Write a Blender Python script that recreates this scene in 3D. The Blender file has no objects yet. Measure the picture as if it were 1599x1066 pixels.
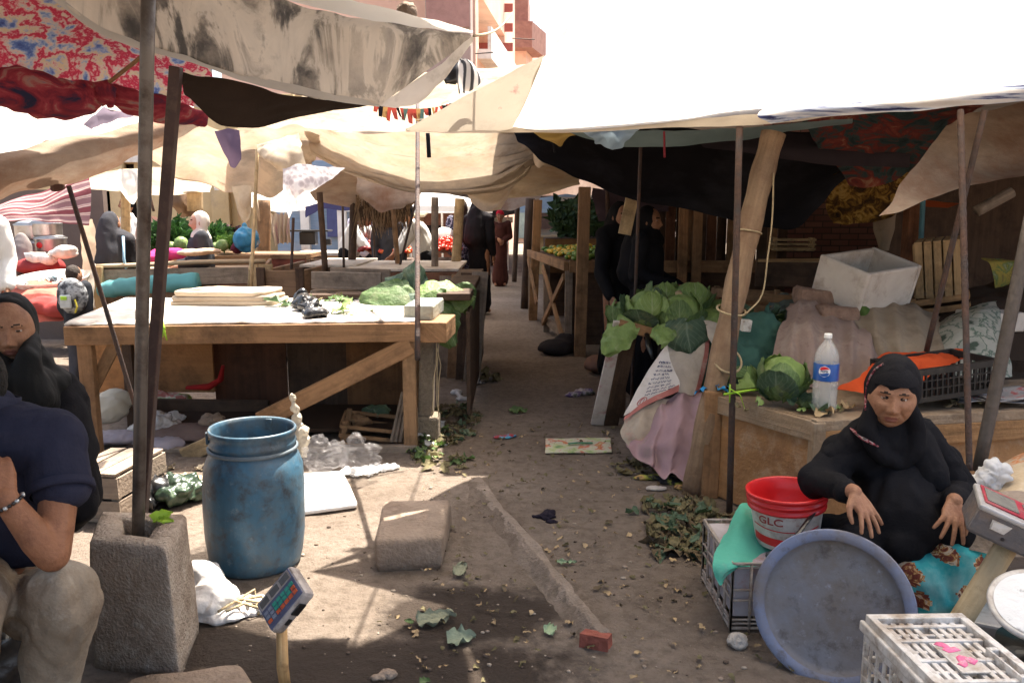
import bpy, bmesh, math, random
from mathutils import Vector as V, Matrix, noise
random.seed(7)
S = bpy.context.scene
C = S.collection
R_ = random.uniform
PI = math.pi
rad = math.radians
# ------------------------------------------------------------------ camera
CAMZ, PITCH, F = 1.5, rad(9), 1244.0
cp, sp = math.cos(PITCH), math.sin(PITCH)
cam = bpy.data.cameras.new('camera'); cam.lens = 28; cam.sensor_width = 36
cam.clip_start = 0.05; cam.clip_end = 2000
co = bpy.data.objects.new('camera', cam); C.objects.link(co)
co.location = (0, 0, CAMZ); co.rotation_euler = (PI/2-PITCH, 0, 0)
S.camera = co
def ray(u, v):
    a = (u-799.5)/F; b = (533-v)/F
    return V((a, cp+b*sp, -sp+b*cp))
def P(u, v, Y):                       # point of a sight line at depth Y
    d = ray(u, v); return V((0, 0, CAMZ)) + d*(Y/d.y)
def Z(u, v, z=0.0):                   # point of a sight line at height z
    d = ray(u, v); return V((0, 0, CAMZ)) + d*((z-CAMZ)/d.z)
# ------------------------------------------------------------------ light
SUN_AZ, SUN_EL = rad(25.6), rad(67)     # azimuth to the right of the view
SUNV = V((math.sin(SUN_AZ)*math.cos(SUN_EL), math.cos(SUN_AZ)*math.cos(SUN_EL), math.sin(SUN_EL)))
sl = bpy.data.lights.new('sun', 'SUN'); sl.energy = 5.0; sl.angle = rad(0.55); sl.color = (1, .93, .82)
so = bpy.data.objects.new('sun', sl); C.objects.link(so)
so.rotation_euler = SUNV.to_track_quat('Z', 'Y').to_euler(); so.location = (0, 0, 30)
W = bpy.data.worlds.new('World'); S.world = W; W.use_nodes = True
nt = W.node_tree; bg = nt.nodes['Background']
sky = nt.nodes.new('ShaderNodeTexSky'); sky.sky_type = 'NISHITA'; sky.sun_disc = False
sky.sun_elevation = SUN_EL; sky.sun_rotation = SUN_AZ; sky.air_density = 1.2; sky.dust_density = 6.0; sky.ozone_density = 0.6
nt.links.new(sky.outputs[0], bg.inputs[0]); bg.inputs[1].default_value = 0.12
S.view_settings.view_transform = 'Standard'; S.view_settings.look = 'None'
S.view_settings.exposure = 1.95; S.view_settings.gamma = 1
S.render.engine = 'CYCLES'
try:
    S.cycles.use_denoising = True; S.cycles.max_bounces = 8; S.cycles.transparent_max_bounces = 12
    S.cycles.diffuse_bounces = 5; S.cycles.transmission_bounces = 8; S.cycles.sample_clamp_indirect = 8
    S.cycles.caustics_reflective = False; S.cycles.caustics_refractive = False
except Exception: pass
# ------------------------------------------------------------------ materials
MC = {}
def _n(t, typ, **kw):
    n = t.nodes.new(typ)
    for k, v in kw.items(): setattr(n, k, v)
    return n
def ramp(t, stops, interp='LINEAR'):
    r = t.nodes.new('ShaderNodeValToRGB'); e = r.color_ramp; e.interpolation = interp
    while len(e.elements) < len(stops): e.elements.new(0.5)
    for el, (p, c) in zip(e.elements, stops):
        el.position = p; el.color = (c[0], c[1], c[2], 1)
    return r
def scl(c, k): return tuple(min(1, x*k) for x in c)
def mk(name, cols, scale=(6, 6, 6), coord='Object', rough=.8, bump=.25, bscale=40, trans=0, spec=.3, metal=0,
       dirt=None, dist=.3, detail=7, interp='LINEAR', alpha=1, coat=0, pat=None, tcol=None):
    """noise driven colour + bump; dirt=(colour, amount, scale); trans = share of translucency (cloth, leaves)"""
    if name in MC: return MC[name]
    m = bpy.data.materials.new(name); m.use_nodes = True; t = m.node_tree; L = t.links.new
    b = t.nodes['Principled BSDF']; out = t.nodes['Material Output']
    tc = _n(t, 'ShaderNodeTexCoord'); mp = _n(t, 'ShaderNodeMapping'); L(tc.outputs[coord], mp.inputs[0])
    if not hasattr(scale, '__len__'): scale = (scale,)*3
    mp.inputs['Scale'].default_value = scale
    if isinstance(cols[0], (int, float)): cols = [(.25, scl(cols, .72)), (.5, cols), (.78, scl(cols, 1.22))]
    if pat == 'wave' or pat == 'bands':
        nz = _n(t, 'ShaderNodeTexWave'); nz.inputs['Scale'].default_value = 1
        nz.inputs['Distortion'].default_value = dist; nz.inputs['Detail'].default_value = 4; nz.inputs['Detail Scale'].default_value = 1.5
        nz.wave_type = 'BANDS'; nz.bands_direction = 'X' if pat == 'wave' else 'Y'; fac = nz.outputs['Fac']
    elif pat == 'voronoi':
        nz = _n(t, 'ShaderNodeTexVoronoi'); nz.inputs['Scale'].default_value = 1
        wn = _n(t, 'ShaderNodeTexNoise'); wn.inputs['Scale'].default_value = 4; wn.inputs['Detail'].default_value = 4
        ad = _n(t, 'ShaderNodeMixRGB'); ad.blend_type = 'ADD'; ad.inputs[0].default_value = dist
        L(mp.outputs[0], wn.inputs[0]); L(mp.outputs[0], ad.inputs[1]); L(wn.outputs['Color'], ad.inputs[2]); L(ad.outputs[0], nz.inputs[0])
        fac = nz.outputs['Distance']
    else:
        nz = _n(t, 'ShaderNodeTexNoise'); nz.inputs['Scale'].default_value = 1; nz.inputs['Detail'].default_value = detail
        nz.inputs['Roughness'].default_value = .62; nz.inputs['Distortion'].default_value = dist; fac = nz.outputs['Fac']
    if pat != 'voronoi': L(mp.outputs[0], nz.inputs[0])
    r = ramp(t, cols, interp); L(fac, r.inputs[0]); col = r.outputs[0]
    if dirt:
        dl = dirt if isinstance(dirt, list) else [dirt]
        for i, (dc, amt, ds) in enumerate(dl):
            dn = _n(t, 'ShaderNodeTexNoise'); dn.inputs['Scale'].default_value = ds; dn.inputs['Detail'].default_value = 8
            dn.inputs['Roughness'].default_value = .7
            mp2 = _n(t, 'ShaderNodeMapping'); mp2.inputs['Location'].default_value = (3.1*i+1, 5.2*i, 1.7*i)
            L(tc.outputs['Object'], mp2.inputs[0]); L(mp2.outputs[0], dn.inputs[0])
            rr = ramp(t, [(max(0, .62-amt*.35), (0, 0, 0)), (min(1, .78-amt*.2), (1, 1, 1))]); L(dn.outputs['Fac'], rr.inputs[0])
            mx = _n(t, 'ShaderNodeMixRGB'); L(rr.outputs[0], mx.inputs[0]); L(col, mx.inputs[1]); mx.inputs[2].default_value = (*dc, 1)
            col = mx.outputs[0]
    L(col, b.inputs['Base Color'])
    b.inputs['Roughness'].default_value = rough; b.inputs['Metallic'].default_value = metal
    b.inputs['Specular IOR Level'].default_value = spec; b.inputs['Coat Weight'].default_value = coat
    if alpha < 1: b.inputs['Alpha'].default_value = alpha
    if bump:
        bn = _n(t, 'ShaderNodeTexNoise'); bn.inputs['Scale'].default_value = bscale; bn.inputs['Detail'].default_value = 6
        L(tc.outputs['Object'], bn.inputs[0])
        bp = _n(t, 'ShaderNodeBump'); bp.inputs['Strength'].default_value = bump; bp.inputs['Distance'].default_value = .02
        mxh = _n(t, 'ShaderNodeMath', operation='ADD'); L(bn.outputs['Fac'], mxh.inputs[0]); L(fac, mxh.inputs[1])
        L(mxh.outputs[0], bp.inputs['Height']); L(bp.outputs[0], b.inputs['Normal'])
    if trans:
        tr = _n(t, 'ShaderNodeBsdfTranslucent')
        if tcol:
            tm = _n(t, 'ShaderNodeMixRGB', blend_type='MULTIPLY'); tm.inputs[0].default_value = 1
            L(col, tm.inputs[1]); tm.inputs[2].default_value = (*tcol, 1); L(tm.outputs[0], tr.inputs[0])
        else: L(col, tr.inputs[0])
        ms = _n(t, 'ShaderNodeMixShader'); ms.inputs[0].default_value = trans
        L(b.outputs[0], ms.inputs[1]); L(tr.outputs[0], ms.inputs[2]); L(ms.outputs[0], out.inputs[0])
    MC[name] = m; return m
def leafmat(name, base, vein, trans=.2):
    """leaf with a pale midrib and side veins (UV of leaf grids)"""
    m = mk(name, base, scale=12, rough=.55, bump=.4, bscale=50, trans=trans, tcol=(1, 1.15, .5), dirt=((.20, .20, .11), .25, 7)); t = m.node_tree; L = t.links.new
    uv = _n(t, 'ShaderNodeTexCoord'); sx = _n(t, 'ShaderNodeSeparateXYZ'); L(uv.outputs['UV'], sx.inputs[0])
    def mth(op, a, b=None, c=None):
        n = _n(t, 'ShaderNodeMath', operation=op)
        for i, x in enumerate((a, b, c)):
            if x is None: continue
            if isinstance(x, (int, float)): n.inputs[i].default_value = x
            else: L(x, n.inputs[i])
        return n.outputs[0]
    nz = _n(t, 'ShaderNodeTexNoise'); nz.inputs['Scale'].default_value = 9; L(uv.outputs['Object'], nz.inputs[0])
    au = mth('ABSOLUTE', mth('SUBTRACT', mth('MULTIPLY_ADD', nz.outputs['Fac'], .10, sx.outputs[0]), .55))
    rib = mth('SUBTRACT', 1, mth('MULTIPLY', au, 26)); ph = mth('ADD', mth('MULTIPLY', sx.outputs[1], 6.5), mth('MULTIPLY', au, -7))
    side = mth('MULTIPLY', mth('SUBTRACT', mth('ABSOLUTE', mth('SUBTRACT', mth('FRACT', ph), .5)), .40), 7)
    v = mth('MULTIPLY', mth('MAXIMUM', mth('MAXIMUM', rib, side), 0), .55); v = mth('MINIMUM', v, .75)
    for n in list(t.nodes):
        if n.type in ('BSDF_PRINCIPLED', 'BSDF_TRANSLUCENT'):
            k = 'Base Color' if n.type == 'BSDF_PRINCIPLED' else 'Color'; src = n.inputs[k].links[0].from_socket
            mx = _n(t, 'ShaderNodeMixRGB'); L(v, mx.inputs[0]); L(src, mx.inputs[1]); mx.inputs[2].default_value = (*vein, 1); L(mx.outputs[0], n.inputs[k])
    return m
def wood(name, c, dark=.45, rough=.75, dirt=None, k=1.0):
    return mk(name, [(.2, scl(c, dark)), (.45, scl(c, .85)), (.62, c), (.85, scl(c, 1.25))], scale=(1.6*k, 26*k, 26*k), coord='UV',
              rough=rough, bump=.35, bscale=60, dirt=dirt or (scl(c, .35), .45, 3.5), dist=1.2, detail=8)
def cloth(name, c, trans=.0, var=.8, dirt=None, rough=.9, scale=3, tcol=None, bump=.15):
    return mk(name, [(.25, scl(c, var)), (.6, c), (.85, scl(c, 1.1))], scale=scale, rough=rough, bump=bump, bscale=120, trans=trans,
              dirt=dirt, spec=.1, tcol=tcol)
# ------------------------------------------------------------------ mesh builder
class MB:
    def __init__(s): s.v = []; s.f = []; s.m = []; s.uv = []
    def add(s, vs, fs, m=0, uvs=None):
        o = len(s.v); s.v += [V(x) for x in vs]
        for i, f in enumerate(fs):
            s.f.append([o+k for k in f]); s.m.append(m if isinstance(m, int) else m[i])
            s.uv.append(uvs[i] if uvs else [(vs[k][0]+vs[k][2]*.31, vs[k][1]+vs[k][2]*.95) for k in f])
        return s
    def box(s, c, size, R=None, m=0, jit=0):
        c = V(c); hx, hy, hz = size[0]/2, size[1]/2, size[2]/2
        loc = [V((x*hx, y*hy, z*hz)) + V((R_(-jit, jit), R_(-jit, jit), R_(-jit, jit))) for x in (-1, 1) for y in (-1, 1) for z in (-1, 1)]
        ax = max(range(3), key=lambda i: size[i]); o1, o2 = [i for i in range(3) if i != ax]
        ou, ov = R_(0, 50), R_(0, 50)
        fs = [(0, 1, 3, 2), (4, 6, 7, 5), (0, 4, 5, 1), (2, 3, 7, 6), (0, 2, 6, 4), (1, 5, 7, 3)]
        uvs = [[(loc[k][ax]+ou, loc[k][o1]+loc[k][o2]*1.13+ov) for k in f] for f in fs]
        vs = [c + ((R @ p) if R else p) for p in loc]
        return s.add(vs, fs, m, uvs)
    def bar(s, a, b, w, h, up=(0, 0, 1), m=0, jit=0):
        a, b = V(a), V(b); d = b-a; L = d.length; x = d.normalized(); up = V(up)
        if abs(x.dot(up)) > .97: up = V((0, 1, 0))
        y = up.cross(x).normalized(); z = x.cross(y)
        R = Matrix((x, y, z)).transposed()
        return s.box((a+b)/2, (L, w, h), R, m, jit)
    def tube(s, pts, r, n=10, m=0, cap=True, flat=1.0):
        pts = [V(p) for p in pts]; k = len(pts)
        rr = list(r) if hasattr(r, '__len__') else [r]*k
        vs = []; prev = None; acc = 0; us = []
        for i, p in enumerate(pts):
            t = (pts[min(i+1, k-1)]-pts[max(i-1, 0)]).normalized()
            if prev is None:
                ref = V((0, 0, 1)) if abs(t.z) < .9 else V((1, 0, 0)); nx = (ref - t*ref.dot(t)).normalized()
            else: nx = (prev - t*prev.dot(t)).normalized()
            prev = nx; ny = t.cross(nx)
            if i: acc += (p-pts[i-1]).length
            us.append(acc)
            for j in range(n):
                a = 2*PI*j/n; vs.append(p + (nx*math.cos(a)*flat + ny*math.sin(a))*rr[i])
        fs = []; uvs = []; ou = R_(0, 50); c = 2*PI*max(rr)/n
        for i in range(k-1):
            for j in range(n):
                fs.append((i*n+j, i*n+(j+1) % n, (i+1)*n+(j+1) % n, (i+1)*n+j))
                uvs.append([(us[i]+ou, j*c), (us[i]+ou, (j+1)*c), (us[i+1]+ou, (j+1)*c), (us[i+1]+ou, j*c)])
        if cap:
            fs += [tuple(range(n))[::-1], tuple((k-1)*n+j for j in range(n))]
            uvs += [[(ou, j*c) for j in range(n)]]*2
        return s.add(vs, fs, m, uvs)
    def lathe(s, prof, c=(0, 0, 0), n=24, R=None, m=0, cap0=True, cap1=False, wob=0):
        c = V(c); vs = []; fs = []; uvs = []; ms = []
        for i, (r, z) in enumerate(prof):
            for j in range(n):
                a = 2*PI*j/n; w = 1 + (wob*math.sin(3*a+i) if wob else 0)
                p = V((r*w*math.cos(a), r*w*math.sin(a), z)); vs.append(c + (R @ p if R else p))
        mm = m if isinstance(m, (list, tuple)) else [m]*(len(prof)-1)
        for i in range(len(prof)-1):
            for j in range(n):
                fs.append((i*n+j, i*n+(j+1) % n, (i+1)*n+(j+1) % n, (i+1)*n+j)); ms.append(mm[i])
                uvs.append([(j/n, prof[i][1]), ((j+1)/n, prof[i][1]), ((j+1)/n, prof[i+1][1]), (j/n, prof[i+1][1])])
        if cap0: fs.append(tuple(range(n))[::-1]); ms.append(mm[0]); uvs.append([(0, 0)]*n)
        if cap1: fs.append(tuple((len(prof)-1)*n+j for j in range(n))); ms.append(mm[-1]); uvs.append([(0, 0)]*n)
        return s.add(vs, fs, ms, uvs)
    def grid(s, fn, nu, nv, m=0, su=1, sv=1):
        vs = [V(fn(i/(nu-1), j/(nv-1))) for j in range(nv) for i in range(nu)]; fs = []; uvs = []
        for j in range(nv-1):
            for i in range(nu-1):
                fs.append((j*nu+i, j*nu+i+1, (j+1)*nu+i+1, (j+1)*nu+i))
                uvs.append([(su*(i+a)/(nu-1), sv*(j+b)/(nv-1)) for a, b in ((0, 0), (1, 0), (1, 1), (0, 1))])
        return s.add(vs, fs, m, uvs)
    def ico(s, c, r, sub=2, amp=0, fr=3, R=None, m=0, seed=0):
        bm = bmesh.new(); bmesh.ops.create_icosphere(bm, subdivisions=sub, radius=1)
        if not hasattr(r, '__len__'): r = (r, r, r)
        c = V(c); vs = []
        for v in bm.verts:
            d = v.co.copy(); k = 1 + amp*(noise.noise(d*fr+V((seed*7.1, seed, 3)))) if amp else 1
            p = V((d.x*r[0], d.y*r[1], d.z*r[2]))*k
            vs.append(c + (R @ p if R else p))
        fs = [tuple(v.index for v in f.verts) for f in bm.faces]; bm.free()
        return s.add(vs, fs, m)
    def limb(s, pts, rr, n=12):
        """overlapping closed capsules, to be fused by remesh()"""
        pts = [V(p) for p in pts]
        rr = list(rr) if hasattr(rr, '__len__') else [rr]*len(pts)
        for p, r in zip(pts, rr): s.ico(p, r, 2)
        for i in range(len(pts)-1):
            if (pts[i+1]-pts[i]).length > 1e-4: s.tube([pts[i], pts[i+1]], [rr[i], rr[i+1]], n)
        return s
    def plank(s, pts, z0, z1, m=0):
        """prism over a ground polygon"""
        k = len(pts); vs = [(p[0], p[1], z0) for p in pts]+[(p[0], p[1], z1) for p in pts]
        fs = [tuple(range(k))[::-1], tuple(range(k, 2*k))]+[(i, (i+1) % k, (i+1) % k+k, i+k) for i in range(k)]
        return s.add(vs, fs, m)
    def bounds(s):
        return (V([min(v[i] for v in s.v) for i in range(3)]), V([max(v[i] for v in s.v) for i in range(3)]))
def catmull(pts, t):
    k = len(pts)-1
    if k == 0: return pts[0]
    x = min(max(t*k, 0), k-1e-6); i = int(x); f = x-i
    p1, p2 = pts[i], pts[i+1]; p0 = pts[i-1] if i else p1*2-p2; p3 = pts[i+2] if i+2 <= k else p2*2-p1
    return .5*((2*p1)+(p2-p0)*f+(2*p0-5*p1+4*p2-p3)*f*f+(3*p1-p0-3*p2+p3)*f*f*f)
def patch(mb, rows, nu=40, nv=20, amp=0, sc=(3, 3, 3), seed=0, m=0, fray=0, pleat=0, pf=0, su=1, sv=1, pv=0, pvf=0):
    """smooth cloth through rows of 3D control points, with wrinkles"""
    rows = [[V(p) for p in r] for r in rows]; off = V((seed*3.7, seed*1.3, seed*.7))
    def fn(u, v):
        p = catmull([catmull(r, u) for r in rows], v)
        if amp:
            q = V((p.x*sc[0], p.y*sc[1], p.z*sc[2]))+off
            d = noise.noise_vector(q)*amp + noise.noise_vector(q*2.7)*amp*.45
            p = p + d
        if pleat: p = p + V((0, pleat*math.sin(pf*u*PI+3*noise.noise(V((u*3, v, seed))))*(.4+.6*v), pleat*.4*math.cos(pf*u*PI)))
        if pv: p = p + V((0, -.8, .6))*(pv*math.sin(pvf*PI*v+2.2*noise.noise(V((u*2.2, v*2, seed))))*min(1, .15+u*2.5)*(.6+.6*noise.noise(V((u*4, v*5, seed+3)))))
        if fray and v > .999: p = p + V((0, 0, fray*noise.noise(V((u*40, seed, 0)))))
        return p
    return mb.grid(fn, nu, nv, m, su, sv)
# ------------------------------------------------------------------ objects
WL = {}
def tag(o, label=None, cat=None, group=None, kind=None):
    if label: o['label'] = label
    if cat: o['category'] = cat
    if group: o['group'] = group
    if kind: o['kind'] = kind
    return o
def thing(name, label, cat, loc, group=None):
    o = bpy.data.objects.new(name, None); C.objects.link(o); o.location = V(loc); WL[o] = V(loc)
    o.empty_display_size = .1
    return tag(o, label, cat, group)
def put(mb, name, mats, parent=None, label=None, cat=None, group=None, kind=None, smooth=False, bevel=0, solid=0, weld=False, loc=None, sub=0):
    if not isinstance(mats, (list, tuple)): mats = [mats]
    if parent is not None: o0 = WL[parent]
    elif loc is not None: o0 = V(loc)
    else:
        lo, hi = mb.bounds(); o0 = V(((lo.x+hi.x)/2, (lo.y+hi.y)/2, lo.z))
    me = bpy.data.meshes.new(name)
    me.from_pydata([tuple(v-o0) for v in mb.v], [], mb.f)
    for m in mats: me.materials.append(m)
    me.polygons.foreach_set('material_index', mb.m)
    if mb.uv:
        ul = me.uv_layers.new(name='UVMap'); flat = []
        for f in mb.uv:
            for q in f: flat += [q[0], q[1]]
        ul.data.foreach_set('uv', flat)
    if smooth: me.polygons.foreach_set('use_smooth', [True]*len(me.polygons))
    me.update()
    o = bpy.data.objects.new(name, me); C.objects.link(o)
    if parent is not None: o.parent = parent; WL[o] = o0.copy()
    else: o.location = o0; WL[o] = o0.copy()
    if weld: w = o.modifiers.new('weld', 'WELD'); w.merge_threshold = .0005
    if bevel: b = o.modifiers.new('bevel', 'BEVEL'); b.width = bevel; b.segments = 2; b.limit_method = 'ANGLE'
    if solid: q = o.modifiers.new('solid', 'SOLIDIFY'); q.thickness = solid; q.offset = 0
    if sub: q = o.modifiers.new('sub', 'SUBSURF'); q.levels = sub; q.render_levels = sub
    return tag(o, label, cat, group, kind)
def remesh(mb, voxel, smooth=4, wr=None):
    """fuse overlapping closed shapes into one continuous surface; wr=(amplitude, scale xyz, seed) wrinkles"""
    me = bpy.data.meshes.new('tmp'); me.from_pydata([tuple(v) for v in mb.v], [], mb.f); me.update()
    o = bpy.data.objects.new('tmp', me); C.objects.link(o)
    r = o.modifiers.new('r', 'REMESH'); r.mode = 'VOXEL'; r.voxel_size = voxel; r.adaptivity = 0
    if smooth: q = o.modifiers.new('s', 'SMOOTH'); q.iterations = smooth; q.factor = .5
    dg = bpy.context.evaluated_depsgraph_get(); dg.update()
    e = bpy.data.meshes.new_from_object(o.evaluated_get(dg))
    out = MB(); vs = [v.co.copy() for v in e.vertices]
    if wr:
        a, sc, sd = wr[:3]; off = V((sd*3.3, sd, sd*2.2))
        if len(wr) > 3:
            for v, p in zip(e.vertices, vs):            # sharp crumples
                q = V((p.x*sc[0], p.y*sc[1], p.z*sc[2]))+off; q = q+noise.noise_vector(q*1.3)*.5
                w1 = noise.voronoi(q)[0]; w2 = noise.voronoi(q*2.3)[0]
                p += v.normal*(a*(.55-1.1*w1[0]+.35*(w1[1]-w1[0]))+a*.5*(.4-w2[0]))
        else:
          for v, p in zip(e.vertices, vs):
            q = V((p.x*sc[0], p.y*sc[1], p.z*sc[2]))+off
            d = noise.noise(q)+.5*noise.noise(q*2.3)
            d = -abs(d)*1.4+.5 if wr[0] > 0 else d
            p += v.normal*(abs(a)*d)
    out.add(vs, [tuple(f.vertices) for f in e.polygons])
    C.objects.unlink(o); bpy.data.objects.remove(o); bpy.data.meshes.remove(me); bpy.data.meshes.remove(e)
    return out
def merge(a, b, m=0):
    o = len(a.v); a.v += b.v; a.f += [[k+o for k in f] for f in b.f]; a.m += [x+m for x in b.m]; a.uv += b.uv; return a
def paint(mb, fn):
    """material index per face by its centre (printed patterns and lips, not light)"""
    for i, f in enumerate(mb.f):
        c = V((0, 0, 0))
        for k in f: c += mb.v[k]
        r = fn(c/len(f))
        if r is not None: mb.m[i] = r
    return mb
def rot(x=0, y=0, z=0): return (Matrix.Rotation(rad(z), 3, 'Z') @ Matrix.Rotation(rad(y), 3, 'Y') @ Matrix.Rotation(rad(x), 3, 'X'))
def copy_tree(o, parent=None, name=None):
    c = o.copy(); C.objects.link(c)
    if parent is not None: c.parent = parent
    for ch in list(o.children): copy_tree(ch, c)
    return c
from mathutils.bvhtree import BVHTree
def hits(uvs, mb, off=.004):
    t = BVHTree.FromPolygons([tuple(v) for v in mb.v], mb.f); o = V((0, 0, CAMZ)); out = []
    for u, v in uvs:
        d = ray(u, v).normalized(); r = t.ray_cast(o, d)
        if r[0] is not None: out.append(r[0]-d*off)
    return out
def text_mesh(s, size, ext=.0015):
    cu = bpy.data.curves.new('t', 'FONT'); cu.body = s; cu.size = size; cu.extrude = ext; cu.align_x = 'CENTER'; cu.align_y = 'CENTER'; cu.offset = size*.018
    o = bpy.data.objects.new('t', cu); C.objects.link(o); dg = bpy.context.evaluated_depsgraph_get(); dg.update()
    e = bpy.data.meshes.new_from_object(o.evaluated_get(dg)); r = ([v.co.copy() for v in e.vertices], [tuple(f.vertices) for f in e.polygons])
    C.objects.unlink(o); bpy.data.objects.remove(o); return r
# ------------------------------------------------------------------ shared materials
WD = wood('wood_brown', (.30, .175, .09)); WDK = wood('wood_dark', (.092, .055, .035)); WDO = wood('wood_orange', (.32, .175, .085))
WDG = wood('wood_grey', (.30, .235, .18)); WDP = wood('wood_pale', (.50, .36, .20)); PLY = wood('plywood', (.36, .205, .10), dark=.62, k=.35)
RUST = mk('rusty_iron', (.085, .05, .038), scale=30, rough=.75, bump=.4, bscale=90, metal=.3, dirt=((.05, .045, .045), .6, 9))
STEEL = mk('dull_steel', (.16, .135, .115), scale=(2, 25, 25), coord='UV', rough=.5, metal=.6, bump=.1, dirt=((.06, .04, .03), .5, 8))
CREAM = cloth('cream_canvas', (.66, .545, .41), .25, .78, dirt=[((.40, .29, .19), .5, 1.3), ((.44, .36, .28), .5, 4), ((.25, .17, .11), .12, 2.2)], scale=1.6)
CREAM2 = cloth('pale_canvas', (.72, .62, .47), .33, .85, dirt=[((.45, .35, .25), .45, 1.5), ((.30, .22, .15), .12, 3)], scale=1.6)
WHITEC = cloth('white_canvas', (.82, .78, .70), .55, .93, dirt=((.6, .5, .4), .12, 2.5), scale=1.2)
BLACKC = cloth('black_canvas', (.016, .015, .018), .03, .6, dirt=((.035, .035, .042), .3, 1.3), scale=2)
BEIGEC = cloth('stained_beige_canvas', (.38, .29, .22), .16, .7, dirt=((.24, .13, .08), .35, 1.7), scale=(6, 6, 22))
ROPE = mk('rope', (.42, .33, .2), scale=60, rough=.95, bump=.5, bscale=200)
SKIN = mk('skin', [(.2, (.23, .108, .06)), (.5, (.31, .155, .088)), (.8, (.37, .20, .12))], scale=26, rough=.6, bump=.22, bscale=110, spec=.25, dirt=((.20, .085, .05), .3, 16))
SKIN2 = mk('skin_deep', [(.2, (.22, .095, .048)), (.8, (.32, .145, .078))], scale=22, rough=.58, bump=.2, bscale=130, spec=.25, dirt=((.17, .07, .04), .3, 18))
LIP = mk('lips', (.20, .075, .055), scale=30, rough=.5, bump=.1); BROW = mk('eyebrow', (.03, .018, .013), scale=60, rough=.9)
EYEW = mk('eye_white', (.40, .35, .31), scale=20, rough=.25, bump=0, spec=.5); IRIS = mk('iris', (.02, .011, .007), scale=60, rough=.15, bump=0, spec=.6)
BLK = cloth('black_cloth', (.011, .0105, .0125), 0, .6, scale=4, rough=.85)
CONC = mk('rough_concrete', [(.2, (.26, .205, .16)), (.5, (.36, .295, .235)), (.8, (.45, .38, .31))], scale=9, rough=.95, bump=.7, bscale=90, dirt=[((.17, .12, .085), .4, 3), ((.46, .40, .33), .3, 22)])
STONE = mk('dusty_stone', [(.2, (.19, .145, .11)), (.5, (.275, .21, .16)), (.8, (.34, .265, .205))], scale=8, rough=.95, bump=.6, bscale=60, dirt=((.12, .075, .05), .35, 4))
WPLAS = mk('white_plastic', (.62, .58, .53), scale=9, rough=.42, bump=.05, spec=.45, dirt=[((.33, .24, .17), .4, 5), ((.22, .16, .11), .25, 18)])
BAGP = mk('thin_white_bag', (.78, .77, .76), scale=8, rough=.28, bump=.2, trans=.45, spec=.5)
BLKP = mk('black_plastic', (.012, .012, .013), scale=8, rough=.28, bump=.25, bscale=14, spec=.55)
LEAF = leafmat('cabbage_leaf', [(.25, (.055, .10, .035)), (.5, (.10, .165, .055)), (.8, (.17, .25, .095))], (.30, .36, .20))
LEAFD = leafmat('outer_leaf', [(.25, (.038, .072, .046)), (.5, (.068, .115, .072)), (.8, (.12, .17, .105))], (.26, .32, .22))
CABB = mk('cabbage_head', [(.25, (.10, .165, .042)), (.5, (.185, .275, .08)), (.8, (.30, .37, .15))], scale=(9, 9, 4), rough=.5, bump=.8, bscale=24, trans=.1, dirt=((.34, .38, .2), .25, 11))
PALEL = leafmat('inner_leaf', [(.25, (.12, .19, .05)), (.5, (.20, .29, .085)), (.8, (.29, .37, .14))], (.42, .47, .27))
WILT = mk('wilted_leaf', [(.2, (.08, .065, .03)), (.5, (.165, .14, .07)), (.8, (.28, .24, .14))], scale=14, rough=.8, bump=.5, bscale=60, trans=.2)
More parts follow.
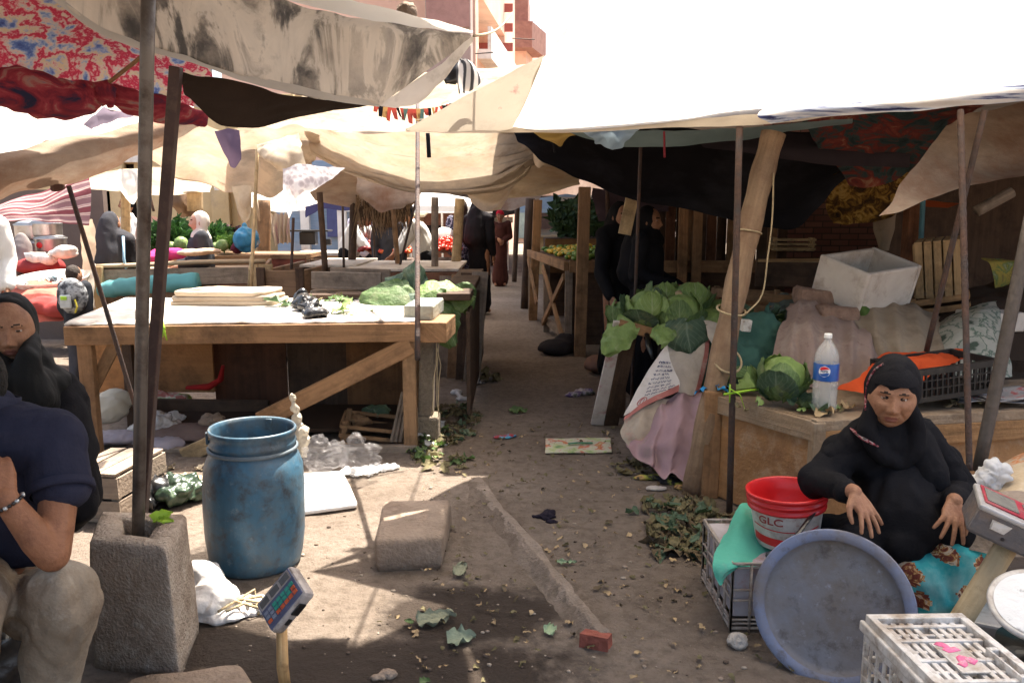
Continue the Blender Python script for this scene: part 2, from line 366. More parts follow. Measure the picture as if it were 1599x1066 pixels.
# ------------------------------------------------------------------ ground
def ground_mat():
    m = bpy.data.materials.new('packed_dirt'); m.use_nodes = True; t = m.node_tree; L = t.links.new; b = t.nodes['Principled BSDF']
    tc = _n(t, 'ShaderNodeTexCoord')
    def nz(s, d=8, rg=.65):
        n = _n(t, 'ShaderNodeTexNoise'); n.inputs['Scale'].default_value = s; n.inputs['Detail'].default_value = d; n.inputs['Roughness'].default_value = rg
        L(tc.outputs['Object'], n.inputs[0]); return n
    n1 = nz(1.1); r1 = ramp(t, [(.3, (.168, .130, .102)), (.5, (.228, .182, .146)), (.7, (.29, .238, .195))]); L(n1.outputs['Fac'], r1.inputs[0])
    n2 = nz(17); r2 = ramp(t, [(.35, (.62, .6, .57)), (.55, (1, 1, 1)), (.72, (1.0, .98, .95))]); L(n2.outputs['Fac'], r2.inputs[0])
    mu = _n(t, 'ShaderNodeMixRGB', blend_type='MULTIPLY'); mu.inputs[0].default_value = .75; L(r1.outputs[0], mu.inputs[1]); L(r2.outputs[0], mu.inputs[2])
    n3 = nz(85, 3); r3 = ramp(t, [(.66, (0, 0, 0)), (.72, (1, 1, 1))]); L(n3.outputs['Fac'], r3.inputs[0])   # straw and grit
    mg = _n(t, 'ShaderNodeMixRGB'); L(r3.outputs[0], mg.inputs[0]); L(mu.outputs[0], mg.inputs[1]); mg.inputs[2].default_value = (.36, .29, .21, 1)
    # wet mud round the puddle
    wet = None
    for (c, rx, ry) in ((Z(735, 960), .42, .26), (Z(600, 1045), .75, .22), (Z(330, 1010), .3, .22), (Z(330, 880), .3, .2)):
        sub = _n(t, 'ShaderNodeVectorMath', operation='SUBTRACT'); L(tc.outputs['Object'], sub.inputs[0]); sub.inputs[1].default_value = (c.x, c.y, 0)
        mp = _n(t, 'ShaderNodeVectorMath', operation='MULTIPLY'); L(sub.outputs[0], mp.inputs[0]); mp.inputs[1].default_value = (1/rx, 1/ry, 0)
        ln = _n(t, 'ShaderNodeVectorMath', operation='LENGTH'); L(mp.outputs[0], ln.inputs[0])
        a = _n(t, 'ShaderNodeMath', operation='SUBTRACT'); a.inputs[0].default_value = 1.15; L(ln.outputs['Value'], a.inputs[1])
        wet_i = a
        if wet is None: wet = wet_i
        else:
            mxx = _n(t, 'ShaderNodeMath', operation='MAXIMUM'); L(wet.outputs[0], mxx.inputs[0]); L(wet_i.outputs[0], mxx.inputs[1]); wet = mxx
    n4 = nz(4.5, 8, .7); ad = _n(t, 'ShaderNodeMath', operation='ADD'); L(wet.outputs[0], ad.inputs[0])
    s4 = _n(t, 'ShaderNodeMath', operation='MULTIPLY_ADD'); L(n4.outputs['Fac'], s4.inputs[0]); s4.inputs[1].default_value = 1.6; s4.inputs[2].default_value = -.8; L(s4.outputs[0], ad.inputs[1])
    rw = ramp(t, [(.1, (0, 0, 0)), (.45, (1, 1, 1))]); L(ad.outputs[0], rw.inputs[0])
    mw = _n(t, 'ShaderNodeMixRGB'); L(rw.outputs[0], mw.inputs[0]); L(mg.outputs[0], mw.inputs[1]); mw.inputs[2].default_value = (.045, .033, .026, 1)
    wf = _n(t, 'ShaderNodeMath', operation='MULTIPLY'); L(rw.outputs[0], wf.inputs[0]); wf.inputs[1].default_value = .9; L(wf.outputs[0], mw.inputs[0])
    L(mw.outputs[0], b.inputs['Base Color'])
    rr = _n(t, 'ShaderNodeMapRange'); L(rw.outputs[0], rr.inputs[0]); rr.inputs[3].default_value = .95; rr.inputs[4].default_value = .48; L(rr.outputs[0], b.inputs['Roughness'])
    b.inputs['Specular IOR Level'].default_value = .14
    nb = nz(45, 8, .75); bp = _n(t, 'ShaderNodeBump'); bp.inputs['Strength'].default_value = .8; bp.inputs['Distance'].default_value = .035
    hs = _n(t, 'ShaderNodeMath', operation='ADD'); L(nb.outputs['Fac'], hs.inputs[0]); L(n2.outputs['Fac'], hs.inputs[1]); L(hs.outputs[0], bp.inputs['Height']); L(bp.outputs[0], b.inputs['Normal'])
    return m
def gz(x, y):
    h = .012*noise.noise(V((x*1.3, y*1.3, 4)))+.007*noise.noise(V((x*5, y*5, 1)))+.0035*noise.noise(V((x*17, y*17, 2)))
    return h*min(1, 14/max(1, abs(y)+abs(x)))
def steps(lo, a, b, hi, n, k):
    c = [a+(b-a)*i/n for i in range(n+1)]
    left = [a-(a-lo)*((i/k)**2.2) for i in range(k, 0, -1)]; right = [b+(hi-b)*((i/k)**2.2) for i in range(1, k+1)]
    return left+c+right
xs = steps(-300, -3.5, 3.5, 300, 190, 14); ys = steps(-120, 1.2, 8.5, 500, 190, 16)
g = MB(); nx = len(xs)
gv = [(x, y, gz(x, y)) for y in ys for x in xs]
gf = [(j*nx+i, j*nx+i+1, (j+1)*nx+i+1, (j+1)*nx+i) for j in range(len(ys)-1) for i in range(nx-1)]
g.add(gv, gf); GM = ground_mat(); put(g, 'ground', GM, kind='structure', smooth=True, loc=(0, 0, 0))
def quadring(mb, cn, prof, n=64, e=.35, amp=.0, fr=6, seed=0, m=0, cap_top=True):
    """rounded four-cornered solid: cn four (x,y) corners, prof (scale, z) rings from the bottom up"""
    cn = [V((c[0], c[1], 0)) for c in cn]; ce = sum(cn, V((0, 0, 0)))/4; vs = []; ms = []
    def sg(x): return math.copysign(abs(x)**e, x)
    for s, z in prof:
        for j in range(n):
            a = 2*PI*j/n; x, y = sg(math.cos(a)), sg(math.sin(a))
            k = max(abs(x), abs(y))
            p = (cn[0]*(1-x)*(1-y)+cn[1]*(1+x)*(1-y)+cn[2]*(1+x)*(1+y)+cn[3]*(1-x)*(1+y))/4
            p = ce+(p-ce)*s; p.z = z
            if amp: p += noise.noise_vector(p*fr+V((seed, seed*2, 0)))*amp + noise.noise_vector(p*fr*3.3)*amp*.5
            vs.append(p)
    k = len(prof); fs = [(i*n+j, i*n+(j+1) % n, (i+1)*n+(j+1) % n, (i+1)*n+j) for i in range(k-1) for j in range(n)]
    fs.append(tuple(range(n))[::-1])
    if cap_top: fs.append(tuple((k-1)*n+j for j in range(n)))
    return mb.add(vs, fs, m)
# low kerb of packed earth and brick running up the aisle
kb = MB(); kp = [(740, 748), (775, 800), (815, 850), (850, 900), (885, 945), (915, 985), (940, 1012)]
kk = [Z(u, v) for u, v in kp]
def kfn(u, v):
    c = catmull(kk, u); t = (catmull(kk, min(1, u+.02))-catmull(kk, max(0, u-.02))).normalized(); s = V((t.y, -t.x, 0))
    b = 1-2*v; off = (.048*b if b > 0 else .10*b)*(1+.16*noise.noise(V((u*9, 0, 0)))+.14*noise.noise(V((u*31, 2, 0))))
    zz = .062*(1-b**12 if b > 0 else (1+b)**1.6)*(.3+.7*min(1, u*2.5))*(.95+.3*noise.noise(V((u*9, v*2, 3))))
    if u > .96: zz *= 1-((u-.96)/.04)**3
    return c-s*off+V((0, 0, zz-.008))
kb.grid(kfn, 160, 36)
for i in range(len(kb.f)):
    u_, v_ = (i % 159)/159, (i//159)/35
    kb.m[i] = int(v_ < .55+.22*noise.noise(V((u_*13, 0, 2)))+.15*noise.noise(V((u_*50, v_*6, 5))))
put(kb, 'kerb', [GM, mk('dry_plaster', [(.25, (.17, .135, .107)), (.5, (.235, .187, .15)), (.8, (.30, .245, .20))], scale=9, rough=.95, bump=.7, bscale=60, dirt=((.16, .125, .097), .55, 5))], kind='structure', smooth=True)
kb = MB(); e = Z(934, 1010); kb.box(e+V((-.005, 0, .022)), (.10, .055, .06), rot(0, 4, -24), jit=.008)
tag(put(kb, 'brick_stub', mk('red_brick', (.27, .085, .06), scale=20, rough=.95, bump=.7)), 'broken red brick end sticking out of the earthen kerb', 'brick')
# ------------------------------------------------------------------ canopies and awnings
YM = lambda Y: Y
def sheet(name, label, rows, mat, nu=46, nv=24, amp=.02, sc=(3, 3, 3), seed=1, group=None, cat='canopy', parent=None, fray=0, su=1, sv=1, rope=0, pleat=0, pf=0, pv=0, pvf=0):
    mb = MB(); patch(mb, [[P(p[0], p[1], YM(p[2])) for p in r] for r in rows], nu, nv, amp, sc, seed, fray=fray, su=su, sv=sv, pleat=pleat, pf=pf, pv=pv, pvf=pvf)
    o = put(mb, name, mat, parent=parent, smooth=True)
    if parent is None: tag(o, label, cat, group)
    return o
# painted canopy, top left
PAINTED = mk('paint_streaked_canvas', [(.30, (.04, .036, .032)), (.44, (.10, .09, .08)), (.475, (.28, .245, .20)), (.51, (.54, .47, .385)), (.60, (.62, .54, .44)), (.64, (.30, .265, .225)), (.75, (.20, .18, .16))],
             scale=(3.6, 3.6, .8), dist=1.6, detail=9, rough=.85, bump=.12, trans=.33, dirt=[((.60, .50, .39), .35, 1.0), ((.10, .09, .08), .2, 2.2)])
YM = lambda Y: 2.60+.80*(Y-1.95)/2.05
c1 = thing('canopy', 'large paint streaked grey canopy hanging over the front left', 'canopy', P(400, 60, 3.2))
sheet('panel', None, [
    [(-60, -190, 2.0), (140, -125, 2.3), (300, -60, 2.7), (420, -12, 3.1), (520, 18, 3.4), (600, 34, 3.7), (740, 54, 4.0)],
    [(-10, -110, 1.98), (150, -60, 2.25), (300, -5, 2.62), (420, 26, 3.02), (520, 44, 3.32), (610, 55, 3.6), (728, 64, 3.95)],
    [(40, -40, 1.96), (160, 5, 2.2), (300, 42, 2.55), (410, 75, 2.95), (510, 95, 3.28), (600, 100, 3.55), (690, 95, 3.85)],
    [(75, -20, 1.95), (165, 42, 2.18), (300, 83, 2.5), (405, 115, 2.9), (500, 138, 3.22), (570, 140, 3.5), (640, 130, 3.75)],
    [(80, -6, 1.95), (165, 55, 2.2), (300, 97, 2.52), (400, 130, 2.9), (490, 152, 3.22), (545, 160, 3.45), (592, 166, 3.65)]], PAINTED, 80, 40, .018, (4, 4, 2), 3, parent=c1)
sheet('hem', None, [
    [(70, -22, 1.93), (163, 44, 2.16), (300, 86, 2.5), (400, 119, 2.88), (500, 143, 3.2), (592, 158, 3.63)],
    [(72, -6, 1.92), (163, 56, 2.16), (300, 99, 2.49), (400, 133, 2.87), (500, 155, 3.19), (592, 168, 3.63)]], cloth('dusty_hem', (.48, .43, .37), .25), 60, 4, .006, (6, 6, 6), 3, parent=c1)
sheet('side_flap', None, [
    [(738, 54, 4.0), (690, 97, 3.86), (640, 131, 3.76), (592, 165, 3.66)],
    [(736, 66, 4.03), (708, 100, 3.95), (655, 148, 3.85), (600, 168, 3.72)],
    [(728, 76, 4.1), (706, 108, 4.0), (660, 156, 3.93), (618, 168, 3.78)]], cloth('pale_flap', (.62, .55, .47), .5, dirt=((.3, .25, .2), .2, 6)), 30, 12, .012, (7, 7, 7), 5, parent=c1)
sheet('roof_sheet', None, [
    [(300, -170, 3.2), (430, -70, 3.6), (540, -5, 4.0), (650, 25, 4.3), (738, 48, 4.3)],
    [(300, -120, 3.0), (430, -40, 3.4), (540, 8, 3.75), (650, 36, 4.0), (738, 52, 4.05)],
    [(300, -62, 2.7), (430, -8, 3.12), (540, 24, 3.5), (650, 42, 3.85), (738, 54, 4.0)]], WHITEC, 36, 14, .012, (5, 5, 5), 8, parent=c1)
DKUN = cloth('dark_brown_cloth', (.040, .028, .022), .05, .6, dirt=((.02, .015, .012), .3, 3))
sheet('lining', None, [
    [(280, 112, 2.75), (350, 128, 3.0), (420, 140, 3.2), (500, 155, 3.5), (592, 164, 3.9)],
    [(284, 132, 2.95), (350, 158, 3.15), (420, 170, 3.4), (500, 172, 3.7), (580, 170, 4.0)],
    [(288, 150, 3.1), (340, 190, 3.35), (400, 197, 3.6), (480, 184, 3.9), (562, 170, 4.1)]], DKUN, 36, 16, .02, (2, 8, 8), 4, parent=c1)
YM = lambda Y: Y
kn = MB(); kn.ico(P(636, 20, 3.75), .045, 3, .3, 3, seed=2); tag(put(kn, 'stone', STONE, smooth=True), 'pale rock weighing down the painted canopy', 'rock')
# striped cloth tied at its corner
ST = mk('grey_white_stripe', [(.35, (.05, .05, .055)), (.5, (.5, .48, .46)), (.65, (.68, .65, .62))], scale=(1.15, .4, 1), coord='UV', pat='wave', dist=1.2, trans=.3)
sheet('knotted_cloth', 'grey and white striped cloth knotted to the canopy corner', [
    [(716, 92, 4.25), (720, 90, 4.2), (724, 92, 4.2)], [(712, 112, 4.2), (735, 104, 4.1), (748, 112, 4.15)], [(714, 132, 4.2), (734, 136, 4.08), (755, 126, 4.15)], [(716, 148, 4.22), (732, 142, 4.12), (748, 134, 4.15)]], ST, 26, 16, .012, (14, 14, 4), 2, cat='cloth')
sheet('black_rag', 'black rag hanging from the painted canopy corner', [[(690, 100, 4.3), (722, 90, 4.3)], [(695, 128, 4.25), (718, 118, 4.25)], [(700, 130, 4.3), (712, 132, 4.3)]], BLKP, 12, 10, .01, (12, 12, 12), 4, cat='cloth')
# tie-dye floral canopy, far left
TIE = mk('red_blue_floral', [(.30, (.05, .07, .22)), (.37, (.12, .19, .42)), (.41, (.36, .42, .56)), (.435, (.64, .53, .42)), (.462, (.66, .38, .36)), (.48, (.60, .07, .11)), (.515, (.50, .03, .07)), (.535, (.64, .24, .26)), (.555, (.66, .53, .42)), (.59, (.66, .50, .30)), (.62, (.40, .44, .56)), (.66, (.13, .19, .42)), (.72, (.05, .07, .22))],
         scale=(9, 9, 9), dist=.15, detail=11, trans=.36, bump=.1, rough=.9)
TIED = mk('red_floral_roll', [(.32, (.03, .03, .07)), (.45, (.26, .03, .05)), (.55, (.42, .06, .08)), (.62, (.45, .24, .20)), (.72, (.12, .14, .28))], scale=(6, 6, 12), dist=1.2, trans=.3, bump=.2, rough=.9)
c2 = thing('canopy', 'red, cream and blue floral canopy with a rolled red hem at far left', 'canopy', P(120, 90, 3.2))
sheet('panel', None, [[(-120, -190, 2.5), (30, -120, 2.7), (170, -40, 3.0), (330, 60, 3.4)], [(-110, -90, 2.7), (30, -30, 2.9), (170, 40, 3.2), (330, 110, 3.5)],
    [(-100, 20, 2.9), (30, 40, 3.05), (160, 95, 3.35), (330, 145, 3.6)], [(-100, 112, 3.05), (30, 122, 3.2), (150, 140, 3.4), (330, 172, 3.6)]], TIE, 40, 30, .02, (3, 3, 3), 6, parent=c2)
def roll(parent, pts, r, mat, name='rolled_hem', n=16, seg=60, seed=0, lump=.25):
    pts = [P(*p) for p in pts]; q = [catmull(pts, i/seg) for i in range(seg+1)]
    rr = [(catmull([V((x, 0, 0)) for x in r], i/seg).x)*(1+lump*noise.noise(V((i*.35, seed, 0)))) for i in range(seg+1)]
    mb = MB(); mb.tube(q, rr, n)
    for i, v in enumerate(mb.v): mb.v[i] = v + noise.noise_vector(V((v.x*6, v.y*6, v.z*26)))*.012
    return put(mb, name, mat, parent=parent, smooth=True)
roll(c2, [(-60, 128, 3.0), (40, 142, 3.1), (100, 155, 3.2), (140, 150, 3.3), (160, 143, 3.35), (180, 147, 3.35), (230, 165, 3.45), (300, 182, 3.6), (320, 188, 3.65)], [.07, .085, .07, .055, .025, .04, .055, .04, .03], TIED)
kn = MB(); kn.ico(P(163, 145, 3.3), (.045, .04, .05), 3, .35, 2.5, seed=4); kn.ico(P(172, 155, 3.3), (.02, .02, .035), 2, .3); put(kn, 'knot', TIED, c2, smooth=True)
st = MB(); st.tube([P(166, 132, 3.3), P(222, 88, 3.25)], .008, 8); tag(put(st, 'stick', WDO), 'thin orange brown stick poked through the floral canopy knot', 'stick')
# stained beige strip that the thin rod props up
c3 = sheet('canopy', 'low brown stained beige cloth strip propped on a thin rod', [
    [(-120, 285, 3.55), (0, 240, 3.7), (120, 214, 3.95), (220, 188, 4.2), (312, 172, 4.52)],
    [(-120, 320, 3.5), (0, 262, 3.6), (100, 232, 3.85), (220, 208, 4.15), (312, 186, 4.5)],
    [(-120, 345, 3.5), (0, 290, 3.65), (105, 265, 3.9), (220, 228, 4.2), (312, 192, 4.55)],
    [(-120, 362, 3.6), (0, 312, 3.8), (100, 290, 4.0), (220, 242, 4.3), (312, 198, 4.6)]], BEIGEC, 60, 26, .022, (1.5, 3, 9), 9)
roll(c3, [(78, 226, 3.95), (72, 245, 3.9), (82, 270, 3.95), (90, 295, 4.0)], [.03, .04, .035, .03], cloth('dark_stain_cloth', (.13, .07, .055), .1), 'twisted_tie', 12, 24, 4, .5)
sheet('canopy', 'bright white cloth canopy behind the floral one at far left', [
    [(-160, 120, 5.2), (0, 120, 5.4), (160, 130, 5.8), (300, 150, 6.2)], [(-160, 190, 4.7), (0, 190, 4.9), (150, 190, 5.3), (300, 190, 5.7)], [(-160, 262, 4.2), (0, 240, 4.5), (110, 225, 5), (300, 205, 5.4)]], WHITEC, 40, 20, .03, (2, 2, 2), 4)
sheet('cloth_scrap', 'mauve grey cloth scrap hanging below the floral knot', [[(130, 196, 4.9), (160, 166, 4.9), (172, 172, 4.9)], [(140, 205, 4.9), (175, 190, 4.9), (215, 178, 4.9)]], cloth('mauve_cloth', (.30, .25, .32), .35), 16, 8, .02, (9, 9, 9), 2, cat='cloth')
# cream canopies of the middle
GC = 'cream canopies over the middle stalls'
def cream(label, rows, seed, mat=None, nu=50, nv=26, amp=.05, sc=(1.6, 1.6, 1.6), **k):
    ys = [p[2] for r in rows for p in r]; m_ = min(ys)+max(ys)
    if mat is not WHITEC: rows = [[(a, b, m_-c) for a, b, c in r] for r in rows]      # slopes up towards the lane: its shaded underside shows
    return sheet('canopy', label, rows, mat or CREAM, nu, nv, amp, sc, seed, GC, **k)
cream('cream canopy with deep folds behind the two leaning posts', [
    [(200, 205, 8.5), (290, 196, 8.2), (370, 200, 8), (440, 196, 8), (500, 205, 7.8)],
    [(220, 232, 7.6), (300, 235, 7.4), (370, 240, 7.3), (440, 235, 7.2), (495, 225, 7.2)],
    [(230, 250, 7.1), (300, 270, 6.9), (370, 285, 6.8), (430, 280, 6.8), (490, 248, 7)],
    [(238, 256, 7), (300, 288, 6.8), (370, 300, 6.7), (430, 303, 6.7), (482, 268, 6.9)]], 3, nu=64, nv=50, amp=.03, pleat=.06, pf=7, pv=.05, pvf=6)
cream('big cream canopy sagging in radial folds over the middle aisle', [
    [(478, 196, 6.8), (560, 205, 7.6), (660, 208, 8.0), (760, 206, 7.8), (838, 210, 7.2)],
    [(480, 208, 6.6), (560, 232, 7.0), (660, 248, 7.2), (760, 246, 7.1), (842, 226, 6.9)],
    [(483, 222, 6.4), (560, 262, 6.5), (660, 286, 6.6), (760, 280, 6.6), (842, 240, 6.7)],
    [(487, 240, 6.3), (560, 275, 6.3), (650, 300, 6.3), (740, 305, 6.4), (800, 290, 6.5), (840, 248, 6.6)]], 12, amp=.03, sc=(1.2, 1.2, 9), nu=60, nv=70, pv=.075, pvf=13)
cream('upper cream canopy behind the painted one, lit through', [
    [(380, 170, 11), (480, 150, 11), (600, 120, 11), (720, 108, 11), (850, 96, 11)], [(390, 186, 9.5), (480, 170, 9.5), (600, 150, 9.5), (720, 130, 9.5), (850, 115, 9.5)],
    [(390, 205, 8.6), (480, 195, 8.4), (600, 196, 8.3), (720, 190, 8.2), (850, 190, 8.2)], [(390, 226, 8), (480, 205, 8.2), (600, 212, 8.1), (720, 214, 8.1), (850, 208, 8)]], 21, mat=CREAM2)
cream('tan canopy edge over the far end of the aisle', [
    [(790, 262, 9.5), (840, 255, 9.5), (905, 262, 9.5)], [(760, 284, 8.8), (840, 290, 8.6), (905, 284, 8.6)], [(790, 312, 8.4), (840, 306, 8.3), (905, 290, 8.3)]], 31, amp=.03)
cream('cream canopy flap hanging beside the women in the aisle', [
    [(700, 285, 8.3), (760, 290, 8.4), (830, 262, 8.5)], [(730, 305, 8.2), (770, 316, 8.2), (805, 290, 8.3)], [(738, 318, 8.2), (758, 330, 8.2), (783, 326, 8.2)]], 41, amp=.02)
cream('cream awning drooping over the far left stalls', [
    [(120, 272, 12), (230, 262, 12), (330, 268, 12)], [(130, 285, 11), (230, 290, 11), (330, 292, 11)], [(136, 296, 10.6), (230, 304, 10.5), (330, 300, 10.5)]], 43, mat=CREAM2, amp=.04)
cream('dull tan awning below the embroidered cloth', [
    [(470, 262, 10), (560, 262, 10), (650, 270, 10)], [(480, 290, 9.4), (560, 294, 9.2), (640, 296, 9.2)], [(495, 312, 9.1), (555, 324, 9), (640, 306, 9)]], 47, mat=BEIGEC, amp=.03)
cream('pale awning edge lit by the sun above the far vegetable stalls', [
    [(380, 296, 13), (440, 296, 13), (520, 300, 13)], [(380, 312, 12.4), (440, 318, 12.4), (520, 312, 12.4)], [(385, 322, 12.2), (440, 332, 12.2), (515, 326, 12.2)]], 49, mat=WHITEC, amp=.04)
EMB = mk('embroidered_white', [(.3, (.50, .44, .44)), (.5, (.66, .60, .60)), (.6, (.80, .76, .74))], scale=22, pat='voronoi', dist=.3, trans=.45, bump=.3)
sheet('hanging_cloth', 'white embroidered cloth hanging to a point beside the dark post', [
    [(440, 262, 5.9), (480, 258, 5.9), (540, 262, 6.2)], [(444, 290, 5.85), (470, 288, 5.8), (512, 284, 6)], [(446, 318, 5.85), (460, 315, 5.8), (478, 304, 5.9)], [(450, 338, 5.85), (452, 336, 5.83), (456, 330, 5.85)]], EMB, 28, 24, .02, (7, 7, 3), 7, cat='cloth')
sheet('hanging_cloth', 'dark purple cloth scrap hanging behind the leaning posts', [[(336, 205, 6.2), (352, 202, 6.2), (376, 205, 6.2)], [(348, 232, 6.2), (362, 230, 6.15), (378, 235, 6.2)], [(362, 260, 6.2), (370, 262, 6.2), (378, 250, 6.2)]], cloth('purple_cloth', (.10, .07, .11), .2), 14, 14, .015, (9, 9, 4), 6, cat='cloth')
# torn cloth ends and tie ropes hanging below the cream canopies
for i, (pts, m, lab) in enumerate((
    ([[(398, 226, 6.9), (432, 216, 6.9), (470, 206, 7)], [(404, 248, 6.8), (432, 244, 6.7), (474, 236, 6.8)], [(426, 262, 6.8), (445, 266, 6.7), (480, 262, 6.8)]], CREAM2, 'crumpled pale cloth end knotted beside the big cream canopy'),
    ([[(362, 290, 7.2), (378, 288, 7.2), (396, 290, 7.2)], [(368, 318, 7.2), (380, 322, 7.15), (392, 316, 7.2)], [(376, 344, 7.2), (382, 350, 7.2), (388, 340, 7.2)]], CREAM2, 'torn cream cloth end hanging to a point by the pale thin pole'),
    ([[(180, 268, 9), (200, 262, 9), (222, 266, 9)], [(184, 290, 9), (204, 298, 8.9), (224, 290, 9)], [(196, 312, 9), (206, 318, 9), (218, 306, 9)]], WHITEC, 'torn white cloth end hanging left of the steel pole'),
    ([[(560, 250, 8.6), (610, 270, 8.6), (660, 285, 8.6)], [(556, 290, 8.4), (600, 306, 8.4), (650, 312, 8.4)], [(572, 316, 8.4), (590, 330, 8.4), (630, 322, 8.4)]], BEIGEC, 'dim beige cloth drooping below the radial folds'),
    ([[(830, 205, 6.9), (850, 215, 6.8), (868, 230, 6.8)], [(832, 232, 6.8), (846, 240, 6.7), (862, 248, 6.7)], [(834, 252, 6.8), (842, 262, 6.75), (850, 258, 6.75)]], CREAM, 'gathered cream cloth knot at the right end of the radial folds'))):
    sheet('cloth_end', lab, pts, m, 24, 24, .03, (6, 6, 4), 50+i, cat='cloth')
for i, (a_, b_, r_, lab) in enumerate((((862, 205, 4.5), (866, 238, 4.5), .006, 'black and white cord dangling below the ochre cloth corner'), ((1037, 205, 4.4), (1038, 246, 4.4), .006, 'dark red cord dangling below the white hem'), ((520, 166, 3.4), (330, 150, 3.2), .005, 'thin rope drawn under the painted canopy'), ((740, 56, 3.4), (800, 20, 6), .006, 'tie rope running from the painted canopy corner'), ((668, 208, 5), (670, 246, 5), .013, 'black and pink tag dangling beside the thin rusty rod'))):
    mb = MB(); a, b = P(*a_), P(*b_); mb.tube([a.lerp(b, k/8)+V((0, 0, -.04*math.sin(PI*k/8) if i in (2, 3) else 0)) for k in range(9)], r_, 6); tag(put(mb, 'tie_rope', [BLACKC, cloth('maroon_cord', (.2, .03, .04)), cloth('rope_tan', (.4, .32, .22))][0 if i in (0, 4) else i if i < 3 else 2], smooth=True), lab, 'rope')
# garland of rag strips below the painted canopy
RAGS = [cloth('rag_red', (.40, .07, .05), .3), cloth('rag_black', (.02, .02, .025), .1), cloth('rag_ochre', (.45, .26, .10), .3), cloth('rag_green', (.08, .14, .12), .3)]
rg = MB(); ra = P(588, 166, 5.0); rb = P(740, 152, 5.4)
for i in range(26):
    p = ra.lerp(rb, i/25)+V((0, 0, -.05*math.sin(i/25*PI))); L_ = R_(.03, .10); dx = R_(-.02, .02); w_ = R_(.008, .022)
    rg.add([p+V((-w_, 0, .01)), p+V((w_, 0, .01)), p+V((w_*.7+dx, .01, -L_)), p+V((-w_*.5+dx, 0, -L_*.9))], [(0, 1, 2, 3)], i % 4 if i % 3 else 0)
tag(put(rg, 'rag_garland', RAGS), 'string of red, black and ochre rag strips below the canopies', 'garland')
# white canopy, right, lit through by the sun
c9 = thing('canopy', 'huge sunlit white canopy stretched across the front right', 'canopy', P(1200, 150, 3.6))
sheet('panel', None, [
    [(1250, -420, 1.75), (1500, -470, 1.8), (1900, -520, 1.8), (2350, -600, 1.85)],
    [(1030, -130, 2.85), (1280, -160, 2.6), (1560, -190, 2.5), (2000, -240, 2.4)],
    [(850, 88, 3.75), (1080, 70, 3.5), (1330, 40, 3.3), (1900, -10, 3.0)],
    [(826, 146, 3.95), (1010, 140, 3.75), (1300, 118, 3.52), (1850, 75, 3.25)],
    [(798, 203, 4.3), (980, 201, 4.15), (1250, 178, 3.85), (1800, 130, 3.5)]], WHITEC, 60, 50, .012, (2, 2, 2), 11, parent=c9)
sheet('shaded_corner', None, [
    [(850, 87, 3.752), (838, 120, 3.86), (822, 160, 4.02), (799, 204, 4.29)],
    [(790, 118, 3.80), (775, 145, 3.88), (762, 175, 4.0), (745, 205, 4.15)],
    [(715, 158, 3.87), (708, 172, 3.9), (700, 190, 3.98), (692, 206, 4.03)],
    [(634, 202, 3.93), (634, 203, 3.93), (633, 205, 3.93), (633, 206, 3.93)]], cloth('shaded_corner_canvas', (.50, .43, .34), .22, .85, dirt=[((.35, .12, .12), .04, 9), ((.36, .31, .25), .3, 3)]), 24, 36, .008, (4, 4, 4), 12, parent=c9)  # shade on this corner put into a darker, less translucent cloth
mb = MB(); patch(mb, [[V((-.48, 3.97, 1.955)), V((0, 4.28, 1.985)), V((.6, 4.12, 2.03)), V((1.4, 3.80, 2.06)), V((3.8, 3.3, 2.12))], [V((-.29, 4.27, 2.0)), V((0, 4.7, 2.02)), V((.7, 4.9, 2.05)), V((1.7, 4.8, 2.1)), V((3.5, 4.6, 2.2))], [V((-.15, 4.78, 2.04)), V((.22, 5.25, 2.1)), V((.8, 5.4, 2.12)), V((1.7, 5.4, 2.15)), V((3.5, 5.3, 2.3))]], 40, 16, .01, (2, 2, 2), 3)
put(mb, 'hidden_shade_sheet', cloth('brown_shade_sheet', (.16, .12, .09), .05, .7), c9, smooth=True)  # unseen sheet added behind the hem to throw shade below
STR = mk('navy_streaked_white', [(.36, (.012, .014, .05)), (.41, (.05, .06, .16)), (.45, (.36, .42, .56)), (.52, (.66, .67, .70)), (.75, (.66, .62, .57))], scale=(2.2, 2.2, 34), dist=.5, trans=.12, bump=.2)
sheet('hem', None, [
    [(632, 201, 3.93), (800, 200, 4.27), (1000, 192, 4.1), (1200, 176, 3.8), (1340, 160, 3.74), (1800, 112, 3.5)],
    [(634, 206, 3.93), (800, 208, 4.27), (1000, 202, 4.1), (1200, 194, 3.8), (1340, 180, 3.74), (1800, 138, 3.5)]], cloth('hem_canvas', (.62, .53, .42), .35), 60, 5, .008, (3, 3, 8), 3, parent=c9)
sheet('streaked_fold', None, [
    [(1190, 172, 3.78), (1340, 148, 3.72), (1470, 140, 3.66), (1600, 126, 3.6), (1800, 104, 3.5)],
    [(1180, 182, 3.72), (1340, 162, 3.66), (1470, 152, 3.6), (1600, 140, 3.54), (1800, 118, 3.44)],
    [(1200, 192, 3.76), (1340, 178, 3.7), (1470, 170, 3.64), (1600, 156, 3.58), (1800, 136, 3.5)]], STR, 60, 14, .015, (2, 2, 14), 5, parent=c9)
BLUEC = cloth('pale_blue_cloth', (.42, .55, .66), .45, .85); TEALC = cloth('dull_teal_cloth', (.22, .30, .31), .35, .8)
sheet('canopy', 'thin blue grey canopy strip tucked under the white canopy', [
    [(880, 205, 4.4), (1020, 204, 4.4), (1160, 200, 4.4), (1330, 184, 4.3)], [(920, 218, 4.5), (1020, 216, 4.5), (1160, 208, 4.5), (1330, 190, 4.35)], [(975, 228, 4.6), (1060, 226, 4.6), (1160, 216, 4.6), (1330, 192, 4.4)]], TEALC, 40, 12, .015, (3, 3, 8), 15)
